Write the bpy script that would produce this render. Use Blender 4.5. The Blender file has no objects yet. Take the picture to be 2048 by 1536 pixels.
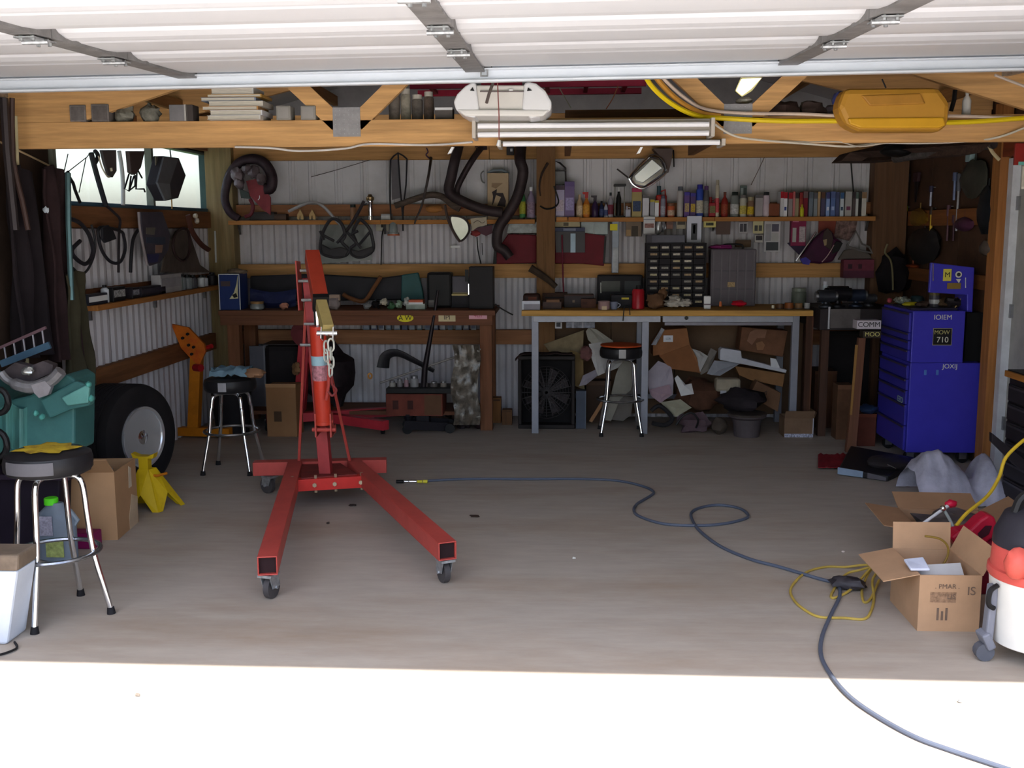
import bpy, bmesh, math, random
from mathutils import Vector, Matrix, Euler, noise
random.seed(7)
C = bpy.context.scene.collection
S = bpy.context.scene
# ---------------------------------------------------------------- camera, sky, sun, exposure
F, HC = 2100.0, 1.65
CAMR = Matrix.Rotation(math.atan(96/2123), 3, 'Z') @ Matrix.Rotation(math.pi/2-math.atan(311/F), 3, 'X') @ Matrix.Rotation(-0.0037, 3, 'Z')
cd = bpy.data.cameras.new('camera'); cam = bpy.data.objects.new('camera', cd); C.objects.link(cam)
cam.matrix_world = Matrix.Translation((0, 0, HC)) @ CAMR.to_4x4()
cd.sensor_width = 36; cd.lens = F*36/2048; cd.clip_end = 300; cd.clip_start = 0.05
S.camera = cam
w = bpy.data.worlds.new('sky'); S.world = w; w.use_nodes = True
nt = w.node_tree; bg = nt.nodes['Background']
sk = nt.nodes.new('ShaderNodeTexSky'); sk.sky_type = 'NISHITA'; sk.sun_disc = False
sk.sun_elevation = math.radians(70); sk.sun_rotation = math.radians(200); sk.air_density = 1.0; sk.dust_density = 3.5
nt.links.new(sk.outputs[0], bg.inputs[0]); bg.inputs[1].default_value = 0.55
sl = bpy.data.lights.new('sun', 'SUN'); sl.energy = 10.0; sl.angle = math.radians(0.55); sl.color = (1, .97, .92)
so = bpy.data.objects.new('sun', sl); C.objects.link(so)
so.rotation_euler = Vector((-0.25, 0.576, -1.0)).to_track_quat('-Z', 'Y').to_euler()
S.view_settings.view_transform = 'Standard'; S.view_settings.look = 'None'; S.view_settings.gamma = 1
S.view_settings.use_curve_mapping = False; S.view_settings.exposure = 0.42

# ---------------------------------------------------------------- placing: a photo pixel seen on a real plane of the garage
def ray(px, py): return CAMR @ Vector(((px-1024)/F, -(py-768)/F, -1))
def P(px, py, y):
    d = ray(px, py); t = y/d.y; return Vector((d.x*t, y, HC+d.z*t))
def PX(px, py, x):
    d = ray(px, py); t = x/d.x; return Vector((x, d.y*t, HC+d.z*t))
def PZ(px, py, z):
    d = ray(px, py); t = (z-HC)/d.z; return Vector((d.x*t, d.y*t, z))

# ---------------------------------------------------------------- materials
def lin(c): return tuple(((v/255)/12.92 if v/255 <= .04045 else ((v/255+.055)/1.055)**2.4) for v in c)
_M = {}
def mat(col, rough=.6, metal=0, var=.12, sc=6, bump=0.0, dirt=None, damt=.5, dsc=2.5, stretch=(1, 1, 1), emis=0, trans=0, alpha=1, coat=0):
    key = (col, rough, metal, var, sc, bump, dirt, damt, dsc, stretch, emis, trans, alpha, coat)
    if key in _M: return _M[key]
    m = bpy.data.materials.new('m_%02x%02x%02x' % col); m.use_nodes = True; _M[key] = m
    n, l = m.node_tree.nodes, m.node_tree.links; b = n['Principled BSDF']
    c = lin(col)
    b.inputs['Roughness'].default_value = rough; b.inputs['Metallic'].default_value = metal
    b.inputs['Base Color'].default_value = (*c, 1)
    b.inputs['Specular IOR Level'].default_value = .5 if rough < .3 else .22
    if coat: b.inputs['Coat Weight'].default_value = coat; b.inputs['Coat Roughness'].default_value = .15
    if emis:
        b.inputs['Emission Color'].default_value = (*c, 1); b.inputs['Emission Strength'].default_value = emis
    if trans:
        b.inputs['Transmission Weight'].default_value = trans; b.inputs['IOR'].default_value = 1.3
    if alpha < 1: b.inputs['Alpha'].default_value = alpha
    if var or bump or dirt:
        tc = n.new('ShaderNodeTexCoord'); mp = n.new('ShaderNodeMapping'); mp.inputs['Scale'].default_value = stretch
        l.new(tc.outputs['Object'], mp.inputs[0])
        nz = n.new('ShaderNodeTexNoise'); nz.inputs['Scale'].default_value = sc; nz.inputs['Detail'].default_value = 6; nz.inputs['Roughness'].default_value = .65
        l.new(mp.outputs[0], nz.inputs['Vector'])
        r = n.new('ShaderNodeValToRGB'); r.color_ramp.elements[0].position = .3; r.color_ramp.elements[1].position = .7
        r.color_ramp.elements[0].color = (*[v*(1-var*1.6) for v in c], 1); r.color_ramp.elements[1].color = (*[min(1, v*(1+var)) for v in c], 1)
        l.new(nz.outputs[0], r.inputs[0]); out = r.outputs[0]
        if dirt:
            d2 = n.new('ShaderNodeTexNoise'); d2.inputs['Scale'].default_value = dsc; d2.inputs['Detail'].default_value = 8; d2.inputs['Roughness'].default_value = .7
            l.new(mp.outputs[0], d2.inputs['Vector'])
            r2 = n.new('ShaderNodeMapRange'); r2.inputs[1].default_value = .48; r2.inputs[2].default_value = .7; r2.inputs[4].default_value = damt
            l.new(d2.outputs[0], r2.inputs[0])
            mx = n.new('ShaderNodeMixRGB'); mx.inputs[2].default_value = (*lin(dirt), 1)
            l.new(r2.outputs[0], mx.inputs[0]); l.new(out, mx.inputs[1]); out = mx.outputs[0]
        l.new(out, b.inputs['Base Color'])
        if bump:
            bp = n.new('ShaderNodeBump'); bp.inputs['Strength'].default_value = bump; bp.inputs['Distance'].default_value = .01
            l.new(nz.outputs[0], bp.inputs['Height']); l.new(bp.outputs[0], b.inputs['Normal'])
    return m
def wood(col=(190, 138, 80), ax='x', rough=.7):
    st = {'x': (.5, 9, 9), 'y': (9, .5, 9), 'z': (9, 9, .5)}[ax]
    return mat(col, rough, var=.2, sc=3, bump=.15, stretch=st, dirt=(112, 74, 40), damt=.35, dsc=2)
PINE = (186, 140, 88)
CHROME = mat((235, 237, 240), .12, 1, var=0)
STEEL = mat((150, 152, 156), .38, .9, var=.15, sc=20)
GALV = mat((168, 170, 172), .42, .7, var=.25, sc=35)
BLK = mat((26, 25, 26), .5, var=.2)
BLKV = mat((34, 33, 35), .42, var=.12)
RUB = mat((30, 28, 30), .75, var=.2, bump=.1)
DARKM = mat((48, 44, 45), .45, .5, var=.3, dirt=(70, 48, 38), damt=.5, dsc=6)
WHITE = mat((222, 223, 224), .5, var=.04)
CARD = mat((172, 134, 98), .85, var=.08, sc=3, bump=.05)
CARDD = mat((146, 108, 74), .85, var=.1, sc=3)
RED = mat((178, 72, 64), .42, var=.1, dirt=(150, 56, 50), damt=.5, dsc=4)
def plain(c, r=.55, **k): return mat(c, r, var=k.pop('var', .08), **k)

# ---------------------------------------------------------------- mesh builder
woff = {}
def cr(pts, k=6, closed=False):
    pts = [Vector(p) for p in pts]; out = []; n = len(pts)
    rng = range(n) if closed else range(n-1)
    for i in rng:
        p0 = pts[i-1] if (i > 0 or closed) else pts[0]; p1 = pts[i]; p2 = pts[(i+1) % n]
        p3 = pts[(i+2) % n] if (closed or i+2 < n) else pts[-1]
        for j in range(k):
            t = j/k
            out.append(.5*((2*p1)+(p2-p0)*t+(2*p0-5*p1+4*p2-p3)*t*t+(3*p1-p0-3*p2+p3)*t**3))
    if not closed: out.append(pts[-1])
    return out
class MB:
    def __init__(s): s.v = []; s.f = []
    def add(s, vs, fs):
        o = len(s.v); s.v += [Vector(v) for v in vs]; s.f += [[i+o for i in f] for f in fs]; return s
    def box(s, lo, hi, rot=None, piv=None):
        x0, y0, z0 = lo; x1, y1, z1 = hi
        vs = [Vector(p) for p in ((x0,y0,z0),(x1,y0,z0),(x1,y1,z0),(x0,y1,z0),(x0,y0,z1),(x1,y0,z1),(x1,y1,z1),(x0,y1,z1))]
        if rot is not None:
            c = Vector(piv) if piv is not None else (vs[0]+vs[6])/2
            vs = [c+rot@(v-c) for v in vs]
        return s.add(vs, [(3,2,1,0),(4,5,6,7),(0,1,5,4),(1,2,6,5),(2,3,7,6),(3,0,4,7)])
    def bar(s, a, b, wd, ht, up=(0, 0, 1)):
        a = Vector(a); b = Vector(b); d = (b-a).normalized(); r = d.cross(Vector(up))
        if r.length < 1e-4: r = d.cross(Vector((0, 1, 0)))
        r.normalize(); u = r.cross(d); vs = []
        for p in (a, b):
            for sx, sy in ((-1,-1),(1,-1),(1,1),(-1,1)): vs.append(p+r*sx*wd/2+u*sy*ht/2)
        return s.add(vs, [(3,2,1,0),(4,5,6,7),(0,1,5,4),(1,2,6,5),(2,3,7,6),(3,0,4,7)])
    def tube(s, pts, r, n=8, closed=False, caps=True, flat=1.0):
        pts = [Vector(p) for p in pts]; m = len(pts); o = len(s.v)
        rs = r if isinstance(r, (list, tuple)) else [r]*m
        T = []
        for i in range(m):
            if closed: t = pts[(i+1) % m]-pts[i-1]
            else: t = pts[min(i+1, m-1)]-pts[max(i-1, 0)]
            T.append(t.normalized() if t.length > 1e-9 else Vector((0, 0, 1)))
        u = T[0].orthogonal().normalized()
        if abs(T[0].z) < .9: u = (Vector((0, 0, 1))-T[0]*T[0].z).normalized()
        for i in range(m):
            u = (u-T[i]*u.dot(T[i])); u = u.normalized() if u.length > 1e-6 else T[i].orthogonal().normalized()
            b = T[i].cross(u)
            for k in range(n):
                a = 2*math.pi*k/n; s.v.append(pts[i]+u*math.cos(a)*rs[i]*flat+b*math.sin(a)*rs[i])
        for i in range(m if closed else m-1):
            j = (i+1) % m
            for k in range(n):
                k2 = (k+1) % n; s.f.append([o+i*n+k, o+i*n+k2, o+j*n+k2, o+j*n+k])
        if caps and not closed:
            s.f.append([o+k for k in range(n)][::-1]); s.f.append([o+(m-1)*n+k for k in range(n)])
        return s
    def cyl(s, a, b, r0, r1=None, n=14): return s.tube([a, b], [r0, r0 if r1 is None else r1], n)
    def lathe(s, prof, o=(0, 0, 0), axis=(0, 0, 1), n=20, sq=None):
        q = Vector(axis).to_track_quat('Z', 'Y').to_matrix(); o = Vector(o); st = len(s.v); m = len(prof)
        for r, z in prof:
            for k in range(n):
                a = 2*math.pi*(k+.5)/n; x, y = math.cos(a)*r, math.sin(a)*r
                if sq: y *= sq
                s.v.append(o+q@Vector((x, y, z)))
        for i in range(m-1):
            for k in range(n):
                k2 = (k+1) % n; s.f.append([st+i*n+k, st+i*n+k2, st+(i+1)*n+k2, st+(i+1)*n+k])
        if prof[0][0] > 1e-5: s.f.append([st+k for k in range(n)][::-1])
        if prof[-1][0] > 1e-5: s.f.append([st+(m-1)*n+k for k in range(n)])
        return s
    def prism(s, poly, ext):
        n = len(poly); ext = Vector(ext); poly = [Vector(p) for p in poly]
        s.add(poly+[p+ext for p in poly], [list(range(n)), list(range(2*n-1, n-1, -1))]+[[(i+1) % n, i, n+i, n+(i+1) % n] for i in range(n)])
        return s
    def sheet(s, poly, t=.004):
        a = Vector(poly[0]); nn = (Vector(poly[1])-a).cross(Vector(poly[2])-a).normalized()
        return s.prism(poly, nn*t)
    def blob(s, c, rad, seed=0, amp=.2, nu=12, nv=8, fq=2.0):
        c = Vector(c); o = len(s.v)
        for i in range(nv+1):
            th = math.pi*i/nv
            for k in range(nu):
                a = 2*math.pi*k/nu; d = Vector((math.sin(th)*math.cos(a), math.sin(th)*math.sin(a), math.cos(th)))
                f = 1+amp*noise.noise(d*fq+Vector((seed*7.3, seed*3.1, seed)))*1.6
                s.v.append(c+Vector((d.x*rad[0], d.y*rad[1], d.z*rad[2]))*f)
        for i in range(nv):
            for k in range(nu):
                k2 = (k+1) % nu; s.f.append([o+i*nu+k, o+(i+1)*nu+k, o+(i+1)*nu+k2, o+i*nu+k2])
        return s
    def grid(s, fn, nu, nv, t=.004):
        o = len(s.v); pts = [[Vector(fn(i/nu, j/nv)) for j in range(nv+1)] for i in range(nu+1)]
        dirn = (pts[1][0]-pts[0][0]).cross(pts[0][1]-pts[0][0]).normalized()*t
        for lay in (0, 1):
            for row in pts:
                for p in row: s.v.append(p+dirn*lay)
        N = (nu+1)*(nv+1); W = nv+1
        for i in range(nu):
            for j in range(nv):
                a = o+i*W+j; q = [a, a+W, a+W+1, a+1]; s.f.append(q[::-1]); s.f.append([x+N for x in q])
        edge = [i*W for i in range(nu+1)]+[nu*W+j for j in range(1, W)]+[i*W+nv for i in range(nu-1, -1, -1)]+[j for j in range(nv-1, 0, -1)]
        for i in range(len(edge)):
            a, b = edge[i], edge[(i+1) % len(edge)]; s.f.append([o+a, o+b, o+b+N, o+a+N])
        return s
    def build(s, name, m, parent=None, smooth=False, bevel=0, org=None):
        if parent is not None: org = woff[parent.name]
        elif org is None:
            xs = [v.x for v in s.v]; ys = [v.y for v in s.v]; zs = [v.z for v in s.v]
            org = Vector(((min(xs)+max(xs))/2, (min(ys)+max(ys))/2, min(zs)))
        me = bpy.data.meshes.new(name)
        me.from_pydata([v-org for v in s.v], [], s.f); me.materials.append(m)
        bm = bmesh.new(); bm.from_mesh(me); bmesh.ops.recalc_face_normals(bm, faces=bm.faces); bm.to_mesh(me); bm.free()
        if smooth:
            for p in me.polygons: p.use_smooth = True
            me.set_sharp_from_angle(angle=math.radians(42))
        ob = bpy.data.objects.new(name, me); C.objects.link(ob)
        if parent is not None: ob.parent = parent
        else: ob.location = org
        woff[ob.name] = Vector(org)
        if bevel:
            b = ob.modifiers.new('edge', 'BEVEL'); b.width = bevel; b.segments = 2; b.limit_method = 'ANGLE'
        return ob
def tag(o, label, cat, group=None, kind=None):
    if label: o['label'] = label
    if cat: o['category'] = cat
    if group: o['group'] = group
    if kind: o['kind'] = kind
    return o
def thing(name, label, cat, loc=(0, 0, 0), group=None):
    o = bpy.data.objects.new(name, None); C.objects.link(o); o.location = Vector(loc); woff[o.name] = Vector(loc)
    o.empty_display_size = .1
    return tag(o, label, cat, group)
def struct(o): o['kind'] = 'structure'; return o
def sroot(name):
    o = bpy.data.objects.new(name, None); C.objects.link(o); woff[o.name] = Vector((0, 0, 0)); o['kind'] = 'structure'; return o
def copy_tree(o, loc=None, rz=None, label=None, parent=None):
    c = o.copy(); C.objects.link(c)
    if parent is not None: c.parent = parent
    if loc is not None: c.location = loc
    if rz is not None: c.rotation_euler.z = rz
    if label: c['label'] = label
    for ch in list(o.children): copy_tree(ch, parent=c)
    return c
def txt(s, size, loc, m, parent, rot=(math.pi/2, 0, 0), name='lettering'):
    cu = bpy.data.curves.new(name, 'FONT'); cu.body = s; cu.size = size; cu.extrude = .0006; cu.align_x = 'CENTER'; cu.align_y = 'CENTER'
    cu.materials.append(m); oc = bpy.data.objects.new('tmp', cu); C.objects.link(oc)
    me = bpy.data.meshes.new_from_object(oc.evaluated_get(bpy.context.evaluated_depsgraph_get())); bpy.data.objects.remove(oc)
    o = bpy.data.objects.new(name, me); C.objects.link(o)
    o.parent = parent; o.location = Vector(loc)-woff[parent.name]; o.rotation_euler = rot; woff[o.name] = woff[parent.name]
    return o
R = lambda a, ax='Z': Matrix.Rotation(math.radians(a), 3, ax)
def ext(px0, py0, px1, py1, y, z0=None):
    a = P(px0, (py0+py1)/2, y); b = P(px1, (py0+py1)/2, y); m = (px0+px1)/2
    zt = P(m, py0, y).z; zb = P(m, py1, y).z if z0 is None else z0
    return a.x, b.x, zb, zt

XL, XR, YB, YF = -3.05, 2.95, 9.2, 2.55   # inner faces of the garage
FLOORM = mat((170, 160, 148), .6, var=.06, sc=9, bump=.1, dirt=(140, 114, 88), damt=.5, dsc=1.1, stretch=(.4, 1.5, 1))
# ================================================================ STRUCTURE
fl = MB().box((XL-.1, YF-.05, -.12), (XR+.1, YB+.1, 0)).build('floor', FLOORM, org=Vector((0, 0, 0))); struct(fl)
FB = mat((70, 52, 42), .8, var=.3)
g = MB().box((-9, -14, -.12), (9, YF-.06, -.004)).build('ground', mat((196, 192, 186), .8, var=.06, sc=4, bump=.05), org=Vector((0, 0, 0))); struct(g)
g = MB().box((-60, -60, -.3), (60, 60, -.13)).build('lawn', mat((74, 96, 48), .95, var=.3, sc=3), org=Vector((0, 0, 0))); struct(g)
SID = mat((205, 204, 208), .42, var=.05, sc=2, dirt=(150, 142, 134), damt=.35, dsc=1.5)
SIDL = mat((196, 194, 200), .42, var=.05, sc=2, dirt=(140, 130, 124), damt=.4, dsc=1.5)
def profile(w0, w1, per, dep, flat):
    pts = []; x = w0
    if flat:   # broad pans, narrow ribs
        while x < w1-1e-6:
            for dx, d in ((0, 0), (.008, -dep), (.022, -dep), (.03, 0), (.05, 0), (.056, -dep*.4), (.066, -dep*.4), (.072, 0)):
                if x+dx <= w1: pts.append((x+dx, d))
            x += per
    else:
        while x < w1-1e-6:
            for dx, d in ((0, 0), (per*.2, -dep), (per*.5, -dep), (per*.7, 0)):
                if x+dx <= w1: pts.append((x+dx, d))
            x += per
    pts.append((w1, 0)); return pts
def sheetwall(root, axis, base, w0, w1, z0, z1, per, dep, flat, m, sgn=1, n=7):
    step = (w1-w0)/n
    for i in range(n):
        a, b = w0+i*step, w0+(i+1)*step
        pr_ = profile(a, b-.003, per, dep, flat); t = .004; mb = MB(); nn = len(pr_); vs = []
        for z in (z0, z1):
            for (u, d) in pr_:
                q = base+sgn*(d-(i % 2)*.002)
                vs.append((u, q, z) if axis == 'x' else (q, u, z))
        mb.add(vs, [[k, k+1, nn+k+1, nn+k] for k in range(nn-1)])
        o = mb.build('corrugated_sheet', m, root)
        so_ = o.modifiers.new('thick', 'SOLIDIFY'); so_.thickness = .002
wb = MB().box((XL-.1, YB+.02, -.1), (XR+.1, YB+.12, 2.6)).build('wall_back', SIDL, org=Vector((0, 0, 0))); struct(wb)
sheetwall(wb, 'x', YB, XL+.02, XR-.02, 0, 1.74, .105, .022, False, SIDL)
sheetwall(wb, 'x', YB, XL+.02, XR-.02, 1.741, 2.4, .226, .010, True, SID)
WZ0, WZ1, WY0, WY1 = 1.81, 2.30, 6.32, 9.10
wl = MB(); 
for lo, hi in (((XL-.06, YF, -.1), (XL-.02, YB+.1, WZ0)), ((XL-.06, YF, WZ1), (XL-.02, YB+.1, 2.6)), ((XL-.06, YF, WZ0), (XL-.02, WY0, WZ1)), ((XL-.06, WY1, WZ0), (XL-.02, YB+.1, WZ1))): wl.box(lo, hi)
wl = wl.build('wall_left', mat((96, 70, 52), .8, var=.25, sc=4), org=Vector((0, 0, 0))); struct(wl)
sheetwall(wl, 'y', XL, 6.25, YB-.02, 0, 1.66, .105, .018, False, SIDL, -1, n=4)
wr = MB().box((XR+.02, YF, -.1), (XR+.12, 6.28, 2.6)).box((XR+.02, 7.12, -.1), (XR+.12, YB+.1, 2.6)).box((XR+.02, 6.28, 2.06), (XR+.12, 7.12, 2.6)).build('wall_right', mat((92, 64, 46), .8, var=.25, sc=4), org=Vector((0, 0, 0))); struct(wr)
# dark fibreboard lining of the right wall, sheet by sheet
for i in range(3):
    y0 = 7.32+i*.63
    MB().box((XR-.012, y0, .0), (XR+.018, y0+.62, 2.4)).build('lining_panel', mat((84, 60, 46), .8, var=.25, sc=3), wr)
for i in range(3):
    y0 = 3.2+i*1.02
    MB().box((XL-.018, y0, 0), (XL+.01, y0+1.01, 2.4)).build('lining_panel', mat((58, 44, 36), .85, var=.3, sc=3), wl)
# front wall around the big door opening
fw = MB().box((XL-.1, YF-.12, -.1), (-2.92, YF, 2.6)).box((2.3, YF-.12, -.1), (XR+.1, YF, 2.6)).box((XL-.1, YF-.12, 2.29), (XR+.1, YF, 2.6)).build('wall_front', SID, org=Vector((0, 0, 0))); struct(fw); fw.rotation_euler.z = -.014; fw.location.x = -.035
# roof: two metal slopes, ridge running front to back
RZ0, RZ1, RXM = 2.45, 3.35, -.05
rf = MB()
for sx, xe in ((-1, XL-.35), (1, XR+.35)):
    rf.prism([(RXM, YF-.25, RZ1), (xe, YF-.25, RZ0), (xe, YF-.25, RZ0+.06), (RXM, YF-.25, RZ1+.06)], (0, YB-YF+.5, 0))
rf = rf.build('ceiling', mat((170, 168, 170), .6, var=.08, sc=2), org=Vector((0, 0, 0))); struct(rf)
gb = MB()
for y in (YF-.1, YB+.05): gb.prism([(XL-.1, y, 2.56), (XR+.1, y, 2.56), (RXM, y, 3.40)], (0, .04, 0))
struct(gb.build('wall_gable', mat((150, 148, 150), .7, var=.1), org=Vector((0, 0, 0))))
for i in range(4):
    for sx, xe in ((-1, XL), (1, XR)):
        t_ = (i+.5)/4; x = RXM+(xe-RXM)*t_; z = RZ1+(RZ0-RZ1)*t_-.09
        MB().box((x-.02, YF, z), (x+.02, YB, z+.08)).build('purlin', wood((150, 108, 66), 'y'), rf)
# trims (horizontal girts, plates, posts)
tn = [0]
def trim(mb, m): 
    tn[0] += 1; return struct(mb.build('trim_%d' % tn[0], m, bevel=.003))
WB = wood(PINE, 'x'); WBD = wood((150, 104, 72), 'x'); WY = wood((132, 88, 58), 'y'); WZ = wood((150, 110, 64), 'z')
zz = P(1000, 318, 9.1).z
trim(MB().box((XL, 9.10, zz), (-.6, 9.178, 2.45)), WB); trim(MB().box((-.597, 9.10, zz), (XR, 9.178, 2.45)), WB)
z0, z1 = P(900, 556, 9.1).z, P(900, 528, 9.1).z
trim(MB().box((-2.8, 9.10, z0), (1.02, 9.178, z1)), WB); trim(MB().box((1.023, 9.10, z0), (2.55, 9.178, z1)), WB)
trim(MB().box((-2.8, 9.10, .65), (.0, 9.178, .776)), WBD); trim(MB().box((.003, 9.10, .65), (2.9, 9.178, .776)), WBD)
trim(MB().box((-2.8, 9.10, 1.76), (.3, 9.178, 1.86)), WBD); trim(MB().box((.303, 9.10, 1.76), (2.62, 9.178, 1.86)), WBD)
trim(MB().box((XL+.02, 9.02, 0), (-2.80, 9.178, 2.45)), wood((140, 122, 86), 'z'))          # corner post
trim(MB().box((2.62, 9.02, 0), (2.90, 9.178, 2.45)), wood((104, 76, 56), 'z'))
trim(MB().box((XL+.001, 6.25, 1.665), (XL+.06, 9.0, 1.80)), WY)
trim(MB().box((XL+.001, 6.25, .62), (XL+.06, 9.0, .76)), WY)
trim(MB().box((XL+.001, 6.25, 2.31), (XL+.06, 9.0, 2.45)), WY)
trim(MB().box((XR-.07, 7.14, 0), (XR-.001, 7.27, 2.45)), wood((170, 112, 62), 'z'))        # stud by the side door
trim(MB().box((XR-.06, 6.1, 2.10), (XR-.001, 7.14, 2.3)), wood((130, 62, 38), 'y'))
trim(MB().box((XR-.05, 7.3, 1.66), (XR-.013, 9.0, 1.78)), wood((140, 86, 48), 'y'))
trim(MB().box((XR-.05, 7.3, 1.22), (XR-.013, 9.0, 1.32)), wood((120, 76, 44), 'y'))
# rough centre post in front of the back wall
a, b = P(1073, 500, 8.86), P(1110, 500, 8.86)
trim(MB().box((a.x, 8.86, 0), (b.x, 9.0, 2.45)), mat((128, 94, 62), .85, var=.3, sc=3, bump=.3, stretch=(9, 9, .6), dirt=(52, 40, 32), damt=.6, dsc=3))
# window in the left wall: frame, mullions, glazing; sunlit siding of the next building beyond
win = sroot('window_1')
FRM = mat((92, 104, 100), .5, var=.08)
MB().box((XL-.06, WY0, WZ0-.012), (XL+.03, WY1, WZ0+.018)).build('window_sill', mat((70, 104, 128), .5), win)
MB().box((XL-.06, WY0, WZ1-.02), (XL+.01, WY1, WZ1)).build('window_frame', FRM, win)
for y in (WY0+.01, 7.88, WY1-.02): MB().box((XL-.045, y-.02, WZ0+.018), (XL+.01, y+.02, WZ1-.02)).build('mullion', mat((120, 124, 112), .6) if y < 8.5 else mat((60, 84, 82), .5), win)
GLS = mat((240, 245, 245), .05, var=0, trans=1)
for y0, y1 in ((WY0+.03, 7.86), (7.90, WY1-.04)): MB().box((XL-.036, y0, WZ0+.02), (XL-.032, y1, WZ1-.02)).build('pane', GLS, win)
nb = MB().box((-6.9, 2, -.1), (-6.8, 13, 4.2)).build('wall_neighbour', WHITE, org=Vector((0, 0, 0))); struct(nb)
sheetwall(nb, 'y', -6.78, 2, 13, 0, 4.2, .3, .02, True, mat((246, 248, 248), .5, var=.02), -1, n=10)
# side door at the right
dr = sroot('door_1'); DW = mat((196, 197, 200), .5, var=.03)
MB().box((XR-.02, 7.06, 0), (XR+.04, 7.13, 2.09)).build('door_jamb', mat((206, 208, 214), .5), dr)
MB().box((XR-.02, 6.22, 2.05), (XR+.04, 7.06, 2.12)).build('door_head', mat((206, 208, 214), .5), dr)
MB().box((XR+.03, 6.26, .01), (XR+.07, 7.055, 2.05)).build('door_leaf', mat((168, 166, 162), .5), dr)
for zc in (.35, 1.1, 1.8): MB().box((XR+.012, 7.03, zc-.045), (XR+.032, 7.058, zc+.045)).build('hinge', STEEL, dr)
# back panel of boards below the long bench
for i in range(4):
    x0 = -.1+i*.55
    MB().box((x0, 9.06, .05), (x0+.545, 9.095, .88)).build('backing_board', mat((104, 82, 64), .8, var=.2, sc=2), wb)

# overhead sectional door, rolled up under the roof, its inner side down
od = sroot('door_2'); od.rotation_euler.y = -.0112; od.location.z = -.006
zf, sl_ = 2.398, .046
def dz(y): return zf-(5.08-y)*sl_
PAN = mat((208, 209, 213), .35, var=.02, sc=2)
ys = [5.075, 4.26, 3.62, 2.98, 2.60]
DXL, DXR = -2.9, 2.26
for i in range(4):
    y1, y0 = ys[i], ys[i+1]+.004
    mb = MB(); prof = []
    L_ = y1-y0
    for u, d in ((0, .022), (.03, .018), (.10, .006), (.2, .0), (L_-.22, .0), (L_-.20, .004), (L_-.17, .004), (L_-.15, 0), (L_-.10, .003), (L_-.05, .014), (L_-.015, .032), (L_, .034)):
        y = y1-max(0, u); prof.append((y, dz(y)+d))
    # underside profile, extruded along x
    n = len(prof); vs = [(DXL, y, z) for y, z in prof]+[(DXR, y, z) for y, z in prof]
    mb.add(vs, [[k, k+1, n+k+1, n+k] for k in range(n-1)])
    o = mb.build('door_section', PAN, od); q = o.modifiers.new('t', 'SOLIDIFY'); q.thickness = .002
mb = MB().prism([(DXL, 5.083, dz(5.08)-.052), (DXR, 5.083, dz(5.08)-.052), (DXR, 5.083, dz(5.08)+.06), (DXL, 5.083, dz(5.08)+.06)], (0, .02, 0)).box((DXL, 5.06, dz(5.08)-.058), (DXR, 5.10, dz(5.08)-.048)).box((DXL, 5.045, dz(5.08)-.004), (DXR, 5.08, dz(5.08)+.002))
mb.build('edge_rail', mat((214, 220, 228), .32, .1, var=.03), od)
mb = MB().prism([(DXL, 5.08, dz(5.08)+.05), (DXR, 5.08, dz(5.08)+.05), (DXR, 2.62, dz(2.62)+.05), (DXL, 2.62, dz(2.62)+.05)], (0, 0, .01)).build('outer_skin', mat((120, 60, 56), .5), od)
STI = mat((132, 130, 130), .5, .2, var=.2, sc=14, dirt=(120, 116, 112), damt=.4)
for xs in (-1.74, -.37, 1.08):
    for i in range(4):
        y1, y0 = ys[i]-.004, ys[i+1]+.004
        w_ = .045
        MB().prism([(xs-w_, y1, dz(y1)-.012), (xs+w_, y1, dz(y1)-.012), (xs+w_, y0, dz(y0)-.012), (xs-w_, y0, dz(y0)-.012)], (0, 0, .05)).build('stile', STI, od)
        h = MB().prism([(xs-.035, y0+.05, dz(y0)-.016), (xs+.035, y0+.05, dz(y0)-.016), (xs+.035, y0-.11, dz(y0)-.022), (xs-.035, y0-.11, dz(y0)-.022)], (0, 0, -.005))
        for dy in (.03, -.09): h.cyl((xs-.02, y0+dy, dz(y0)-.016), (xs-.02, y0+dy, dz(y0)-.034), .007, n=6).cyl((xs+.02, y0+dy, dz(y0)-.016), (xs+.02, y0+dy, dz(y0)-.034), .007, n=6)
        h.cyl((xs-.045, y0-.03, dz(y0)-.028), (xs+.045, y0-.03, dz(y0)-.028), .009, n=8).build('hinge', GALV, od)
# door tracks and hangers
for x in (-2.96, 2.32):
    mb = MB().bar((x, 3.05, dz(3.05)), (x, 5.7, dz(5.7)), .03, .06).bar((x, 3.02, dz(3.05)), (x, 3.02, .1), .03, .06)
    mb.build('door_track', GALV, od)
    MB().bar((x, 5.62, dz(5.6)), (x, 5.62, 2.62), .035, .035).build('track_hanger', GALV, od)

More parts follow.
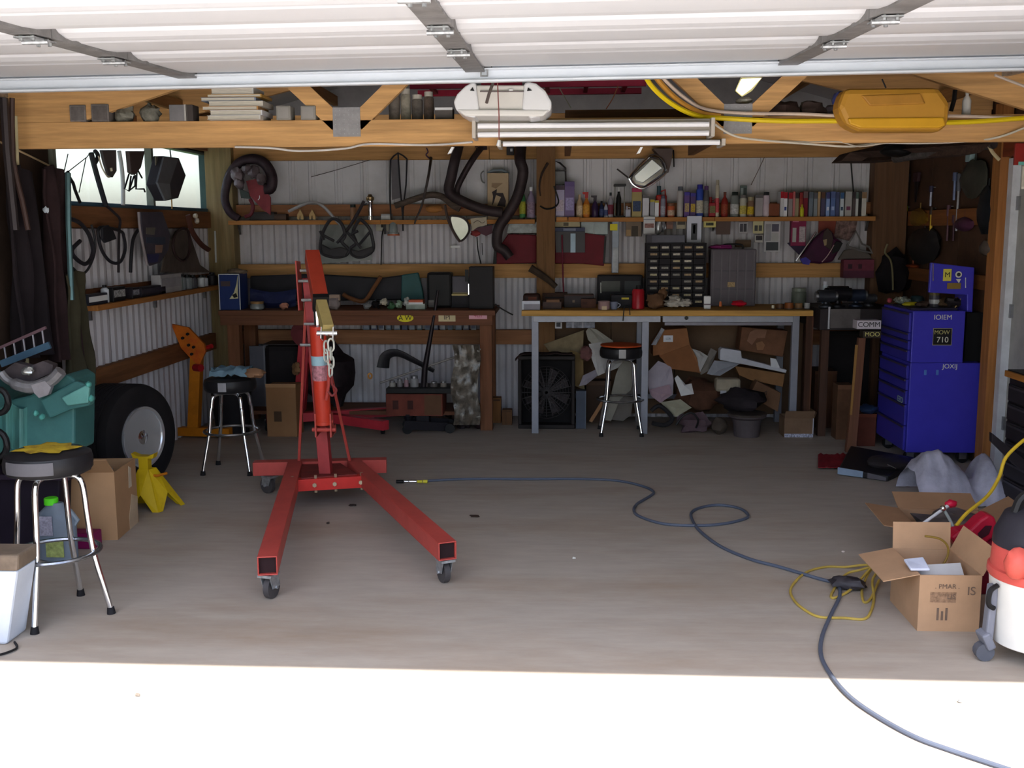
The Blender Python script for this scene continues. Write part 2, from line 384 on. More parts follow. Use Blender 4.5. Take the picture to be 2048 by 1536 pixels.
# roof trusses
TR = wood((204, 158, 104), 'x')
def truss(n, y, zb, webs=True):
    r = sroot('trim_%d' % n); h = .142
    MB().box((XL+.005, y, zb), (XR-.005, y+.04, zb+h)).build('bottom_chord', TR, r, bevel=.003)
    for xe, ze in ((XL+.0, 0), (XR, 0)):
        s_ = 1 if xe < 0 else -1
        MB().prism([(xe, y, zb+h-.03), (xe+s_*.45, y, zb+h+.0), (RXM, y, RZ1-.10), (RXM, y, RZ1-.24+.0), (xe+s_*.95, y, zb+h), (xe+s_*.45, y, zb+h)][::1] if False else
                   [(xe, y, zb+h), (xe+s_*.42, y, zb+h), (RXM, y, 3.04), (RXM, y, 3.2), (xe, y, zb+h+.17)], (0, .04, 0)).build('rafter', TR, r)
    if webs:
        for bx, d0, d1 in ((-1.155, -.42, .42), (.95, -.42, .42)):
            for d in (d0, d1):
                MB().bar((bx+d*.08, y+.02, zb+h-.01), (bx+d*1.6, y+.02, zb+h+.62), .04, .09, up=(0, 1, 0)) if False else None
                mb = MB(); a = Vector((bx+d*.12, y, zb+h-.02)); e = Vector((bx+d*1.5, y, zb+h+.52)); dd = (e-a).normalized(); pn = Vector((-dd.z, 0, dd.x))*.045
                mb.prism([a-pn, a+pn, e+pn, e-pn], (0, .038, 0)).build('web_board', TR, r)
            gp = MB().box((bx-.075, y-.004, zb+h-.09), (bx+.075, y-.001, zb+h+.065))
            gp = gp.build('gusset_plate', mat((150, 148, 150), .6, .3, var=.1, sc=30), r)
            mb = MB()
            for i in range(6):
                for j in range(6): mb.cyl((bx-.06+i*.024, y-.0045, zb+h-.075+j*.025), (bx-.06+i*.024, y-.007, zb+h-.075+j*.025), .003, n=4)
            o = mb.build('nail_teeth', GALV, gp); o['kind'] = 'stuff'
    return r
truss(40, 5.8, 2.095); truss(41, 7.5, 2.30, False)

# ================================================================ ENGINE CRANE (the big red thing in the middle)
def crane():
    r = thing('engine_crane', 'red engine crane with splayed open-ended legs standing mid-floor', 'engine crane', (-1.3, 5.6, 0))
    HZ = .168; T = .088
    def leg(a, b):
        a = PZ(*a, HZ+T/2); b = PZ(*b, HZ+T/2); d = (b-a).normalized(); a.z = b.z = HZ; up = Vector((0, 0, 1)); rt = d.cross(up).normalized(); t = .006; mb = MB()
        for o_, w_, h_ in ((up*(T/2-t/2), T, t), (up*(-T/2+t/2), T, t)): mb.bar(a+o_, b+o_, w_, h_)
        for s_ in (-1, 1): mb.bar(a+rt*s_*(T/2-t/2), b+rt*s_*(T/2-t/2), t, T-2*t)
        o = mb.build('leg', RED, r, bevel=.002); MB().bar(a+d*.02, a+d*.025, T-2*t-.001, T-2*t-.001).build('painted_end_shade', mat((40, 22, 24), .8), r); return a, b, d  # dark plate inside the open tube end paints the shade of its hollow
    aL, bL, dL = leg((534, 1113), (590, 922)); aR, bR, dR = leg((895, 1084), (708, 920))
    def caster(p, ang, nm='caster', top=HZ-T/2):
        rr = .052; ax = R(ang)@Vector((1, 0, 0)); bk = R(ang)@Vector((0, 1, 0)); c = Vector((p.x, p.y, rr))+bk*.02
        o = MB().cyl(c-ax*.014, c+ax*.014, rr, n=20).build(nm, mat((70, 66, 66), .5), r, smooth=True)
        mb = MB()
        for s_ in (-1, 1):
            q = c+ax*s_*.022; mb.prism([q+bk*.03+Vector((0, 0, .0)), q-bk*.03+Vector((0, 0, .0)), Vector((p.x, p.y, top-.004))+ax*s_*.022-bk*.035, Vector((p.x, p.y, top-.004))+ax*s_*.022+bk*.04], ax*s_*.004)
        mb.bar(Vector((p.x, p.y, top-.008))-bk*.04, Vector((p.x, p.y, top-.008))+bk*.04, .07, .012); mb.cyl(c-ax*.032, c+ax*.032, .008, n=8)
        mb.build('fork', GALV, o)
    caster(aL+dL*.04, -15); caster(aR+dR*.04, 30)
    # rear crosstube and front crosstube
    a = PZ(507, 922, HZ+.04); b = PZ(773, 916, HZ+.04); a.z = b.z = HZ-.005
    MB().bar(a, b, .085, .085).build('rear_crosstube', RED, r, bevel=.003)
    caster(a+Vector((.1, 0, 0)), 60, top=HZ-.05); caster(b-Vector((.1, 0, 0)), 10, top=HZ-.05)
    c = PZ(586, 955, HZ+.035); d = PZ(724, 947, HZ+.035); c.z = d.z = HZ-.01
    MB().bar(c, d, .06, .07).build('front_crosstube', mat((196, 48, 42), .36, var=.1), r, bevel=.002)
    mb = MB()
    for t in (.0, .33, .62, 1.0):
        q = c.lerp(d, t)+Vector((0, -.034, 0)); mb.cyl(q, q+Vector((0, -.012, 0)), .013, n=6); mb.cyl(q+Vector((0, .02, .035)), q+Vector((0, .02, .055)), .009, n=6); mb.cyl(q+Vector((0, .02, -.05)), q+Vector((0, .02, -.035)), .009, n=6)
    mb.build('bolts', mat((206, 190, 160), .35, .7), r)['kind'] = 'stuff'
    m1 = (a+b)/2; m2 = (c+d)/2
    MB().prism([c+Vector((.05, 0, .036)), d+Vector((-.03, 0, .036)), b+Vector((-.32, 0, .02)), a+Vector((.3, 0, .02))], (0, 0, .006)).build('deck_plate', mat((120, 44, 40), .5, var=.3), r)
    # mast
    mY = m2.y+.10
    b0 = P(652, 944, mY); b0.z = HZ+.02; t0 = P(619, 556, mY+.06)
    MB().bar(b0, t0, .07, .07, up=(0, 1, 0)).build('mast', mat((150, 48, 50), .42, var=.15), r, bevel=.003)
    # mast head cheeks
    mb = MB(); h0 = P(621, 590, mY+.05)
    for s_ in (-.055, .055): mb.bar(h0+Vector((s_, -.02, -.09)), h0+Vector((s_-.015, -.0, .2)), .008, .1, up=(0, 1, 0))
    mb.build('head_plate', RED, r)
    for p in ((617, 541), (614, 562), (620, 600), (617, 690), (625, 648)):
        q = P(*p, mY-.03); MB().cyl(q+Vector((-.05, 0, 0)), q+Vector((.045, 0, 0)), .009, n=8).build('pivot_pin', GALV, r)
    # hydraulic ram
    r0 = P(647, 842, mY-.12); r1 = P(635, 652, mY-.16); r2 = P(632, 600, mY-.18)
    ram = MB().cyl(r0, r1, .047, n=22).lathe([(.02, 0), (.05, .01), (.05, .03), (.02, .04)], r0-Vector((0, 0, .03))).build('hydraulic_ram', mat((190, 58, 40), .34, var=.1), r, smooth=True)
    MB().cyl(r1, r2, .019, n=14).build('chrome_rod', CHROME, ram, smooth=True)
    dd = (r1-r0).normalized(); q = r0.lerp(r1, .60)
    MB().cyl(q, q+dd*.055, .0485, n=22).build('blue_label', mat((150, 184, 196), .5), ram, smooth=True)
    q = r0.lerp(r1, .44); MB().cyl(q, q+dd*.10, .0482, n=22).build('pink_label', mat((176, 120, 128), .5, var=.4, sc=50), ram, smooth=True)
    br = MB()
    q = P(648, 846, mY-.12)
    for s_ in (-.045, .045): br.bar(q+Vector((s_, 0, -.08)), q+Vector((s_, 0, .06)), .008, .06, up=(0, 1, 0)); br.bar(q+Vector((s_, .1, -.05)), q+Vector((s_, 0, -.05)), .008, .05)
    br.cyl(q+Vector((-.07, 0, -.04)), q+Vector((.07, 0, -.04)), .012, n=8).cyl(q+Vector((-.055, 0, .01)), q+Vector((.055, 0, .01)), .01, n=8)
    br.build('ram_bracket', RED, r)
    hd = MB().tube([P(652, 800, mY-.19), P(657, 770, mY-.21), P(658, 700, mY-.23)], .009, 8).build('pump_handle', RED, r, smooth=True)
    # boom falling towards the door
    p0 = P(624, 512, mY+.02); p1 = P(641, 604, mY-.34)
    bd = (p1-p0).normalized()
    MB().bar(p0-bd*.0, p1, .082, .09).build('boom', mat((172, 62, 44), .36, var=.12), r, bevel=.003)
    MB().bar(p1-bd*.01, p1+bd*.022, .086, .098).build('boom_end_band', BLK, r)
    p2 = P(656, 660, mY-.55)
    MB().bar(p1, p2, .058, .066).build('boom_extension', mat((172, 152, 96), .5, var=.12), r, bevel=.003)
    hk = MB().bar(p2+Vector((-.03, 0, .01)), p2+Vector((-.03, -.02, -.05)), .006, .06).bar(p2+Vector((.035, 0, .01)), p2+Vector((.035, -.02, -.05)), .006, .06).cyl(p2+Vector((-.055, -.02, -.015)), p2+Vector((.055, -.02, -.015)), .014, n=10)
    hk.build('chain_bracket', CHROME, r)
    CH = mat((196, 196, 186), .4, .3, var=.15)
    for (x0, y0, n_) in ((662, 690, 4), (652, 694, 2)):
        for i in range(n_):
            c_ = P(x0-(i == 3)*1, y0+i*17, mY-.58); ang = i*80+(10 if n_ == 4 else 60); pts = []
            for k in range(14):
                t = 2*math.pi*k/14; pts.append(c_+R(ang)@Vector((.016*math.cos(t), 0, .028*math.sin(t)+.006*(1 if math.sin(t) > 0 else -1))))
            MB().tube(pts, .0055, 6, closed=True).build('chain_link', CH, r, smooth=True)
    q = P(664, 764, mY-.58)
    MB().tube(cr([q+Vector((0, 0, .03)), q+Vector((0, 0, -.01)), q+Vector((.022, 0, -.045)), q+Vector((.0, 0, -.075)), q+Vector((-.022, 0, -.05))]), .007, 7).build('hook', mat((110, 40, 40), .5), r, smooth=True)
    # braces
    for a_, b_ in ((P(612, 600, mY+.05), bL+Vector((.02, .02, .03))), (P(630, 600, mY+.05), bR+Vector((-.02, -.02, .03)))):
        MB().bar(a_, b_, .012, .016, up=(1, 0, 0)).build('brace', RED, r)
    return r
crane()

# ================================================================ STOOLS
def stool(label, loc, rz, sh, sr, vin, ring=.28, rr=.205, fr=.23):
    r = thing('bar_stool', label, 'stool')
    MB().lathe([(sr*.5, 0), (sr*.93, 0), (sr, .015), (sr*1.01, .05), (sr*.97, .078), (sr*.8, .092), (sr*.45, .098), (0, .1)], (0, 0, sh-.1), n=32).build('seat', vin, r, smooth=True)
    MB().lathe([(sr*.7, 0), (sr*.75, .012), (0, .013)], (0, 0, sh-.112), n=24).build('seat_base', STEEL, r)
    for k in range(4):
        d = R(k*90)@Vector((1, 0, 0)); z0 = sh-.115
        def q(rad, z): return d*rad+Vector((0, 0, z))
        lg = MB().tube(cr([q(.04, z0), q(.105, z0-.004), q(.135, z0-.03), q(.145, z0-.09), q(.152, ring+.15), q(.168, ring), q(.205, .12), q(fr, .012)], 5), .0125, 10).build('leg', CHROME, r, smooth=True)
        MB().cyl(q(fr-.001, .0), q(fr-.003, .03), .019, .015, 10).build('rubber_foot', RUB, lg, smooth=True)
    MB().tube([Vector((math.cos(t*math.pi/16)*rr*.9, math.sin(t*math.pi/16)*rr*.9, ring)) for t in range(32)], .011, 8, closed=True, flat=.9).build('foot_ring', mat((150, 150, 152), .25, .9, var=.2, sc=30), r, smooth=True)
    r.location = loc; r.rotation_euler.z = math.radians(rz); woff[r.name] = Vector((0, 0, 0)); return r
sA = stool('black vinyl stool with torn yellow padding beside the open cardboard box', (-2.17, 4.28, 0), 2, .735, .178, BLKV)
YP = mat((176, 148, 40), .8, var=.1, sc=8, dirt=(92, 56, 36), damt=1, dsc=14, bump=.2)
random.seed(3)
poly = []
for k in range(22):
    a = 2*math.pi*k/22; q = .112+.022*math.sin(k*2.1)+.01*math.cos(k*5.3); poly.append(Vector((math.cos(a)*q*1.05, math.sin(a)*q, .7355)))
MB().add(poly+[Vector((p_.x*.6, p_.y*.6, .7410)) for p_ in poly]+[Vector((0, 0, .7415))], [[k, (k+1) % 22, 22+(k+1) % 22, 22+k] for k in range(22)]+[[22+k, 22+(k+1) % 22, 44] for k in range(22)]).build('torn_padding', YP, sA, smooth=False)
pt = []
for k in range(9):
    a = math.radians(-128+k*8.5); pt.append(a)
mb = MB(); vs = []
for z, q in ((.652, .1815), (.685, .1825), (.705, .1805)):
    for a in pt: vs.append((math.cos(a)*q, math.sin(a)*q, z))
n_ = len(pt); mb.add(vs, [[i*n_+k, i*n_+k+1, (i+1)*n_+k+1, (i+1)*n_+k] for i in range(2) for k in range(n_-1)])
mb.build('tape_patch', mat((88, 86, 90), .5, var=.1), sA, smooth=True)
c = P(455, 850, 7.05)
sB = stool('black stool with chrome legs and a folded blue rag on its seat', (-2.25, 7.02, 0), 45, .66, .175, BLKV)
sC = stool('black and orange stool pushed under the long bench', (.50, 8.44, 0), 45, .72, .172, BLKV)
MB().lathe([(.165, .0), (.168, .012), (.12, .018), (0, .018)], (0, 0, .712), n=28).build('orange_top', mat((184, 76, 34), .5), sC, smooth=True)
MB().box((-.03, -.03, 0), (.03, .03, .07)).build('duct_tape', mat((150, 150, 150), .5), sC) if False else None
vs = []
for z in (.63, .70):
    for k in range(4): a = math.radians(-144+k*6); vs.append((math.cos(a)*.1765, math.sin(a)*.1765, z))
MB().add(vs, [[k, k+1, 5+k, 4+k] for k in range(3)]).build('tape_patch', mat((170, 168, 166), .5), sC)
vs = []
for z in (.575, .635):
    for k in range(4): a = math.radians(-144+k*6); vs.append((math.cos(a)*.1785, math.sin(a)*.1785, z))
MB().add(vs, [[k, k+1, 5+k, 4+k] for k in range(3)]).build('tape_patch', mat((150, 148, 152), .5), sB)
tag(MB().grid(lambda u, v: Vector((-2.36+u*.26, 6.92+v*.2, .665+.05*abs(noise.noise(Vector((u*5, v*5, 2))))+.045*math.sin(v*3.1))), 12, 10).build('rag', mat((112, 140, 156), .9, var=.25), smooth=True), 'pale blue rag bunched on a chrome-legged stool', 'rag')
tag(MB().blob((-2.05, 6.95, .69), (.07, .05, .03), 4, .3).build('shop_cloth', mat((150, 112, 84), .9), smooth=True), 'tan cloth lying beside the blue rag on a stool', 'cloth')

# ================================================================ ENGINE STANDS
def rect_tube(mb, a, b, w=.07, h=.07, up=(0, 0, 1)): return mb.bar(a, b, w, h, up)
r = thing('engine_stand', 'red engine stand with long base rails behind the crane', 'engine stand', (-1.5, 7.3, 0))
R2 = mat((178, 50, 60), .42, var=.12)
for (x0, y0, x1, y1) in ((533, 838, 828, 820), (640, 832, 772, 851)):
    a = PZ(x0, y0, .12); b = PZ(x1, y1, .12); MB().bar(a, b, .07, .075).build('base_rail', R2, r, bevel=.003)
a = PZ(600, 832, .1)
MB().bar(P(598, 842, a.y), P(613, 646, a.y), .09, .09, up=(0, 1, 0)).build('upright', R2, r, bevel=.003)
MB().bar(P(640, 826, a.y), P(618, 700, a.y), .03, .05, up=(0, 1, 0)).build('brace', R2, r)
MB().lathe([(.11, 0), (.11, .02), (.04, .02), (.04, .1)], P(612, 665, a.y)+Vector((0, -.05, 0)), (0, -1, 0)).build('mounting_head', mat((96, 30, 36), .5), r)
for (x, y) in ((766, 868), (536, 862), (820, 850)):
    q = PZ(x, y, 0); o = MB().cyl(q+Vector((-.012, 0, .05)), q+Vector((.012, 0, .05)), .05, n=18).build('caster', RUB, r, smooth=True)
    MB().bar(q+Vector((0, 0, .05)), q+Vector((0, .0, .1)), .04, .03, up=(0, 1, 0)).build('fork', STEEL, o)
r = thing('engine_stand', 'orange engine stand with slanted head plate by the corrugated side wall', 'engine stand', PZ(392, 880, 0))
OR = mat((196, 118, 22), .5, var=.15, dirt=(110, 70, 30), damt=.4)
q = PZ(392, 874, 0); y_ = q.y
MB().bar(P(388, 862, y_), P(394, 712, y_), .085, .085, up=(0, 1, 0)).build('upright', OR, r, bevel=.003)
a = P(346, 868, y_); a.z = .05; b = P(462, 872, y_-.05); b.z = .05
MB().bar(a, b, .07, .07).build('base_rail', OR, r, bevel=.003)
MB().bar(Vector((q.x, y_+.02, .05)), Vector((q.x+.05, y_-.55, .05)), .06, .06).build('base_rail', OR, r, bevel=.003) if False else None
pl = [P(x, y, y_-.06) for x, y in ((342, 648), (376, 655), (408, 688), (411, 703), (398, 732), (386, 722), (362, 696))]
hp = MB().prism(pl, (0, .03, 0)).build('head_plate', mat((206, 108, 28), .45, var=.2, dirt=(170, 40, 30), damt=.8, dsc=5), r)
mb = MB()
for x, y in ((366, 676), (378, 690), (388, 694), (384, 708), (376, 668)):
    q2 = P(x, y, y_-.062); mb.cyl(q2, q2+Vector((0, -.02, 0)), .012, n=6)
mb.build('bolts', BLK, hp)['kind'] = 'stuff'
MB().cyl(P(408, 697, y_), P(424, 692, y_-.03), .018, n=8).build('red_handle', mat((170, 28, 34), .4), r)
MB().cyl(P(390, 735, y_-.06), P(402, 736, y_-.1), .03, n=10).build('locking_pin', mat((150, 28, 34), .4), r)

r = thing('bucket', 'black plastic bucket standing behind the rag-topped stool', 'bucket', PZ(466, 872, 0)); q = PZ(466, 866, 0)
MB().lathe([(.13, 0), (.165, .40), (.16, .40), (.125, .02), (0, .02)], q, n=28).build('body', mat((26, 24, 28), .7), r, smooth=True); MB().lathe([(.17, .38), (.174, .40), (.165, .41)], q, n=28).build('rim', mat((32, 30, 34), .6), r)
# yellow jack stand
r = thing('jack_stand', 'yellow steel jack stand beside the open cardboard box', 'jack stand', PZ(305, 1030, 0))
YJ = mat((206, 172, 24), .45, var=.1, dirt=(120, 96, 30), damt=.4, dsc=6)
fy = PZ(300, 1026, 0).y; c0 = P(292, 960, fy+.1)
cx, cy = c0.x, fy+.1; top = P(292, 915, cy).z
for k, (dx, dy) in enumerate(((-.115, -.09), (.10, -.09), (.19, .10), (-.11, .12))):
    nx, ny = ((.10, -.09), (.19, .10), (-.11, .12), (-.115, -.09))[k]
    tz = top*.78; f1 = .28
    A = Vector((cx+dx, cy+dy, 0)); B = Vector((cx+nx, cy+ny, 0)); Am = A.lerp(B, .16); Bm = B.lerp(A, .16); ta = Vector((cx+dx*f1, cy+dy*f1, tz)); tb = Vector((cx+nx*f1, cy+ny*f1, tz)); mid = A.lerp(B, .5)+Vector((0, 0, .10)); mid.x = mid.x*.85+cx*.15; mid.y = mid.y*.85+cy*.15
    Aq = A.lerp(B, .06)
    MB().sheet([A, Am, mid, ta], .004).sheet([mid, tb, ta], .004).sheet([Bm, B, tb, mid], .004).build('side_plate', YJ, r)
MB().box((cx-.028, cy-.028, top*.7), (cx+.028, cy+.028, top)).build('ratchet_post', YJ, r)
MB().prism([(cx-.06, cy-.03, top), (cx+.06, cy-.03, top), (cx+.07, cy-.03, top+.03), (cx+.03, cy-.03, top+.012), (cx-.03, cy-.03, top+.012), (cx-.07, cy-.03, top+.03)], (0, .06, 0)).build('saddle', YJ, r)
MB().tube([Vector((cx, cy, top*.66)), Vector((cx+.08, cy-.02, top*.66)), Vector((cx+.14, cy-.03, top*.72))], .008, 7).build('lever', mat((206, 120, 30), .5), r)

# wheel with wide tyre
r = thing('car_wheel', 'wide black tyre on a polished wheel leaning at the side wall', 'wheel', (-2.75, 6.75, 0))
ax = Vector((.95, -.30, 0.03)).normalized(); wc = Vector((-2.80, 6.5, .34)); tw = .33; tr_ = .34
prof = [(tr_*.58, -.5*tw), (tr_*.86, -.52*tw), (tr_*.965, -.47*tw), (tr_, -.38*tw)]
for i in range(-3, 4):
    z = i*.1*tw; prof += [(tr_, z-.035*tw), (tr_-.008, z-.03*tw), (tr_-.008, z-.015*tw), (tr_, z-.01*tw)]
prof += [(tr_, .38*tw), (tr_*.965, .47*tw), (tr_*.86, .52*tw), (tr_*.58, .5*tw), (tr_*.54, .44*tw)]
MB().lathe(prof, wc, ax, 48).build('tyre', RUB, r, smooth=True)
RIMM = mat((226, 228, 232), .22, .75, var=0)
rim = MB().lathe([(tr_*.58, .5*tw), (tr_*.575, .54*tw), (tr_*.53, .52*tw), (tr_*.52, .40*tw), (tr_*.50, .25*tw), (tr_*.51, .25*tw)], wc, ax, 40).build('rim', RIMM, r, smooth=True)
MB().lathe([(tr_*.505, .25*tw), (tr_*.45, -.1*tw), (.001, -.12*tw)], wc, ax, 32).build('inner_dish', mat((34, 32, 34), .6), r, smooth=True)
q4 = ax.to_track_quat('Z', 'Y').to_matrix()
def wl_(x, y, z): return wc+q4@Vector((x, y, z))
for k in range(8):
    a = 2*math.pi*k/8; mb = MB(); ca, sa = math.cos(a), math.sin(a)
    def pt_(rad, off, z): return wl_(ca*rad-sa*off, sa*rad+ca*off, z)
    mb.add([pt_(.055, -.022, .40*tw), pt_(.055, .022, .40*tw), pt_(tr_*.52, .028, .38*tw), pt_(tr_*.52, -.028, .38*tw), pt_(.055, -.022, .3*tw), pt_(.055, .022, .3*tw), pt_(tr_*.51, .028, .22*tw), pt_(tr_*.51, -.028, .22*tw)],
           [(0, 1, 2, 3), (7, 6, 5, 4), (0, 4, 5, 1), (2, 6, 7, 3), (1, 5, 6, 2), (0, 3, 7, 4)])
    mb.build('spoke', RIMM, r, bevel=.006)
MB().lathe([(.07, .25*tw), (.07, .42*tw), (.045, .5*tw), (.0, .52*tw)], wc, ax, 20).build('hub_cap', CHROME, r, smooth=True)

# open cardboard box by the stool
def carton(name, label, P0, wx, dy, h, m, rz=0, flaps=(), t=.005, cat='box', group=None):
    r = thing(name, label, cat, P0, group); o = Vector(P0); Rm = R(rz)
    def W(x, y, z): return o+Rm@Vector((x, y, z))
    def panel(nm, pts, inn):
        MB().prism([W(*p) for p in pts], Rm@Vector(inn)).build(nm, m, r)
    panel('side', [(0,0,0),(wx,0,0),(wx,0,h),(0,0,h)], (0,t,0)); panel('side', [(0,dy-t,0),(wx,dy-t,0),(wx,dy-t,h),(0,dy-t,h)], (0,t,0))
    panel('side', [(0,t,0),(0,dy-t,0),(0,dy-t,h),(0,t,h)], (t,0,0)); panel('side', [(wx-t,t,0),(wx-t,dy-t,0),(wx-t,dy-t,h),(wx-t,t,h)], (t,0,0))
    panel('bottom', [(t,t,0),(wx-t,t,0),(wx-t,dy-t,0),(t,dy-t,0)], (0,0,t))
    for side, ang, ln in flaps:
        a = math.radians(ang); c_, s_ = math.cos(a)*ln, math.sin(a)*ln     # angle above the outward horizontal
        if side == 'f': pts = [(0,0,h),(wx,0,h),(wx,-c_,h+s_),(0,-c_,h+s_)]
        if side == 'b': pts = [(0,dy,h),(wx,dy,h),(wx,dy+c_,h+s_),(0,dy+c_,h+s_)]
        if side == 'l': pts = [(0,0,h),(0,dy,h),(-c_,dy,h+s_),(-c_,0,h+s_)]
        if side == 'r': pts = [(wx,0,h),(wx,dy,h),(wx+c_,dy,h+s_),(wx+c_,0,h+s_)]
        MB().sheet([W(*p) for p in pts], .004).build('flap', m, r)
    return r, W
nb_ = PZ(236, 1080, 0); hb = P(236, 945, nb_.y).z
r, W = carton('cardboard_box', 'open brown cardboard box on the floor beneath the wide tyre', (nb_.x, nb_.y, 0), .36, .40, hb, CARD, 95, [('l', 40, .14)])
MB().sheet([W(.2, -.001, 0), W(.34, -.001, 0), W(.36, -.001, hb*.4), W(.26, -.001, hb*.5), W(.2, -.001, hb*.2)], .0015).build('torn_tape', mat((190, 168, 140), .7), r)
MB().sheet([W(.22, -.001, hb*.62), W(.27, -.001, hb*.62), W(.27, -.001, hb*.9), W(.23, -.001, hb*.95)], .0015).build('tape', mat((200, 184, 160), .6), r)
tag(MB().blob(W(.12, .16, hb-.04), (.1, .09, .06), 3, .5).build('crumpled_plastic', mat((190, 190, 186), .3), smooth=True), 'crumpled clear plastic inside the box by the tyre', 'plastic')

# antifreeze jug with green cap
r = thing('fluid_jug', 'grey plastic fluid jug with bright green cap behind the torn stool', 'jug', PZ(118, 1118, 0)); q = PZ(118, 1118, 0)
hj = P(118, 1000, q.y).z
MB().lathe([(.085, 0), (.1, .01), (.1, hj*.62), (.088, hj*.78), (.05, hj*.9), (.04, hj*.96)], q, n=24, sq=.6).build('body', mat((112, 122, 134), .35, var=.1), r, smooth=True)
MB().lathe([(.034, 0), (.034, .03), (.03, .034), (0, .034)], q+Vector((-.02, 0, hj*.93)), n=16).build('green_cap', mat((90, 214, 40), .4, var=0), r, smooth=True)
MB().box((q.x-.055, q.y-.066, .14), (q.x+.01, q.y-.0625, .24)).build('label', mat((150, 146, 160), .5, var=.4, sc=40), r)
MB().box((q.x-.03, q.y-.066, .03), (q.x+.06, q.y-.0625, .12)).build('label', mat((150, 160, 96), .5, var=.3, sc=30), r)
MB().tube([q+Vector((.085, 0, hj*.55)), q+Vector((.11, 0, hj*.66)), q+Vector((.075, 0, hj*.82)), q+Vector((.03, 0, hj*.85))], .012, 8).build('handle', mat((130, 140, 150), .35), r, smooth=True)
# magenta box and dark drum behind the stool
q = PZ(50, 1100, 0)
o = MB().box((-2.95, q.y+.02, 0), (-2.42, q.y+.12, .085)).build('storage_tray', mat((120, 22, 76), .5), bevel=.008); tag(o, 'low magenta plastic tray on the floor by the side wall', 'tray')
r = thing('storage_bin', 'dark plastic bin standing beneath the teal machine', 'bin', (-2.8, 5.0, 0))
MB().prism([(-3.0, 5.16, 0), (-2.6, 5.16, 0), (-2.56, 5.16, .40), (-3.02, 5.16, .40)], (0, .14, 0)).build('body', mat((30, 22, 34), .6), r, bevel=.01)
MB().box((-3.03, 5.05, .401), (-2.46, 5.31, .43)).build('lid', mat((40, 30, 44), .5), r, bevel=.008)
# pale bin at the picture's lower edge
r = thing('waste_bin', 'white plastic bin with a dirty brown lid edge beside the stool', 'bin', (-2.2, 3.9, 0))
q0 = PZ(14, 1290, 0); yq = q0.y
xa, xb = P(-120, 1290, yq).x, P(14, 1290, yq).x; zt = P(20, 1142, yq).z
MB().prism([(xa, yq, 0), (xb, yq, 0), (P(34, 1142, yq).x, yq, zt), (xa-.03, yq, zt)], (0, .16, 0)).build('body', mat((206, 212, 222), .4, var=.05), r, bevel=.012)
MB().prism([(xa-.035, yq-.006, zt), (P(34, 1142, yq).x+.004, yq-.006, zt), (P(33, 1105, yq).x, yq+.01, P(33, 1112, yq).z), (xa-.03, yq+.01, P(33, 1112, yq).z)], (0, .16, 0)).build('brown_rim', mat((120, 104, 88), .6, var=.2, sc=8), r, bevel=.01)
q = PZ(8, 1312, 0)
tag(MB().tube(cr([q+Vector((-.25, .05, .008)), q+Vector((-.05, -.02, .008)), q+Vector((.02, .05, .008)), q+Vector((-.02, .12, .008))]), .005, 6).build('loose_cable', BLK, smooth=True), 'black cord end on the floor beside the white bin', 'cord')

# teal machine part with grey casting, by the side wall
r = thing('machine_housing', 'teal painted sheet metal machine housing with bent flaps at the side wall', 'machine', (-2.75, 5.3, .43)); yq = 5.05
TEAL = mat((54, 98, 96), .5, var=.15, sc=3, dirt=(80, 130, 124), damt=.3, dsc=4)
def Pm(l, y): return [P(a, b, y) for a, b in l]
MB().prism(Pm([(-60, 745), (20, 800), (60, 790), (132, 748), (150, 760), (148, 905), (130, 912), (-60, 912)], yq), (0, .24, 0)).build('body', TEAL, r, bevel=.012)
MB().prism(Pm([(78, 800), (150, 762), (175, 770), (184, 800), (178, 812), (140, 820), (98, 838)], yq-.05), (0, .05, 0)).build('flap', TEAL, r, bevel=.01)
MB().prism(Pm([(122, 796), (172, 770), (178, 776), (176, 806), (134, 812)], yq-.075), (0, .024, 0)).build('flap', mat((92, 146, 138), .5), r, bevel=.006)
mb = MB()
for x, y in ((177, 769), (182, 797), (72, 826), (84, 834)):
    q = P(x, y, yq-.06); mb.blob(q, (.013, .02, .016), x, .2, 8, 6)
mb.build('latches', mat((80, 150, 140), .4), r, smooth=True)['kind'] = 'stuff'
MB().grid(lambda u, v: P(-20+u*72, 812+v*90+6*math.sin(u*9), yq-.02-.015*math.sin(u*17)), 16, 6, .006).build('drip_cover', mat((76, 126, 120), .5, var=.25, sc=4, stretch=(6, 6, .6)), r, smooth=True)
r = thing('casting', 'curved grey metal bumper casting lying on the teal machine', 'car part', P(60, 780, 5.0))
MB().tube(cr(Pm([(2, 745), (18, 762), (60, 775), (100, 762), (122, 742)], 4.98)), [.02]*8+[.03]*17, 8, flat=1.0).build('bar', mat((126, 124, 126), .5, .4, var=.25, sc=12), r, smooth=True)
MB().prism(Pm([(62, 770), (90, 762), (102, 775), (96, 790), (78, 796), (68, 786)], 4.95), (0, .03, 0)).build('bracket', mat((146, 142, 146), .45, .4, var=.2), r)
MB().prism(Pm([(6, 742), (30, 725), (60, 732), (86, 722), (106, 730), (104, 745), (60, 765), (20, 755)], 5.05), (0, .05, 0)).build('backing', mat((74, 66, 68), .6, var=.3, sc=8), r)
MB().blob(P(55, 742, 5.0), (.03, .03, .02), 5, .3).build('shiny_boss', mat((190, 190, 186), .3, .6), r, smooth=True)
r = thing('wire_rack', 'small rack with thin uprights behind the grey casting', 'rack', P(50, 720, 5.2))
MB().bar(P(-10, 700, 5.2), P(92, 655, 5.2), .012, .014).build('top_rail', mat((92, 70, 76), .5), r); MB().bar(P(2, 728, 5.2), P(100, 690, 5.2), .014, .035).build('lower_rail', mat((58, 84, 104), .5), r)
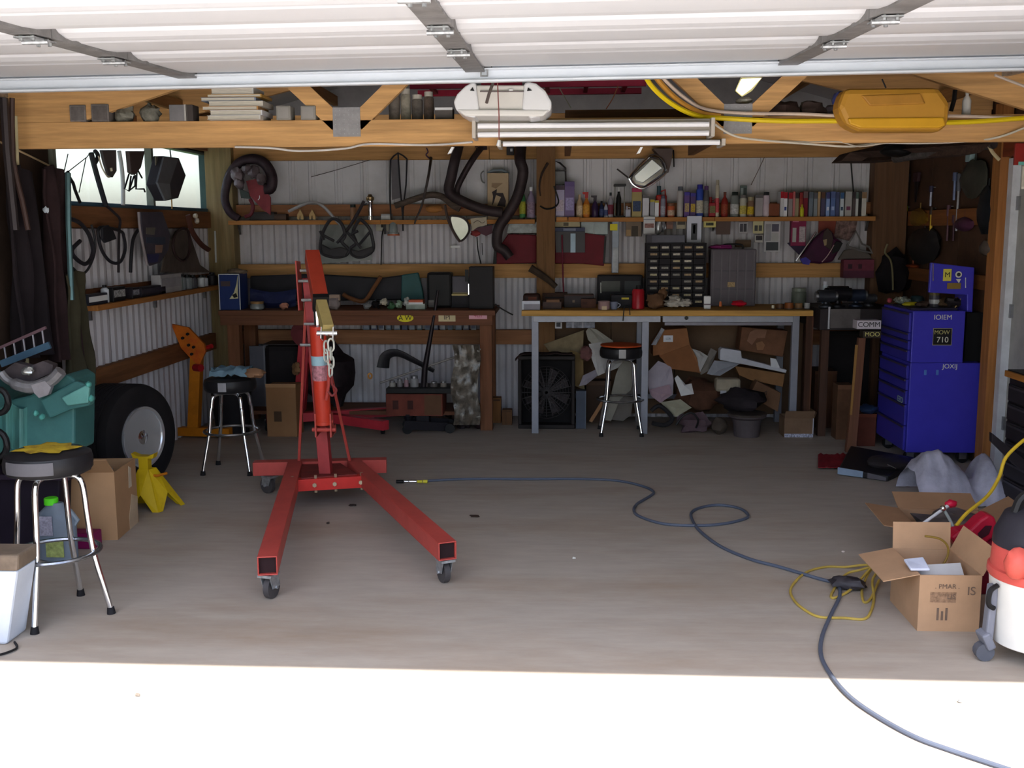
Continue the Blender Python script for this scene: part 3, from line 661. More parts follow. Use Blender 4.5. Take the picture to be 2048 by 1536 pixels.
for i in range(5):
    x = 8+i*19; MB().bar(P(x, 690-i*8, 5.2), P(x+5, 722-i*7, 5.2), .006, .006, up=(0, 1, 0)).build('upright', mat((140, 138, 146), .4), r)
for k, (x, y, s_) in enumerate(((-2, 802, .045), (-6, 888, .05))):
    q = P(x, y, 4.9); tag(MB().tube([q+Vector((s_*math.cos(t*.4), .0, 1.3*s_*math.sin(t*.4))) for t in range(16)], .016, 8, closed=True).build('hose_ring', BLK, smooth=True), ('upper' if k == 0 else 'lower')+' black rubber hose ring against the teal housing', 'hose')

# ================================================================ HELPERS FOR SMALLER THINGS
def solid(mb, name, label, cat, m, group=None, smooth=False, bevel=0): return tag(mb.build(name, m, smooth=smooth, bevel=bevel), label, cat, group)
def bx(name, label, cat, rc, y, dep, m, z0=None, parts=(), bev=.003, group=None, top=None, rot=0):
    """upright box seen in rectangle rc; parts = (part name, u0, v0, u1, v1, material) on its front, 0..1 from top-left"""
    x0, x1, zb, zt = ext(*rc, y, z0)
    mb = MB(); mb.box((x0, y, zb), (x1, y+dep, zt), R(rot, 'Z') if rot else None)
    o = solid(mb, name, label, cat, m, group, bevel=min(bev, (x1-x0)*.2))
    for nm, u0, v0, u1, v1, pm in parts:
        W_, H_ = x1-x0, zt-zb
        MB().box((x0+u0*W_, y-.003, zt-v1*H_), (x0+u1*W_, y+.004, zt-v0*H_), R(rot, 'Z') if rot else None, ((x0+x1)/2, y+dep/2, zb)).build(nm, pm, o)
    if top is not None:
        MB().box((x0-.003, y-.003, zt-.001), (x1+.003, y+dep+.003, zt+.008), R(rot, 'Z') if rot else None, ((x0+x1)/2, y+dep/2, zb)).build('lid', top, o)
    return o
def poly(name, label, cat, pts, y, t, m, group=None, bev=0, dy=0, parent=None, lean=0):
    pp = [P(a, b, y) for a, b in pts]; zb = min(p.z for p in pp)
    for p in pp: p.y += (p.z-zb)*lean
    mb = MB().prism(pp, (0, t, 0))
    if parent is not None: return mb.build(name, m, parent, bevel=bev)
    return solid(mb, name, label, cat, m, group, bevel=bev)
def line(name, label, cat, pts, y, rad, m, group=None, k=5, n=7, parent=None, closed=False, flat=1.0):
    pp = [P(p[0], p[1], p[2] if len(p) > 2 else y) for p in pts]
    pp = cr(pp, k, closed) if k > 1 else pp
    mb = MB().tube(pp, rad if not isinstance(rad, (list, tuple)) else [rad[0]+(rad[1]-rad[0])*i/(len(pp)-1) for i in range(len(pp))], n, closed=closed, flat=flat)
    if parent is not None: return mb.build(name, m, parent, smooth=True)
    return solid(mb, name, label, cat, m, group, smooth=True)
def sheetpaper(name, label, cat, pts, y, m, group=None, lean=.3, seed=1):
    """crumpled flat piece: fan of the outline about its middle, with folds"""
    pp = [P(a, b, y) for a, b in pts]; zb = min(p.z for p in pp); c = sum(pp, Vector())/len(pp)
    for i, p in enumerate(pp): p.y += (p.z-zb)*lean+.03*noise.noise(Vector((i*1.7, seed, 3)))
    c.y = y+(c.z-zb)*lean-.025
    mid = [(p+c)/2+Vector((0, .02*noise.noise(Vector((i*2.3, seed*5, 1))), 0)) for i, p in enumerate(pp)]
    n = len(pp); vs = pp+mid+[c]; fs = [[i, (i+1) % n, n+(i+1) % n, n+i] for i in range(n)]+[[n+i, n+(i+1) % n, 2*n] for i in range(n)]
    o = solid(MB().add(vs, fs), name, label, cat, m, group); q = o.modifiers.new('t', 'SOLIDIFY'); q.thickness = .004; return o

# ================================================================ LEFT BENCH
YL = 8.45
zt = P(700, 621, YL).z; zb_ = P(700, 651, YL).z
x0, x1 = P(436, 621, YL).x, P(990, 621, YL).x
BW = wood((112, 72, 52), 'x'); BWZ = wood((118, 76, 52), 'z')
r = thing('workbench', 'dark brown wooden workbench with stickers along its front board', 'workbench', ((x0+x1)/2, 8.8, 0))
for i in range(4): MB().box((x0, YL+i*.162, zt-.04), (x1, YL+i*.162+.159, zt)).build('top_board', BW, r, bevel=.003)
MB().box((x0+.01, YL+.012, zb_-.0), (x1-.02, YL+.05, zt-.041)).build('apron', BW, r, bevel=.002)
for lx in (x0+.05, x1-.13):
    for ly in (YL+.055, 8.96): MB().box((lx, ly, 0), (lx+.1, ly+.09, zt-.042)).build('leg', BWZ, r, bevel=.003)
MB().box((x0+.05, YL+.1, .12), (x1-.05, 9.0, .15)).build('lower_shelf', BW, r)
def sticker(nm, rc, m, s=None, sm=None, r=r, y=YL+.012, oval=False, size=.05):
    a, b, c_, d = ext(*rc, y)
    if oval:
        n = 20; pp = [Vector(((a+b)/2+(b-a)/2*math.cos(t*2*math.pi/n), y-.003, (c_+d)/2+(d-c_)/2*math.sin(t*2*math.pi/n))) for t in range(n)]
        o = MB().prism(pp, (0, .003, 0)).build(nm, m, r)
    else: o = MB().box((a, y-.003, c_), (b, y, d)).build(nm, m, r)
    if s: txt(s, size, ((a+b)/2, y-.0045, (c_+d)/2), sm, r)
    return o
sticker('yellow_sticker', (794, 628, 827, 644), mat((226, 212, 40), .5, var=0), 'A W', BLK, oval=True, size=.055)
sticker('cream_sticker', (877, 627, 911, 643), mat((206, 190, 150), .6, var=.1), 'IPI', mat((80, 66, 60), .7), size=.055)
sticker('pink_sticker', (938, 624, 974, 638), mat((226, 168, 180), .6, var=.1), '4Ln', mat((190, 90, 110), .7), size=.045)
Z1 = zt+.001
def onb(name, label, cat, x, ytop, w_, y, dep, m, **k):
    return bx(name, label, cat, (x, ytop, x+w_, 620), y, dep, m, z0=Z1, **k)
BLUEBOX = mat((34, 52, 104), .5, var=.08)
o = onb('cardboard_carton', 'blue carton with a pale sail drawn on its front at the bench corner', 'box', 438, 548, 42, 8.5, .22, BLUEBOX, parts=[('white_edge', 0, 0, .03, 1, WHITE), ('white_edge', .97, 0, 1, 1, WHITE), ('white_edge', 0, 0, 1, .02, WHITE), ('faded_print', .1, .2, .55, .34, mat((78, 66, 70), .6))])
poly('sail_print', None, None, [(475, 551), (476, 597), (459, 598), (468, 585), (473, 568)], 8.494, .003, mat((206, 200, 160), .6, var=.1), parent=o)
poly('hull_print', None, None, [(464, 590), (472, 586), (475, 594), (468, 596)], 8.491, .003, BLK, parent=o)
DK = mat((26, 23, 30), .55, var=.2)
# long dark car panel with teal end
a = [(498, 556), (560, 552), (640, 545), (700, 556), (760, 553), (800, 548), (834, 545), (842, 556), (848, 592), (800, 596), (700, 600), (500, 612)]
o = poly('car_bonnet', 'long dark car body panel lying along the back of the brown bench', 'car part', [(500, 552), (620, 548), (700, 552), (760, 556), (806, 550), (812, 600), (500, 604)], 8.9, .06, mat((30, 28, 34), .5, var=.25), bev=.01)
o = poly('car_fender', 'teal green quarter panel behind the white clutter on the bench', 'car part', [(803, 550), (836, 545), (845, 580), (848, 600), (802, 604)], 8.88, .05, mat((36, 84, 84), .45, var=.15), bev=.008)
solid(MB().grid(lambda u, v: P(500+u*92, 576+8*math.sin(u*3)+v*34, 8.72-.04*math.sin(v*3)+.03*noise.noise(Vector((u*6, v*4, 1)))), 12, 6, .008), 'tarp', 'crumpled dark blue tarp heaped beside the blue carton', 'tarp', mat((34, 40, 78), .6, var=.25), smooth=True)
r = thing('glass_jar', 'round glass jar with brown lid on the front edge of the brown bench', 'jar', P(515, 620, 8.52))
q = P(515, 624, 8.52); q.z = Z1
MB().lathe([(.045, 0), (.06, .012), (.06, .035), (.05, .05)], q, n=18).build('body', mat((120, 124, 124), .2, var=.3), r, smooth=True); MB().lathe([(.053, .05), (.055, .068), (.0, .07)], q, n=18).build('lid', mat((150, 116, 74), .5, .3), r, smooth=True)
solid(MB().blob(P(568, 612, 8.5)+Vector((0, 0, .0)), (.04, .03, .025), 9, .3), 'stone', 'pinkish stone on the bench near the glass jar', 'stone', mat((176, 120, 100), .7), smooth=True)
solid(MB().blob(P(608, 614, 8.52), (.03, .03, .035), 19, .3), 'small_pot', 'dull cream pot standing behind the crane mast', 'pot', mat((150, 140, 112), .6), smooth=True)
solid(MB().blob(P(668, 606, 8.55), (.06, .05, .055), 2, .25), 'casting', 'rough grey casting on the bench behind the tan boom end', 'casting', mat((140, 128, 126), .7, var=.2), smooth=True)
solid(MB().box((P(664, 590, 8.55).x-.02, 8.53, P(664, 596, 8.55).z-.02), (P(680, 590, 8.55).x, 8.58, P(672, 589, 8.55).z)), 'spacer_block', 'small tan block stacked on the rough grey casting', 'block', mat((160, 138, 122), .7), bevel=.004)
line('wooden_stick', 'bent brown branch leaning against the dark car panel', 'stick', [(762, 553), (748, 575), (728, 602), (700, 596), (686, 588)], 8.78, .018, mat((112, 72, 44), .8, var=.2))
random.seed(11)
cl = [(735, 14, 'grey crumpled foil scrap', (150, 150, 150)), (752, 16, 'black plastic offcut', (30, 28, 30)), (768, 15, 'cream porcelain fragment', (200, 190, 170)), (783, 13, 'small green plastic dish', (70, 110, 76)), (799, 13, 'pale green glass lid', (150, 176, 150)), (813, 11, 'white chipped insulator', (206, 206, 200))]
for i, (x, w_, nm, c_) in enumerate(cl):
    q = P(x, 612-(i % 3)*4, 8.62); solid(MB().blob(q, (w_*.0021, .04, .028+.008*(i % 2)), i, .45, 10, 7), nm.split()[-1], nm+' among the clutter on the brown bench', 'scrap', plain(c_, .4, var=.25), smooth=True)
q = P(856, 606, 8.5)
o = bx('lid_tray', 'flat orange and white package on the brown bench', 'package', (817, 600, 846, 608), 8.56, .12, mat((186, 92, 62), .5, var=.2), z0=None, parts=[('white_band', 0, .6, 1, 1, WHITE)])
o = bx('plastic_tub', 'clear shallow tub beneath the orange package', 'tub', (812, 608, 850, 620), 8.55, .14, mat((130, 140, 130), .3, var=.3), z0=Z1, parts=[('rim', 0, 0, 1, .2, mat((170, 176, 168), .3))])
o = bx('equipment_case', 'black rounded case with a flat tray below it on the brown bench', 'case', (854, 545, 903, 618), 8.72, .18, BLK, z0=Z1, bev=.02, parts=[('grey_disc', .05, .78, .28, .98, mat((110, 106, 104), .5))])
o = bx('equipment_case', 'square black speaker-like case at the bench end', 'case', (938, 534, 986, 618), 8.62, .22, mat((28, 24, 26), .55, var=.1), z0=Z1, parts=[('chrome_clip', -.03, .4, .0, .66, CHROME), ('corner_box', -.16, .06, -.01, .35, BLK)])
o = bx('instrument_box', 'small grey instrument box between two black cases', 'box', (904, 553, 937, 586), 8.80, .12, mat((92, 88, 96), .5, var=.15), parts=[('gold_strip', -.15, .98, .95, 1.1, mat((196, 176, 110), .4))])
bx('low_case', 'low black case with a pale strip supporting the grey instrument box', 'case', (898, 588, 940, 618), 8.74, .2, DK, z0=Z1, parts=[('strip', .02, .0, .9, .12, mat((200, 180, 120), .5))])
# small boxes on the low girt, bluish
for i in range(15):
    x = 726+i*15.4; w_ = 13
    if x > 955: break
    o = bx('cassette_box', '%s small grey-blue box of the row under the brown bench' % ['first', 'second', 'third', 'fourth', 'fifth', 'sixth', 'seventh', 'eighth', 'ninth', 'tenth', 'eleventh', 'twelfth', 'thirteenth', 'fourteenth', 'fifteenth'][i], 'box', (x, 645+(i % 3), x+w_-(i % 4), 661), 9.1, .045, plain([(118, 132, 150), (92, 98, 126), (150, 158, 168), (100, 120, 134)][i % 4], .4, var=.1), z0=.777, group='small boxes on the low girt', parts=[('label', .15, .2, .85, .8, plain([(150, 160, 176), (176, 180, 186), (96, 104, 128)][i % 3], .5))])
# under the brown bench
bx('metal_sheet', 'grey sheet metal panel standing under the brown bench', 'panel', (500, 692, 531, 790), 8.75, .02, mat((84, 84, 92), .5, var=.15), z0=.152, parts=[('fold', .9, 0, 1, 1, mat((110, 110, 118), .5))])
bx('oil_drum', 'dark squat drum under the corner of the brown bench', 'drum', (528, 690, 600, 800), 8.8, .3, mat((34, 28, 30), .6, var=.2), z0=.152, bev=.05, top=mat((44, 36, 36), .5))
bx('cardboard_box', 'small brown cardboard box between chrome stool and red stand', 'box', (532, 772, 592, 826), 8.2, .22, CARDD, z0=0, parts=[('dark_stamp', .25, .5, .5, .7, mat((80, 60, 44), .8)), ('flap', 0, -.04, 1, .03, CARD)])
solid(MB().blob(P(655, 745, 8.8), (.22, .2, .26), 3, .35), 'engine_block', 'dark engine block under the middle of the brown bench', 'engine part', mat((40, 32, 36), .6, .2, var=.35, sc=10), smooth=True)
solid(MB().blob(P(592, 738, 8.3), (.035, .03, .05), 5, .4), 'glove', 'tan work glove hung on the dark drum', 'glove', mat((120, 88, 60), .9), smooth=True)
solid(MB().tube([P(740, 752, 8.3)+Vector((math.cos(t*.5)*.015, 0, math.sin(t*.5)*.02)) for t in range(12)], .008, 6, closed=True), 'brass_ring', 'small brass ring glinting under the brown bench', 'ring', mat((220, 160, 90), .3, .6), smooth=True)
line('fender', 'curved dark fender leaning under the brown bench', 'car part', [(766, 735), (772, 712), (795, 706), (830, 722), (868, 742)], 8.75, [.03, .012], mat((48, 46, 50), .5, var=.2), flat=2.2, n=10)
line('metal_rod', 'long grey metal rod slanting under the brown bench', 'rod', [(760, 766), (830, 742), (905, 716), (930, 708)], 8.5, .009, mat((130, 124, 120), .45, .4), k=3)
GP = mat((150, 146, 138), .35, var=.3, sc=5, bump=.2)
solid(MB().grid(lambda u, v: P(905+u*52+4*math.sin(v*9), 690+v*160, 8.36+.03*noise.noise(Vector((u*6, v*7, 4)))), 10, 20, .004), 'plastic_sheet', 'crinkled dirty plastic sheet hanging at the bench leg', 'plastic sheet', mat((96, 88, 78), .22, var=.5, sc=14, bump=.5), smooth=True)
poly('white_board', 'narrow white board edge behind the dirty plastic sheet', 'board', [(904, 690), (950, 694), (962, 698), (957, 706), (955, 795), (948, 795), (944, 704), (905, 700)], 8.42, .012, mat((176, 174, 170), .6))
bx('crate', 'orange-brown crate with dark triangles under the brown bench', 'crate', (772, 788, 885, 832), 8.4, .3, mat((112, 56, 44), .7, var=.2), z0=P(800, 832, 8.4).z, parts=[('print', .12, .3, .22, .7, mat((64, 34, 30), .7)), ('print', .38, .3, .48, .7, mat((64, 34, 30), .7)), ('panel', .68, .05, .98, .95, mat((96, 66, 46), .7))])
zc = P(800, 780, 8.4).z
bx('parts_tray', 'dark tray lying across the orange-brown crate', 'tray', (772, 777, 905, 787), 8.38, .3, BLK)
for i, (x, w_, h_, c_, nm) in enumerate(((778, 14, 14, (150, 146, 140), 'cream'), (794, 12, 18, (120, 116, 118), 'grey'), (808, 10, 20, (150, 120, 128), 'rose'), (820, 18, 24, (140, 140, 142), 'silver'), (842, 14, 14, (112, 104, 100), 'taupe'), (860, 16, 12, (96, 90, 88), 'dull grey'), (880, 14, 13, (124, 116, 108), 'stone coloured'))):
    z_ = P(x, 776, 8.45).z; q = P(x+w_/2, 776, 8.48); q.z = z_
    r = thing('jar', 'small %s jar standing on the dark tray under the bench' % nm, 'jar', q, 'jars on the dark tray'); ww = w_*.0019; hh = h_*.004
    MB().lathe([(ww*.9, 0), (ww, .006), (ww, hh*.72), (ww*.8, hh*.8)], q, n=12).build('body', plain(c_, .35), r, smooth=True); MB().lathe([(ww*.86, hh*.8), (ww*.86, hh), (0, hh)], q, n=12).build('lid', STEEL, r)
# floor jack with long handle
r = thing('floor_jack', 'black floor jack with a long upright handle in front of the brown bench', 'floor jack', PZ(850, 862, 0)); yj = PZ(850, 862, 0).y
MB().tube([P(876, 580, yj-.0), P(870, 622, yj), P(858, 690, yj), P(850, 735, yj), P(846, 790, yj), P(845, 835, yj)], [.011, .014, .019, .024, .027, .03], 10).build('handle', mat((40, 34, 38), .35, .3), r, smooth=True)
for s_ in (-.09, .09): MB().bar(P(812, 846, yj-.1)+Vector((0, s_, 0)), P(905, 850, yj+.05)+Vector((0, s_, 0)), .012, .07).build('side_rail', DK, r)
for x, dy in ((815, -.12), (815, .1), (900, -.08), (900, .14)): q = P(x, 852, yj+dy); q.z = .04; MB().cyl(q+Vector((0, -.02, 0)), q+Vector((0, .02, 0)), .04, n=14).build('wheel', BLK, r, smooth=True)
MB().lathe([(.035, 0), (.04, .03), (.055, .035), (.055, .05), (0, .05)], Vector((P(818, 846, yj).x, yj-.02, .1)), n=12).build('saddle', DK, r)
MB().box((P(846, 846, yj).x-.05, yj-.06, .05), (P(846, 846, yj).x+.06, yj+.06, .15)).build('pump_block', DK, r, bevel=.006)
q = PZ(884, 860, .0); solid(MB().box((q.x-.07, q.y-.03, .001), (q.x+.07, q.y+.03, .014), R(-8)), 'parts_card', 'white label card lying on the floor by the floor jack', 'card', mat((190, 184, 190), .5, var=.35, sc=40))
random.seed(5)
for i, (x, y, nm) in enumerate(((912, 838, 'rusty bracket'), (930, 848, 'greasy gear'), (948, 836, 'dark pulley'), (900, 826, 'bolt tin'), (962, 850, 'oily rag'))):
    q = PZ(x, y+8, 0); solid(MB().blob(q+Vector((0, 0, .045)), (.06, .05, .05), i+3, .5), nm.split()[-1], '%s in the dark heap by the bench leg' % nm, 'scrap', mat([(72, 48, 38), (52, 44, 48), (38, 34, 36), (80, 76, 78), (58, 40, 44)][i], .5, .3, var=.3), smooth=True)
for i, (x0_, y0_, x1_, y1_, c_, nm) in enumerate(((985, 796, 1002, 846, (120, 80, 44), 'tan'), (1004, 820, 1024, 850, (92, 62, 38), 'dark tan'))):
    q = PZ(x0_, y1_, 0); bx('wood_block', '%s wooden block on the floor between bench leg and box fan' % nm, 'block', (x0_, y0_, x1_, y1_), q.y, .1, wood(c_, 'z'), z0=0, parts=[('end_cap', .1, .05, .9, .12, wood((70, 48, 32), 'x'))])

# ================================================================ BOX FAN
yf_ = PZ(1090, 858, 0).y
xa, xb, z0_, z1_ = ext(1036, 712, 1150, 858, yf_, 0)
r = thing('box_fan', 'dark dusty box fan on the floor under the long bench', 'fan', ((xa+xb)/2, yf_, 0)); FN = mat((34, 28, 27), .6, var=.25)
cxf, czf = (xa+xb)/2, (z0_+z1_)/2; rf_ = (xb-xa)/2*.88
for lo, hi in (((xa, yf_, 0), (xb, yf_+.14, .035)), ((xa, yf_, z1_-.035), (xb, yf_+.14, z1_)), ((xa, yf_, .035), (xa+.03, yf_+.14, z1_-.035)), ((xb-.03, yf_, .035), (xb, yf_+.14, z1_-.035))): MB().box(lo, hi).build('housing_side', FN, r, bevel=.008)
mb = MB()
for k in range(1, 10): mb.tube([Vector((cxf+math.cos(t*math.pi/14)*rf_*k/9, yf_+.012, czf+math.sin(t*math.pi/14)*rf_*k/9*1.05)) for t in range(28)], .0028, 5, closed=True)
for k in range(12): a_ = k*math.pi/12; mb.bar(Vector((cxf-math.cos(a_)*rf_, yf_+.01, czf-math.sin(a_)*rf_)), Vector((cxf+math.cos(a_)*rf_, yf_+.01, czf+math.sin(a_)*rf_)), .005, .005)
mb.build('grille', mat((46, 42, 44), .5), r)['kind'] = 'stuff'
for k in range(8):
    a_ = k*math.pi/4+.35; d = Vector((math.cos(a_), 0, math.sin(a_))); e = Vector((-math.sin(a_), 0, math.cos(a_))); c_ = Vector((cxf, yf_+.06, czf))
    MB().sheet([c_+d*.04-e*.015, c_+d*.04+e*.015, c_+d*rf_*.92+e*.055+Vector((0, .03, 0)), c_+d*rf_*.92-e*.02-Vector((0, .02, 0))], .004).build('blade', mat((72, 66, 68), .5), r)
MB().lathe([(.05, 0), (.05, .04), (.03, .05), (0, .05)], (cxf, yf_+.09, czf), (0, -1, 0), 18).build('hub', mat((58, 52, 54), .5), r, smooth=True)
MB().box((xa+.03, yf_+.125, .035), (xb-.03, yf_+.135, z1_-.035)).build('rear_grille', mat((18, 16, 18), .8), r)
solid(MB().grid(lambda u, v: Vector((xa-.02+u*(xb-xa)*1.0, yf_+.0+v*.14, z1_+.012+.015*noise.noise(Vector((u*5, v*3, 2)))-max(0, .1-u)*.5)), 12, 5, .006), 'dust_cloth', 'dark dusty cloth draped over the box fan', 'cloth', mat((54, 40, 40), .9), smooth=True)

# ================================================================ LONG BENCH (yellow edged, steel legs)
YR = 8.36
zt = P(1300, 621, YR).z; x0, x1 = P(1043, 626, YR).x, P(1627, 626, YR).x; Z2 = zt+.001
r = thing('workbench', 'long yellow-edged workbench on grey steel legs below the parts cabinet', 'workbench', ((x0+x1)/2, 8.7, 0))
MB().box((x0, YR, zt-.045), (x1, 9.08, zt)).build('worktop', wood((196, 150, 80), 'x'), r, bevel=.004)
MB().box((x0+.01, YR+.02, zt), (x1-.01, 9.07, zt+.002)).build('mat', mat((46, 34, 40), .6, var=.3), r) if False else None
GS = mat((132, 134, 144), .45, .25, var=.08)
for px in (1070, 1291, 1592):
    x = P(px, 700, YR).x
    for ly in (YR+.03, 8.95): MB().box((x-.028, ly, .0), (x+.028, ly+.05, zt-.046)).build('leg', GS, r, bevel=.003)
for a_, b_ in ((1066, 1322), (1326, 1588)):
    MB().box((P(a_, 640, YR).x, YR+.025, zt-.095), (P(b_, 640, YR).x, YR+.05, zt-.046)).build('rail', mat((150, 152, 160), .45, .2), r, bevel=.003)
MB().box((P(1330, 640, YR).x, YR+.02, zt-.12), (P(1585, 640, YR).x, YR+.028, zt-.096)).build('slide_rail', mat((110, 108, 116), .4, .4), r)
MB().cyl(P(1373, 636, YR+.02), P(1373, 636, YR-.0), .016, n=10).build('knob', BLK, r)
MB().box((P(1078, 850, YR).x, 8.95, .2), (P(1588, 850, YR).x, 8.97, .24)).build('back_rail', GS, r)
# things on it
def on2(name, label, cat, x, ytop, w_, y, dep, m, **k): return bx(name, label, cat, (x, ytop, x+w_, 620), y, dep, m, z0=Z2, **k)
on2('plastic_box', 'white plastic box on the end of the long bench near the brown bench', 'box', 1044, 602, 36, 8.42, .12, mat((196, 200, 210), .4, var=.1), parts=[('grey_face', .1, .35, 1, 1, mat((132, 130, 140), .5))])
on2('power_tool', 'brown-black sander lying behind the white plastic box', 'power tool', 1046, 588, 34, 8.6, .14, mat((52, 30, 26), .5), bev=.02, parts=[('rust_patch', .3, .2, .8, .7, mat((110, 56, 38), .6))])
on2('wooden_box', 'long brown wooden box at the back of the long bench', 'box', 1085, 586, 50, 8.85, .16, mat((74, 52, 42), .7, var=.2), parts=[('slot', .1, .3, .9, .4, DK)])
on2('tool_tray', 'low dark tool tray with tan scraps near the bench end', 'tray', 1085, 603, 38, 8.5, .14, mat((66, 50, 46), .6, var=.3), parts=[('tan_scrap', .2, -.25, .9, .1, mat((116, 84, 62), .7))])
on2('tool_case', 'dark reddish tool case on the middle of the long bench', 'case', 1128, 590, 60, 8.66, .2, mat((38, 26, 30), .5, var=.2), parts=[('edge', 0, 0, 1, .08, mat((66, 40, 36), .6)), ('latch', .28, .4, .36, .6, mat((100, 80, 60), .4))])
on2('radio', 'dark radio with green lit glass beneath the grey hung tube', 'radio', 1195, 550, 90, 8.95, .1, mat((36, 34, 38), .6, var=.2), bev=.012, parts=[('dial', .08, .2, .5, .55, mat((58, 60, 54), .4)), ('speaker', .6, .2, .95, .8, mat((54, 58, 60), .5)), ('pale_strip', .06, .25, .09, .6, mat((176, 176, 170), .4))])
on2('brick', 'brown brick shaped block in front of the radio', 'block', 1162, 598, 30, 8.6, .1, mat((86, 58, 48), .8, var=.25), parts=[('chip', .1, .3, .4, .6, mat((70, 48, 42), .8))])
on2('small_case', 'dark small case with a yellow sticker on the long bench', 'case', 1222, 590, 42, 8.62, .14, DK, parts=[('yellow_sticker', .5, .2, .85, .34, mat((196, 176, 50), .5))])
r = thing('paint_can', 'small open can with tan and white sides on the long bench edge', 'can', P(1208, 620, 8.45)); q = P(1208, 620, 8.45); q.z = Z2
MB().lathe([(.044, 0), (.048, .004), (.048, .06), (.05, .066), (.046, .068), (.04, .05), (0, .05)], q, n=18).build('body', mat((150, 122, 120), .5, var=.2), r, smooth=True); MB().box((q.x-.02, q.y-.051, Z2+.0), (q.x+.02, q.y-.046, Z2+.03)).build('label', mat((190, 170, 140), .6), r)
r = thing('glass_cup', 'pale bluish glass cup beside the small open can', 'cup', P(1228, 620, 8.47)); q = P(1228, 620, 8.47); q.z = Z2
MB().lathe([(.025, 0), (.034, .06), (.031, .06), (.022, .01), (0, .01)], q, n=16).build('body', mat((120, 126, 146), .2), r, smooth=True)
MB().tube(cr([q+Vector((.03, 0, .05)), q+Vector((.05, 0, .035)), q+Vector((.028, 0, .012))]), .004, 6).build('handle', mat((120, 126, 146), .2), r, smooth=True)
line('clamp', 'thin dark wire clip hooked over the long bench edge', 'clip', [(1246, 642), (1248, 618), (1250, 612), (1258, 614), (1260, 630)], YR-.01, .004, BLK)
r = thing('canister', 'tall red canister with a pale highlight stripe on the long bench', 'canister', P(1276, 620, 8.5)); q = P(1276, 620, 8.5); q.z = Z2; hc = P(1276, 578, 8.5).z-Z2
MB().lathe([(.045, 0), (.05, .005), (.05, hc*.9), (.04, hc), (0, hc)], q, n=20).build('body', mat((160, 30, 40), .3), r, smooth=True); MB().cyl(q+Vector((0, 0, hc)), q+Vector((0, 0, hc+.03)), .018, n=10).build('cap', BLK, r)
solid(MB().blob(P(1312, 602, 8.55), (.085, .06, .065), 12, .35), 'leather_pouch', 'brown lumpy leather pouch beside the red canister', 'pouch', mat((106, 76, 54), .8, var=.25), smooth=True)
solid(MB().blob(P(1326, 588, 8.58), (.035, .03, .045), 13, .35), 'leather_glove', 'brown glove finger poking from the leather pouch', 'glove', mat((112, 80, 56), .8), smooth=True)
for k, (x, y, w_) in enumerate(((1346, 606, .07), (1368, 605, .06), (1350, 598, .045))): solid(MB().blob(P(x, y, 8.48), (w_, .05, .03), 20+k, .45, 14, 9, 3), 'shop_rag', ['large pale crumpled rag in front of the parts cabinet', 'smaller pale rag touching the large crumpled one', 'folded rag corner on top of the pale rag heap'][k], 'rag', mat((176, 170, 160), .9, var=.15), smooth=True)
on2('bottle_cap_box', 'tiny white bottle on the bench beside the pale rags', 'bottle', 1408, 592, 14, 8.5, .04, WHITE, parts=[('grey_shadow_line', .0, .6, 1, .7, mat((120, 110, 116), .5))], bev=.008)
solid(MB().blob(P(1478, 607, 8.5), (.06, .045, .022), 31, .3), 'power_tool', 'small glossy red tool lying on the long bench', 'tool', mat((190, 20, 44), .25, var=.1), smooth=True)
solid(MB().cyl(P(1441, 613, 8.48), P(1441, 603, 8.48), .012, .008), 'orange_stopper', 'small orange knob on the long bench before the grey case', 'knob', mat((206, 110, 56), .4), smooth=True)
for k, (x, nm, c_) in enumerate(((1546, 'short cream candle-like stub', (214, 206, 180)), (1560, 'brown screw tin', (96, 66, 46)), (1578, 'orange-brown tape roll', (130, 72, 34)), (1597, 'tan tape roll', (122, 92, 60)), (1614, 'silver cup', (150, 150, 150)))):
    q = P(x, 616, 8.5+.03*(k % 2)); q.z = Z2; r = thing(nm.split()[-1], nm+' at the far end of the long bench', 'bench item', q, 'small things at the end of the long bench')
    hh = (.03, .04, .05, .045, .05)[k]; ww = (.012, .03, .035, .032, .022)[k]
    MB().lathe([(ww, 0), (ww, hh), (ww*.5, hh), (ww*.45, hh*.4), (0, hh*.4)], q, n=16).build('body', plain(c_, .5), r, smooth=True); MB().lathe([(ww*1.08, 0), (ww*1.08, .006), (0, .006)], q, n=16).build('base', mat((70, 62, 58), .5), r)
# parts cabinet with many small drawers
yc = 8.72; xa, xb, zb2, ztp = ext(1292, 486, 1412, 620, yc, Z2)
r = thing('parts_cabinet', 'black small-parts cabinet with rows of labelled drawers on the long bench', 'cabinet', ((xa+xb)/2, yc, zb2)); CB = mat((22, 19, 24), .6, var=.1)
t = .012
for lo, hi in (((xa, yc, zb2), (xa+t, yc+.18, ztp)), ((xb-t, yc, zb2), (xb, yc+.18, ztp)), ((xa+t, yc, ztp-t), (xb-t, yc+.18, ztp)), ((xa+t, yc, zb2), (xb-t, yc+.18, zb2+t)), ((xa+t, yc+.17, zb2+t), (xb-t, yc+.18, ztp-t))): MB().box(lo, hi).build('side', CB, r)
rows, cols = 9, 5
for i in range(rows):
    for j in range(cols):
        wx = (xb-xa-2*t)/cols; hz = (ztp-zb2-2*t)/rows; a_ = xa+t+j*wx+.002; c_ = zb2+t+i*hz+.002
        d = MB().box((a_, yc+.004+.003*((i*j) % 2), c_), (a_+wx-.004, yc+.15, c_+hz-.004)).build('drawer', mat((24, 20, 26), .6), r)
        if (i*7+j*3) % 9: MB().box((a_+wx*.2, yc-.001, c_+hz*.38), (a_+wx*.8, yc+.008, c_+hz*.68)).build('drawer_label', mat([(190, 180, 146), (214, 206, 190), (150, 146, 138), (176, 150, 116)][(i+j) % 4], .6, var=.4, sc=120), d)
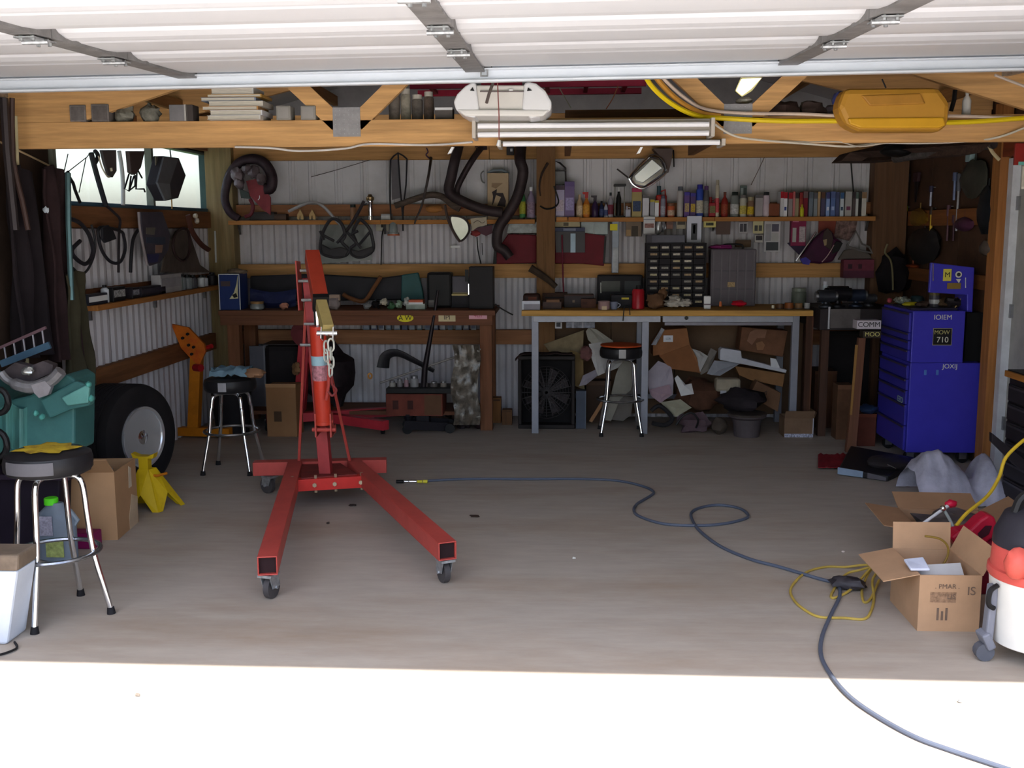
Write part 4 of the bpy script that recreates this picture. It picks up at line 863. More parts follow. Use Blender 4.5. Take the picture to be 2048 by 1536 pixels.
# grey ribbed case
yc = 8.8; xa, xb, zb2, ztp = ext(1421, 498, 1512, 620, yc, Z2)
r = thing('storage_case', 'grey ribbed plastic case standing beside the black parts cabinet', 'case', ((xa+xb)/2, yc, zb2)); GC = mat((96, 90, 96), .5, var=.1)
MB().box((xa, yc, zb2), (xb, yc+.14, ztp)).build('shell', GC, r, bevel=.01)
for k in range(6): x = xa+.02+(xb-xa-.04)*k/5; MB().box((x-.006, yc-.008, zb2+.02), (x+.006, yc+.002, ztp-.02)).build('rib', mat((108, 102, 108), .5), r)
for k in (.3, .62): z = zb2+(ztp-zb2)*k; MB().box((xa+.01, yc-.006, z-.006), (xb-.01, yc+.002, z+.006)).build('cross_rib', mat((84, 80, 86), .5), r)
MB().box((xa+.14, yc-.01, zb2+.16), (xa+.2, yc-.008, zb2+.2)).build('label', mat((176, 150, 110), .6, var=.4, sc=90), r)
MB().tube(cr([Vector((xa+.1, yc+.07, ztp)), Vector((xa+.12, yc+.07, ztp+.035)), Vector((xb-.12, yc+.07, ztp+.035)), Vector((xb-.1, yc+.07, ztp))]), .008, 7).build('handle', BLK, r, smooth=True)

# ================================================================ WALL SHELVES AND WHAT STANDS ON THEM
YS = 8.93
zsL = P(760, 440, YS).z; zsR = P(1430, 434, YS).z
def shelf(label, xa, xb, z, n=1):
    r = thing('wall_shelf', label, 'shelf', ((xa+xb)/2, 9.0, z))
    step = (xb-xa)/n
    for i in range(n): MB().box((xa+i*step, YS, z-.036), (xa+(i+1)*step-.002, 9.155, z)).build('board', wood((176, 120, 64), 'x'), r, bevel=.002)
    m = max(2, int((xb-xa)/.9))
    for i in range(m+1):
        x = xa+.04+(xb-xa-.08)*i/m; MB().prism([(x, 9.05, z-.037), (x, 9.1, z-.037), (x, 9.1, z-.12)], (.02, 0, 0)).build('bracket', STEEL, r)
    return r
shelf('long pine wall shelf above the brown bench', P(456, 440, YS).x, P(1070, 440, YS).x, zsL, 2)
shelf('long wall shelf crowded with cans and books above the parts cabinet', P(1112, 434, YS).x, P(1752, 434, YS).x, zsR, 2)
ys_ = P(1, 1, 1)
# side wall shelf
r = thing('wall_shelf', 'narrow pine shelf running along the corrugated side wall', 'shelf', (-2.95, 7.7, 1.17))
zc = 1.185
MB().box((XL+.02, 6.42, zc-.035), (XL+.18, 9.0, zc)).build('board', wood((168, 112, 60), 'y'), r, bevel=.002)
MB().box((XL+.005, 6.42, zc+.001), (XL+.022, 9.0, zc+.09)).build('back_board', wood((120, 76, 50), 'y'), r)
for y in (6.6, 7.7, 8.8): MB().box((XL+.03, y, zc-.11), (XL+.05, y+.02, zc-.036)).build('bracket', STEEL, r)
# bottles and cans
def bottle(px, w_, py, kind, col, cap, label, lab=None, y=9.0, zs=None, nm=None, cat='bottle', grp='bottles and cans on the wall shelf'):
    z = (zsR if zs is None else zs)+.001; q = P(px, 420, y); x = q.x; rr = max(.014, w_*y/2100/2*.96); h = P(px, py, y).z-z; bm_ = plain(col, .35, var=.1); cm = plain(cap, .4, var=0)
    names = {'can': 'spray_can', 'bottle': 'bottle', 'jug': 'oil_jug', 'trigger': 'spray_bottle', 'carton': 'carton', 'jar': 'jar', 'tube': 'tube_can'}
    r = thing(nm or names[kind], label, cat if kind not in ('carton', 'jar', 'can', 'tube') else {'carton': 'box', 'jar': 'jar', 'can': 'can', 'tube': 'can'}[kind], (x, y, z), grp); o = (x, y, z)
    if kind in ('can', 'tube'):
        MB().lathe([(rr*.95, 0), (rr, .004), (rr, h*.82), (rr*.85, h*.86), (rr*.6, h*.88)], o, n=14).build('body', bm_, r, smooth=True)
        MB().lathe([(rr*.8, h*.86), (rr*.78, h*.985), (rr*.7, h), (0, h)], o, n=12).build('cap', cm, r, smooth=True)
    elif kind == 'bottle':
        MB().lathe([(rr*.9, 0), (rr, .006), (rr, h*.6), (rr*.75, h*.72), (rr*.38, h*.8), (rr*.36, h*.88)], o, n=14).build('body', bm_, r, smooth=True)
        MB().lathe([(rr*.42, h*.87), (rr*.42, h), (0, h)], o, n=10).build('cap', cm, r)
    elif kind == 'jar':
        MB().lathe([(rr*.95, 0), (rr, .005), (rr, h*.75), (rr*.85, h*.82)], o, n=14).build('body', bm_, r, smooth=True); MB().lathe([(rr*.95, h*.81), (rr*.95, h), (0, h)], o, n=14).build('lid', cm, r)
    elif kind == 'jug':
        MB().box((x-rr, y-rr*.7, z), (x+rr, y+rr*.7, z+h*.72)).build('body', bm_, r, bevel=rr*.3); MB().lathe([(rr*.4, h*.71), (rr*.38, h*.85), (rr*.38, h), (0, h)], (x-rr*.45, y, z), n=10).build('cap', cm, r)
        MB().tube([(x+rr*.75, y, z+h*.7), (x+rr*.7, y, z+h*.88), (x-rr*.1, y, z+h*.82)], rr*.16, 6).build('handle', bm_, r, smooth=True)
    elif kind == 'trigger':
        MB().lathe([(rr*.9, 0), (rr, .006), (rr*.95, h*.5), (rr*.45, h*.7), (rr*.3, h*.76)], o, n=14).build('body', bm_, r, smooth=True)
        MB().prism([(x-rr*.5, y-.008, z+h*.76), (x+rr*.4, y-.008, z+h*.76), (x+rr*.5, y-.008, z+h), (x-rr*1.1, y-.008, z+h), (x-rr*1.1, y-.008, z+h*.92), (x-rr*.4, y-.008, z+h*.9)], (0, .016, 0)).build('trigger_head', cm, r)
    else:
        MB().box((x-rr, y-.025, z), (x+rr, y+.03, z+h)).build('body', bm_, r, bevel=.002); MB().box((x-rr, y-.027, z+h*.86), (x+rr, y-.022, z+h-.002)).build('top_band', cm, r)
    if lab:
        lm = plain(lab, .5, var=.3, sc=70)
        if kind in ('carton', 'jug'): MB().box((x-rr*.8, y-max(.028, rr*.72)-.001, z+h*.2), (x+rr*.8, y-.02, z+h*.55)).build('label', lm, r)
        else: MB().lathe([(rr*1.02, h*.12), (rr*1.03, h*.13), (rr*1.03, h*.5), (rr*1.0, h*.51)], o, n=14).build('label', lm, r, smooth=True)
    return r
B = [
 (1045, 13, 372, 'bottle', (60, 120, 70), (30, 40, 34), 'green bottle with yellow label left of the rough post', (170, 170, 60)),
 (1062, 17, 374, 'bottle', (140, 126, 150), (230, 230, 235), 'lilac glass bottle with white cap beside the rough post', (150, 130, 150)),
 (1120, 18, 371, 'carton', (186, 178, 208), (70, 50, 66), 'pale lilac box directly right of the rough post', (200, 186, 200)),
 (1139, 20, 363, 'carton', (112, 92, 140), (96, 76, 128), 'purple box next to the pale lilac box', (160, 150, 196)),
 (1159, 13, 389, 'bottle', (186, 160, 130), (196, 170, 140), 'beige bottle right of the purple box', (206, 186, 160)),
 (1173, 15, 384, 'trigger', (190, 110, 40), (170, 36, 30), 'orange bottle with red spray head', (210, 150, 60)),
 (1190, 15, 391, 'trigger', (50, 34, 66), (40, 28, 40), 'dark purple spray bottle after the orange one', None),
 (1203, 10, 402, 'bottle', (36, 44, 76), (30, 28, 40), 'short navy bottle beside the dark spray bottle', (60, 70, 110)),
 (1212, 9, 405, 'bottle', (170, 172, 184), (40, 36, 50), 'tiny white and navy bottle on the can shelf', (70, 80, 120)),
 (1221, 12, 385, 'bottle', (150, 146, 154), (40, 50, 56), 'grey bottle with blackish round cap', (110, 44, 60)),
 (1256, 11, 412, 'jug', (176, 176, 190), (160, 158, 170), 'small lavender grey jug below the chrome lamp', None),
 (1273, 20, 376, 'carton', (158, 140, 84), (170, 40, 84), 'mustard box with magenta top', (50, 66, 100)),
 (1291, 13, 390, 'carton', (206, 206, 214), (90, 86, 90), 'tall white carton beside the mustard box', None),
 (1304, 9, 399, 'carton', (150, 152, 158), (176, 160, 40), 'grey carton with yellow top edge', None),
 (1313, 8, 401, 'carton', (226, 228, 234), (190, 170, 50), 'bright white slim carton beside the grey one', None),
 (1326, 10, 391, 'can', (140, 140, 156), (90, 92, 110), 'slim silver spray can in the shelf middle', (176, 176, 190)),
 (1342, 15, 407, 'jar', (190, 96, 64), (120, 80, 60), 'orange jar with brown lid', (196, 170, 150)),
 (1360, 13, 373, 'tube', (176, 172, 170), (96, 100, 110), 'tall pale tube with grey cap', None),
 (1373, 11, 384, 'carton', (90, 60, 130), (70, 56, 150), 'violet carton with tan panel', (176, 150, 110)),
 (1385, 11, 386, 'carton', (76, 50, 110), (60, 50, 140), 'darker violet carton with small yellow band', (190, 160, 60)),
 (1399, 15, 369, 'can', (60, 84, 176), (52, 52, 150), 'tall blue spray can with cream label', (196, 190, 170)),
 (1412, 11, 372, 'can', (90, 88, 92), (90, 60, 104), 'dark grey spray can with purple cap', (130, 130, 126)),
 (1424, 14, 394, 'jug', (150, 26, 40), (120, 26, 30), 'crimson oil jug beside the dark grey can', (120, 110, 70)),
 (1434, 8, 360, 'tube', (196, 186, 166), (170, 160, 140), 'tallest thin cream tube rising from the row', (196, 80, 86)),
 (1449, 14, 384, 'bottle', (136, 44, 38), (110, 60, 46), 'rust red bottle right of the cream tube', (150, 70, 50)),
 (1469, 17, 384, 'can', (120, 124, 122), (40, 46, 44), 'grey can with wide black cap', (190, 190, 190)),
 (1486, 14, 390, 'can', (186, 184, 172), (120, 116, 116), 'pale can with small picture standing on it', (196, 180, 90)),
 (1501, 13, 394, 'jar', (134, 104, 86), (150, 140, 110), 'brown jar with yellow label', (206, 176, 50)),
 (1517, 15, 390, 'carton', (160, 154, 156), (90, 86, 90), 'grey carton with navy base', None),
 (1532, 14, 384, 'can', (206, 190, 200), (40, 40, 44), 'pinkish white can with black lumpy cap', None),
]
for b in B: bottle(*b[:7], lab=b[7])
bottle(1322, 22, 372, 'jug', (176, 40, 34), (50, 74, 84), 'red jug with large teal cap behind the front row', None, y=9.08)
bx('terracotta_tile', 'square terracotta tile standing at the end of the bottle row', 'tile', (1536, 407, 1559, 434), 8.98, .04, mat((130, 76, 54), .8, var=.15), z0=zsR+.001, parts=[('dark_edge', 0, .94, 1, 1, mat((40, 30, 30), .7))])
bx('picture_card', 'tiny framed picture card behind the pale can', 'picture', (1480, 371, 1494, 390), 9.06, .006, mat((90, 104, 100), .5), z0=zsR+.001, parts=[('pane', .1, .08, .45, .9, mat((150, 160, 158), .4)), ('pane', .55, .08, .9, .9, mat((60, 70, 68), .4))])
# tall lantern-like glass with black bottle, arch frame
r = thing('glass_lantern', 'tall glass lantern holding a black bottle on the crowded shelf', 'lantern', P(1238, 430, 9.0)); q = P(1239, 430, 9.02); q.z = zsR+.001; hh = P(1239, 368, 9.02).z-q.z
MB().box((q.x-.045, 8.985, q.z), (q.x+.045, 9.07, q.z+.012)).build('base', BLK, r)
MB().box((q.x-.05, 8.98, q.z+hh-.02), (q.x+.05, 9.075, q.z+hh)).build('top', mat((60, 60, 60), .5), r, bevel=.004)
for sx in (-1, 1):
    for yy in (8.99, 9.06): MB().bar((q.x+sx*.04, yy, q.z+.012), (q.x+sx*.04, yy, q.z+hh-.02), .006, .006, up=(0, 1, 0)).build('post', mat((120, 120, 116), .4), r)
MB().lathe([(.02, .013), (.021, .16), (.01, .2), (.01, .215)], (q.x-.008, 9.02, q.z), n=12).build('black_bottle', BLK, r, smooth=True); MB().lathe([(.012, .215), (.009, .25), (0, .25)], (q.x-.008, 9.02, q.z), n=10).build('white_cap', WHITE, r, smooth=True)
r = thing('arched_bracket', 'dark arched metal frame standing behind the lilac box', 'frame', P(1120, 430, 9.1))
pts = [P(x, y, 9.09) for x, y in ((1109, 428), (1109, 322), (1120, 326), (1131, 336), (1132, 370), (1132, 428))]
MB().tube(pts, .008, 6).build('bar', mat((60, 54, 54), .5), r, smooth=True); MB().bar(P(1109, 341, 9.09), P(1132, 341, 9.09), .006, .05, up=(0, 1, 0)).build('crosspiece', mat((84, 80, 80), .5), r)
MB().box((P(1111, 400, 9.1).x, 9.096, P(1111, 369, 9.1).z), (P(1130, 400, 9.1).x, 9.1, P(1111, 343, 9.1).z)).build('pane', mat((140, 140, 140), .3), r)
# row of books and manuals
BK = [(1564, 6, 'red-topped white', (206, 206, 210), (170, 20, 36)), (1571, 7, 'bright white', (230, 230, 236), (170, 20, 36)), (1581, 8, 'grey', (150, 140, 140), (160, 24, 36)), (1588, 4, 'thin pink', (196, 120, 120), (190, 100, 100)), (1594, 7, 'tan and brown', (150, 140, 110), (60, 44, 44)), (1602, 6, 'brick red', (150, 60, 44), (140, 40, 40)),
 (1611, 9, 'dark crimson', (120, 20, 40), (110, 90, 90)), (1622, 8, 'blue-grey', (112, 124, 136), (96, 104, 116)), (1631, 7, 'ash grey', (136, 144, 150), (90, 90, 96)), (1638, 5, 'sandy', (176, 150, 120), (190, 160, 110)), (1646, 8, 'dusky violet', (80, 76, 104), (96, 66, 50)), (1656, 7, 'sky blue', (140, 166, 216), (70, 70, 120)),
 (1666, 9, 'medium blue', (92, 116, 170), (90, 104, 150)), (1675, 7, 'slate blue', (76, 84, 120), (70, 76, 110)), (1684, 7, 'ice white', (200, 212, 220), (60, 96, 140)), (1697, 13, 'wide pale grey', (176, 174, 172), (176, 174, 172)), (1708, 6, 'dark taupe', (84, 74, 74), (60, 52, 54)), (1714, 5, 'slim white', (210, 214, 212), (90, 110, 100)), (1720, 6, 'black', (32, 30, 30), (60, 60, 56)), (1728, 9, 'end-of-row cream', (206, 204, 196), (150, 120, 90))]
for i, (px, w_, nm, c_, tc) in enumerate(BK):
    y = 8.97; x = P(px, 410, y).x; hw = w_*y/2100/2*.97; z = zsR+.001; hh = P(px, 383+(i % 3), y).z-z
    r = thing('manual', '%s spine in the row of manuals beside the terracotta tile' % nm, 'book', (x, y, z), 'manuals at the end of the shelf')
    MB().box((x-hw, y, z), (x-hw+.0015, y+.14, z+hh)).box((x+hw-.0015, y, z), (x+hw, y+.14, z+hh)).box((x-hw+.0015, y, z), (x+hw-.0015, y+.002, z+hh)).build('cover', plain(c_, .5), r)
    MB().box((x-hw+.002, y+.003, z+.003), (x+hw-.002, y+.137, z+hh-.004)).build('pages', mat((170, 164, 150), .8), r)
    MB().box((x-hw, y-.0012, z+hh*.74), (x+hw, y-.0001, z+hh-.001)).build('spine_band', plain(tc, .5), r)
    if i in (1, 5, 11, 12, 14, 15): MB().box((x-hw*.6, y-.001, z+hh*.25), (x+hw*.6, y-.0001, z+hh*.4)).build('spine_print', plain(((40, 60, 130), (190, 150, 120), (230, 236, 246), (170, 190, 226), (50, 70, 100), (120, 60, 90))[(1, 5, 11, 12, 14, 15).index(i)], .5), r)
bottle(1604, 8, 409, 'bottle', (206, 200, 36), (190, 180, 40), 'small bright yellow bottle before the manuals', None, y=8.945)
# on the left-hand pine shelf
r = thing('door_closer', 'chrome and brass valve fitting standing on the pine shelf', 'valve', P(741, 430, 9.0)); q = P(741, 435, 8.99); q.z = zsL+.001
MB().lathe([(.022, 0), (.022, .03), (.016, .035), (.02, .07), (.02, .14), (.026, .15), (.026, .16)], q, n=14).build('body', CHROME, r, smooth=True); MB().lathe([(.026, .16), (.034, .17), (.034, .19), (.02, .2), (.014, .215), (0, .216)], q, n=10).build('brass_top', mat((150, 126, 92), .35, .8), r, smooth=True); MB().cyl(q+Vector((0, 0, .14)), q+Vector((-.06, 0, .13)), .012, n=8).build('side_outlet', CHROME, r)
bottle(706, 12, 409, 'jar', (160, 120, 90), (36, 40, 36), 'cream and brown jar with black cap on the pine shelf', None, y=9.05, zs=zsL, grp=None)
for k, (x0_, y0_, x1_, y1_, c_, nm) in enumerate(((500, 424, 548, 440, (62, 58, 58), 'dull grey metal plate'), (548, 428, 572, 440, (80, 60, 50), 'brown metal bracket plate'), (762, 428, 782, 438, (190, 190, 190), 'white flat switch box'))): bx('flat_part', nm+' lying on the pine shelf', 'part', (x0_, y0_, x1_, y1_), 9.0, .1, plain(c_, .5, var=.25), z0=zsL+.001, parts=[('edge', 0, .0, 1, .25, plain(tuple(int(v*.8) for v in c_), .5))])
for k, x in enumerate((600, 624)): poly('wooden_clip', ('first' if k == 0 else 'second')+' small tan wooden clip under the chrome handlebar', 'clip', [(x-5, 439), (x-6, 430), (x, 419), (x+6, 430), (x+7, 439), (x+2, 439), (x, 430), (x-2, 439)], 8.98, .02, mat((190, 160, 110), .6))
# chrome bent bar lying over the shelf edge and down to the first mask
line('handlebar', 'bent chrome bar arched over the pine shelf', 'bar', [(577, 423), (596, 414), (616, 406), (634, 406), (650, 416), (668, 436), (684, 452), (692, 460)], 8.9, .013, mat((190, 190, 194), .3, .5))
def mask(nm, label, side, pts, wedge, strut):
    r = thing(nm, label, 'car part', P(sum(p[0] for p in pts)/len(pts), max(p[1] for p in pts), 8.85)); M_ = mat((52, 50, 54), .5, var=.15)
    line('rim', None, None, pts, 8.85, .014, M_, parent=r, closed=True)
    poly('pad', None, None, wedge, 8.82, .05, mat((58, 56, 58), .65, var=.15), parent=r, bev=.01)
    for st in strut: line('strut', None, None, st, 8.84, .012, M_, parent=r, k=1)
    return r
mask('wheel_cover', 'black looped bracket with solid pad hung at the crossed bars', 0, [(664, 438), (650, 456), (642, 480), (643, 505), (668, 514), (692, 510), (696, 498), (684, 484), (690, 470), (682, 446)], [(642, 488), (660, 498), (680, 494), (697, 500), (690, 513), (670, 515), (645, 508)], [[(645, 470), (668, 482)], [(692, 466), (674, 486)], [(640, 462), (648, 480)]])
mask('wheel_cover', 'second black looped bracket, mirrored, hung right of the crossed bars', 1, [(722, 440), (738, 456), (744, 474), (746, 500), (724, 514), (706, 510), (700, 498), (712, 486), (706, 466), (714, 446)], [(700, 498), (716, 502), (746, 492), (748, 503), (728, 513), (712, 514), (703, 508)], [[(740, 464), (718, 490)], [(694, 464), (722, 496)], [(700, 470), (716, 462)]])
line('crossed_bar', 'flat black bar crossing down between the two looped brackets', 'bar', [(728, 402), (716, 426), (700, 452), (678, 484)], 8.87, .014, mat((52, 46, 50), .5), k=2)
poly('glass_sheet', 'faint grey glass sheet hung behind the looped brackets', 'glass', [(640, 447), (746, 447), (744, 520), (636, 528)], 9.09, .005, mat((124, 128, 126), .25, var=.1))
# outlet with lead
r = thing('wall_outlet', 'small white outlet with a plugged black lead below the pine shelf', 'outlet', P(760, 455, 9.12)); a_, b_, c_, d_ = ext(752, 447, 778, 462, 9.12)
MB().box((a_, 9.11, c_), (b_, 9.135, d_)).build('cover_plate', mat((186, 184, 170), .5), r, bevel=.003); MB().box((a_+.05, 9.085, c_+.03), (a_+.075, 9.109, c_+.06)).build('plug', BLK, r)
line('cord', None, None, [(769, 451), (764, 470), (763, 500), (762, 530)], 9.09, .005, BLK, parent=r)
r = thing('work_lamp', 'small glass work lamp with orange foot hung below the shelf', 'lamp', P(787, 460, 8.95))
MB().lathe([(.05, 0), (.05, .012), (.036, .014), (.034, .085), (.02, .1)], P(787, 468, 8.95), n=14).build('glass', mat((130, 136, 136), .2, var=.2), r, smooth=True); MB().lathe([(.052, -.014), (.052, 0), (0, 0)], P(787, 468, 8.95), n=14).build('orange_foot', mat((170, 96, 66), .5), r); MB().cyl(P(787, 450, 8.95), P(787, 442, 8.95), .012).build('neck', mat((180, 150, 90), .4), r)
# frame of black straps
r = thing('strap_hanger', 'narrow black frame of straps hung from the top plate', 'frame', P(796, 400, 8.95)); SM = mat((40, 38, 42), .5)
for pts in ([(781, 320), (780, 400), (784, 460)], [(814, 318), (812, 370), (806, 420), (806, 462)], [(796, 306), (800, 370), (806, 440)], [(781, 320), (796, 306), (814, 318)]): line('strap', None, None, pts, 8.95, .007, SM, parent=r, k=2)
MB().sheet([P(782, 320, 8.96), P(798, 318, 8.96), P(802, 395, 8.96), P(784, 400, 8.96)], .004).build('grey_panel', mat((96, 92, 96), .5), r)
line('brake_lever', 'thin dark tapered bar hanging from a purple string', 'bar', [(862, 316, 9.07), (858, 345), (850, 385), (842, 415), (832, 438), (829, 448)], 8.85, [.013, .007], mat((64, 54, 52), .5, .3))
line('string', 'short purple string knotted to the top plate', 'string', [(853, 296), (856, 304), (852, 310), (860, 318)], 9.08, .005, mat((70, 50, 80), .8))
line('long_wire', 'thin wire drooping from the truss across the back wall', 'wire', [(622, 354), (680, 338), (760, 314), (830, 296), (850, 300)], 9.11, .003, mat((60, 50, 48), .6), k=2, n=5)
line('curved_hook', 'dark horn-shaped hook fixed on the rough wooden post', 'hook', [(1096, 326), (1084, 348), (1079, 372), (1081, 392)], 8.85, [.012, .005], mat((58, 44, 38), .7))
line('tie_wire', 'black wire looped round the rough wooden post', 'wire', [(1080, 412), (1092, 418), (1108, 415), (1117, 404), (1112, 384), (1108, 372)], 8.845, .007, BLK)
line('branch', 'short dark log propped against the foot of the rough post', 'log', [(1060, 536), (1076, 546), (1096, 560), (1112, 574)], 8.8, [.034, .024], mat((66, 54, 44), .9, var=.3, bump=.4))
line('bent_rod', 'short black rod poking from the end of the brown bench', 'rod', [(990, 608), (1004, 618), (1026, 630)], 8.6, .006, BLK, k=2)
solid(MB().blob(P(474, 543, 8.62), (.07, .05, .022), 77, .5), 'dried_scraps', 'pale dried scraps lying on top of the blue carton', 'scrap', mat((120, 104, 88), .8, var=.5), smooth=True)
# driftwood and mirror
line('driftwood', 'thick arched grey-brown driftwood on the pine shelf', 'wood', [(790, 412), (830, 398), (860, 390), (885, 394), (905, 410), (920, 418)], 8.95, [.026, .03], mat((88, 76, 68), .9, var=.3, sc=10, bump=.6, stretch=(1, 1, 6)), n=9)
solid(MB().blob(P(868, 418, 8.96), (.075, .03, .032), 5, .15), 'wood_slab', 'oval tan wood slab under the driftwood', 'wood', wood((180, 122, 66), 'x'), smooth=True)
line('rusty_pipe', 'rusty brown pipe end lying at the driftwood tip', 'pipe', [(912, 416), (935, 412), (952, 418)], 9.0, [.022, .012], mat((112, 62, 44), .7))
r = thing('oval_mirror', 'oval grey mirror in a dark curved frame hanging from the shelf', 'mirror', P(915, 480, 8.88))
ov = [(900, 434), (912, 432), (926, 436), (936, 446), (938, 462), (930, 476), (920, 482), (912, 474), (904, 456)]
poly('glass', None, None, ov, 8.89, .008, mat((190, 194, 194), .12, .6), parent=r); line('frame', None, None, ov, 8.885, .009, mat((70, 62, 64), .4), parent=r, closed=True, k=4)
line('arm', None, None, [(890, 410), (895, 435), (906, 462), (920, 484)], 8.87, .011, mat((80, 66, 62), .5), parent=r)
bx('paper_label', 'white paper strip on the wall beneath the oval mirror', 'paper', (900, 491, 920, 496), 9.12, .003, WHITE, parts=[('tape', .0, 0, .1, 1, mat((190, 190, 180), .5))])
# tags next to it
r = thing('hung_tin', 'cream and maroon tin hung on the wall beside the oval mirror', 'tin', P(958, 470, 8.9)); MB().prism([P(x, y, 8.9) for x, y in ((941, 437), (973, 434), (974, 450), (956, 454), (944, 462))], (0, .02, 0)).build('cream_card', mat((176, 166, 146), .6, var=.12), r); MB().prism([P(x, y, 8.92) for x, y in ((946, 458), (984, 450), (985, 466), (972, 472), (950, 462))], (0, .03, 0)).build('maroon_body', mat((84, 40, 56), .5), r)
line('drawn_mark', None, None, [(947, 446), (955, 441), (964, 446), (970, 443)], 8.897, .0022, mat((90, 80, 76), .7), parent=r)
solid(MB().blob(P(951, 467, 8.9), (.04, .03, .022), 31, .4), 'red_rag', 'small red and white rag below the cream tin', 'rag', mat((160, 70, 70), .8, var=.4), smooth=True); line('hook_wire', 'thin dark wire hanging under the red rag', 'wire', [(954, 474), (956, 500), (962, 528)], 8.95, .005, BLK, k=3); line('hook_wire', 'short thin rod on the wall left of the red door skin', 'wire', [(964, 486), (965, 510)], 9.1, .003, BLK, k=1)
# hanging exhaust pipes
PIP = mat((60, 50, 52), .55, .3, var=.25, sc=8)
line('exhaust_pipe', 'thick dark bent pipe hanging from the truss, lower end crossing another', 'pipe', [(918, 288, 9.06), (910, 320), (903, 352), (899, 385), (930, 405), (970, 420), (1005, 425)], 8.84, .044, PIP, n=12)
line('exhaust_pipe', 'slimmer dark pipe running beside the thick bent pipe', 'pipe', [(962, 296, 9.07), (946, 318), (928, 348), (914, 378), (916, 395)], 8.9, .026, PIP, n=10)
line('pipe_hanger', 'dark flat hanger holding the slim pipe to the truss', 'bracket', [(950, 292), (974, 292), (974, 297), (952, 299)], 9.07, .012, PIP, k=1)
line('exhaust_pipe', 'heavy dark curved pipe falling to the red panel beside the rough post', 'pipe', [(1042, 290, 9.06), (1040, 320), (1046, 345), (1036, 390), (1018, 425), (998, 455), (994, 490), (1008, 500), (1020, 515)], 8.84, [.048, .042], PIP, n=12)
bx('clamp_block', 'small dark clamp holding the curved pipe at the top plate', 'clamp', (1013, 292, 1028, 310), 9.06, .045, mat((40, 36, 38), .5), parts=[('bolt', .5, .3, .8, .6, STEEL)])
# tan box with bird picture
r = bx('filter_box', 'tan cardboard box with dark pictures standing on the shelf', 'box', (975, 346, 1017, 438), 9.02, .08, mat((186, 164, 134), .8, var=.08), z0=zsL+.001)
poly('dark_print', None, None, [(984, 366), (1006, 366), (992, 377), (983, 374)], 9.017, .003, mat((150, 126, 100), .7), parent=r)
poly('dark_print', None, None, [(984, 384), (994, 378), (993, 386), (1006, 386), (1012, 402), (1010, 414), (994, 412), (1002, 394), (992, 390), (988, 404), (984, 412), (986, 392)], 9.016, .004, mat((60, 52, 54), .7), parent=r)
line('grab_handle', 'small grey curved handle on the wall left of the tan box', 'handle', [(968, 342), (962, 348), (964, 362), (970, 366)], 9.1, .006, mat((110, 110, 108), .4), k=4)
solid(MB().tube([P(x, y, 9.06) for x, y in ((975, 347), (985, 341), (1005, 340), (1018, 348))], .012, 8), 'paper_roll', 'bluish grey paper roll on top of the tan box', 'roll', mat((120, 130, 136), .6), smooth=True)
# red door skins on both sides of the post
r = thing('car_door_skin', 'dark red car door panel standing on the girt left of the post', 'car part', P(1030, 528, 8.98)); RD = mat((104, 20, 34), .6, var=.15)
poly('panel', None, None, [(992, 528), (992, 502), (1004, 486), (1016, 468), (1073, 470), (1073, 526)], 9.0, .03, RD, parent=r, bev=.008); poly('window_glass', None, None, [(1014, 466), (1018, 446), (1073, 444), (1073, 466)], 9.02, .008, mat((110, 118, 120), .25, var=.4, sc=18), parent=r); poly('dark_edge', None, None, [(986, 528), (988, 498), (993, 490), (993, 528)], 8.99, .03, BLK, parent=r)
r = thing('car_door_skin', 'dark red panel with black window right of the post', 'car part', P(1160, 528, 8.98))
poly('panel', None, None, [(1110, 527), (1110, 465), (1170, 466), (1212, 472), (1208, 532), (1160, 527)], 9.0, .03, RD, parent=r, bev=.006); poly('black_window', None, None, [(1112, 505), (1110, 463), (1170, 462), (1170, 505)], 8.975, .024, mat((34, 26, 34), .35), parent=r); MB().box((P(1141, 490, 8.97).x, 8.965, P(1141, 505, 8.97).z), (P(1151, 490, 8.97).x, 8.974, P(1141, 467, 8.97).z)).build('silver_strip', mat((110, 124, 136), .35, .4), r); poly('dark_edge', None, None, [(1209, 474), (1213, 472), (1210, 524), (1206, 528)], 8.99, .03, BLK, parent=r)
line('strap', 'narrow maroon strap hanging over the dark red panel', 'strap', [(1124, 470), (1125, 510), (1126, 560), (1128, 600)], 8.93, .007, mat((110, 40, 56), .7), k=1)
bx('stereo_box', 'blue-grey flat box lying on the dark red panel', 'box', (1108, 455, 1170, 463), 8.96, .04, mat((60, 66, 92), .5), parts=[('print', .3, .2, .7, .8, mat((120, 126, 146), .5))])
bx('cream_carton', 'long cream carton hung below the shelf right of the post', 'box', (1109, 443, 1160, 454), 9.0, .1, mat((170, 160, 130), .7, var=.15), parts=[('print', .35, .2, .55, .8, mat((90, 84, 70), .7))])
bx('plastic_tray', 'clear bluish plastic tray hung below the shelf', 'tray', (1162, 443, 1216, 469), 9.04, .08, mat((126, 140, 142), .25, var=.2), parts=[('rim', 0, 0, 1, .12, mat((150, 160, 160), .3)), ('fold', .45, .12, .5, 1, mat((146, 156, 158), .3))])
for k, (x0_, x1_, c_) in enumerate(((1112, 1134, (196, 140, 80)), (1136, 1160, (186, 120, 66)))): bx('wood_offcut', ('short' if k else 'shorter')+' pale wood offcut screwed below the crowded shelf', 'wood', (x0_, 434, x1_, 441), 8.9, .028, wood(c_, 'x'), parts=[('end_mark', 0, 0, .04, 1, mat((70, 50, 36), .7))])
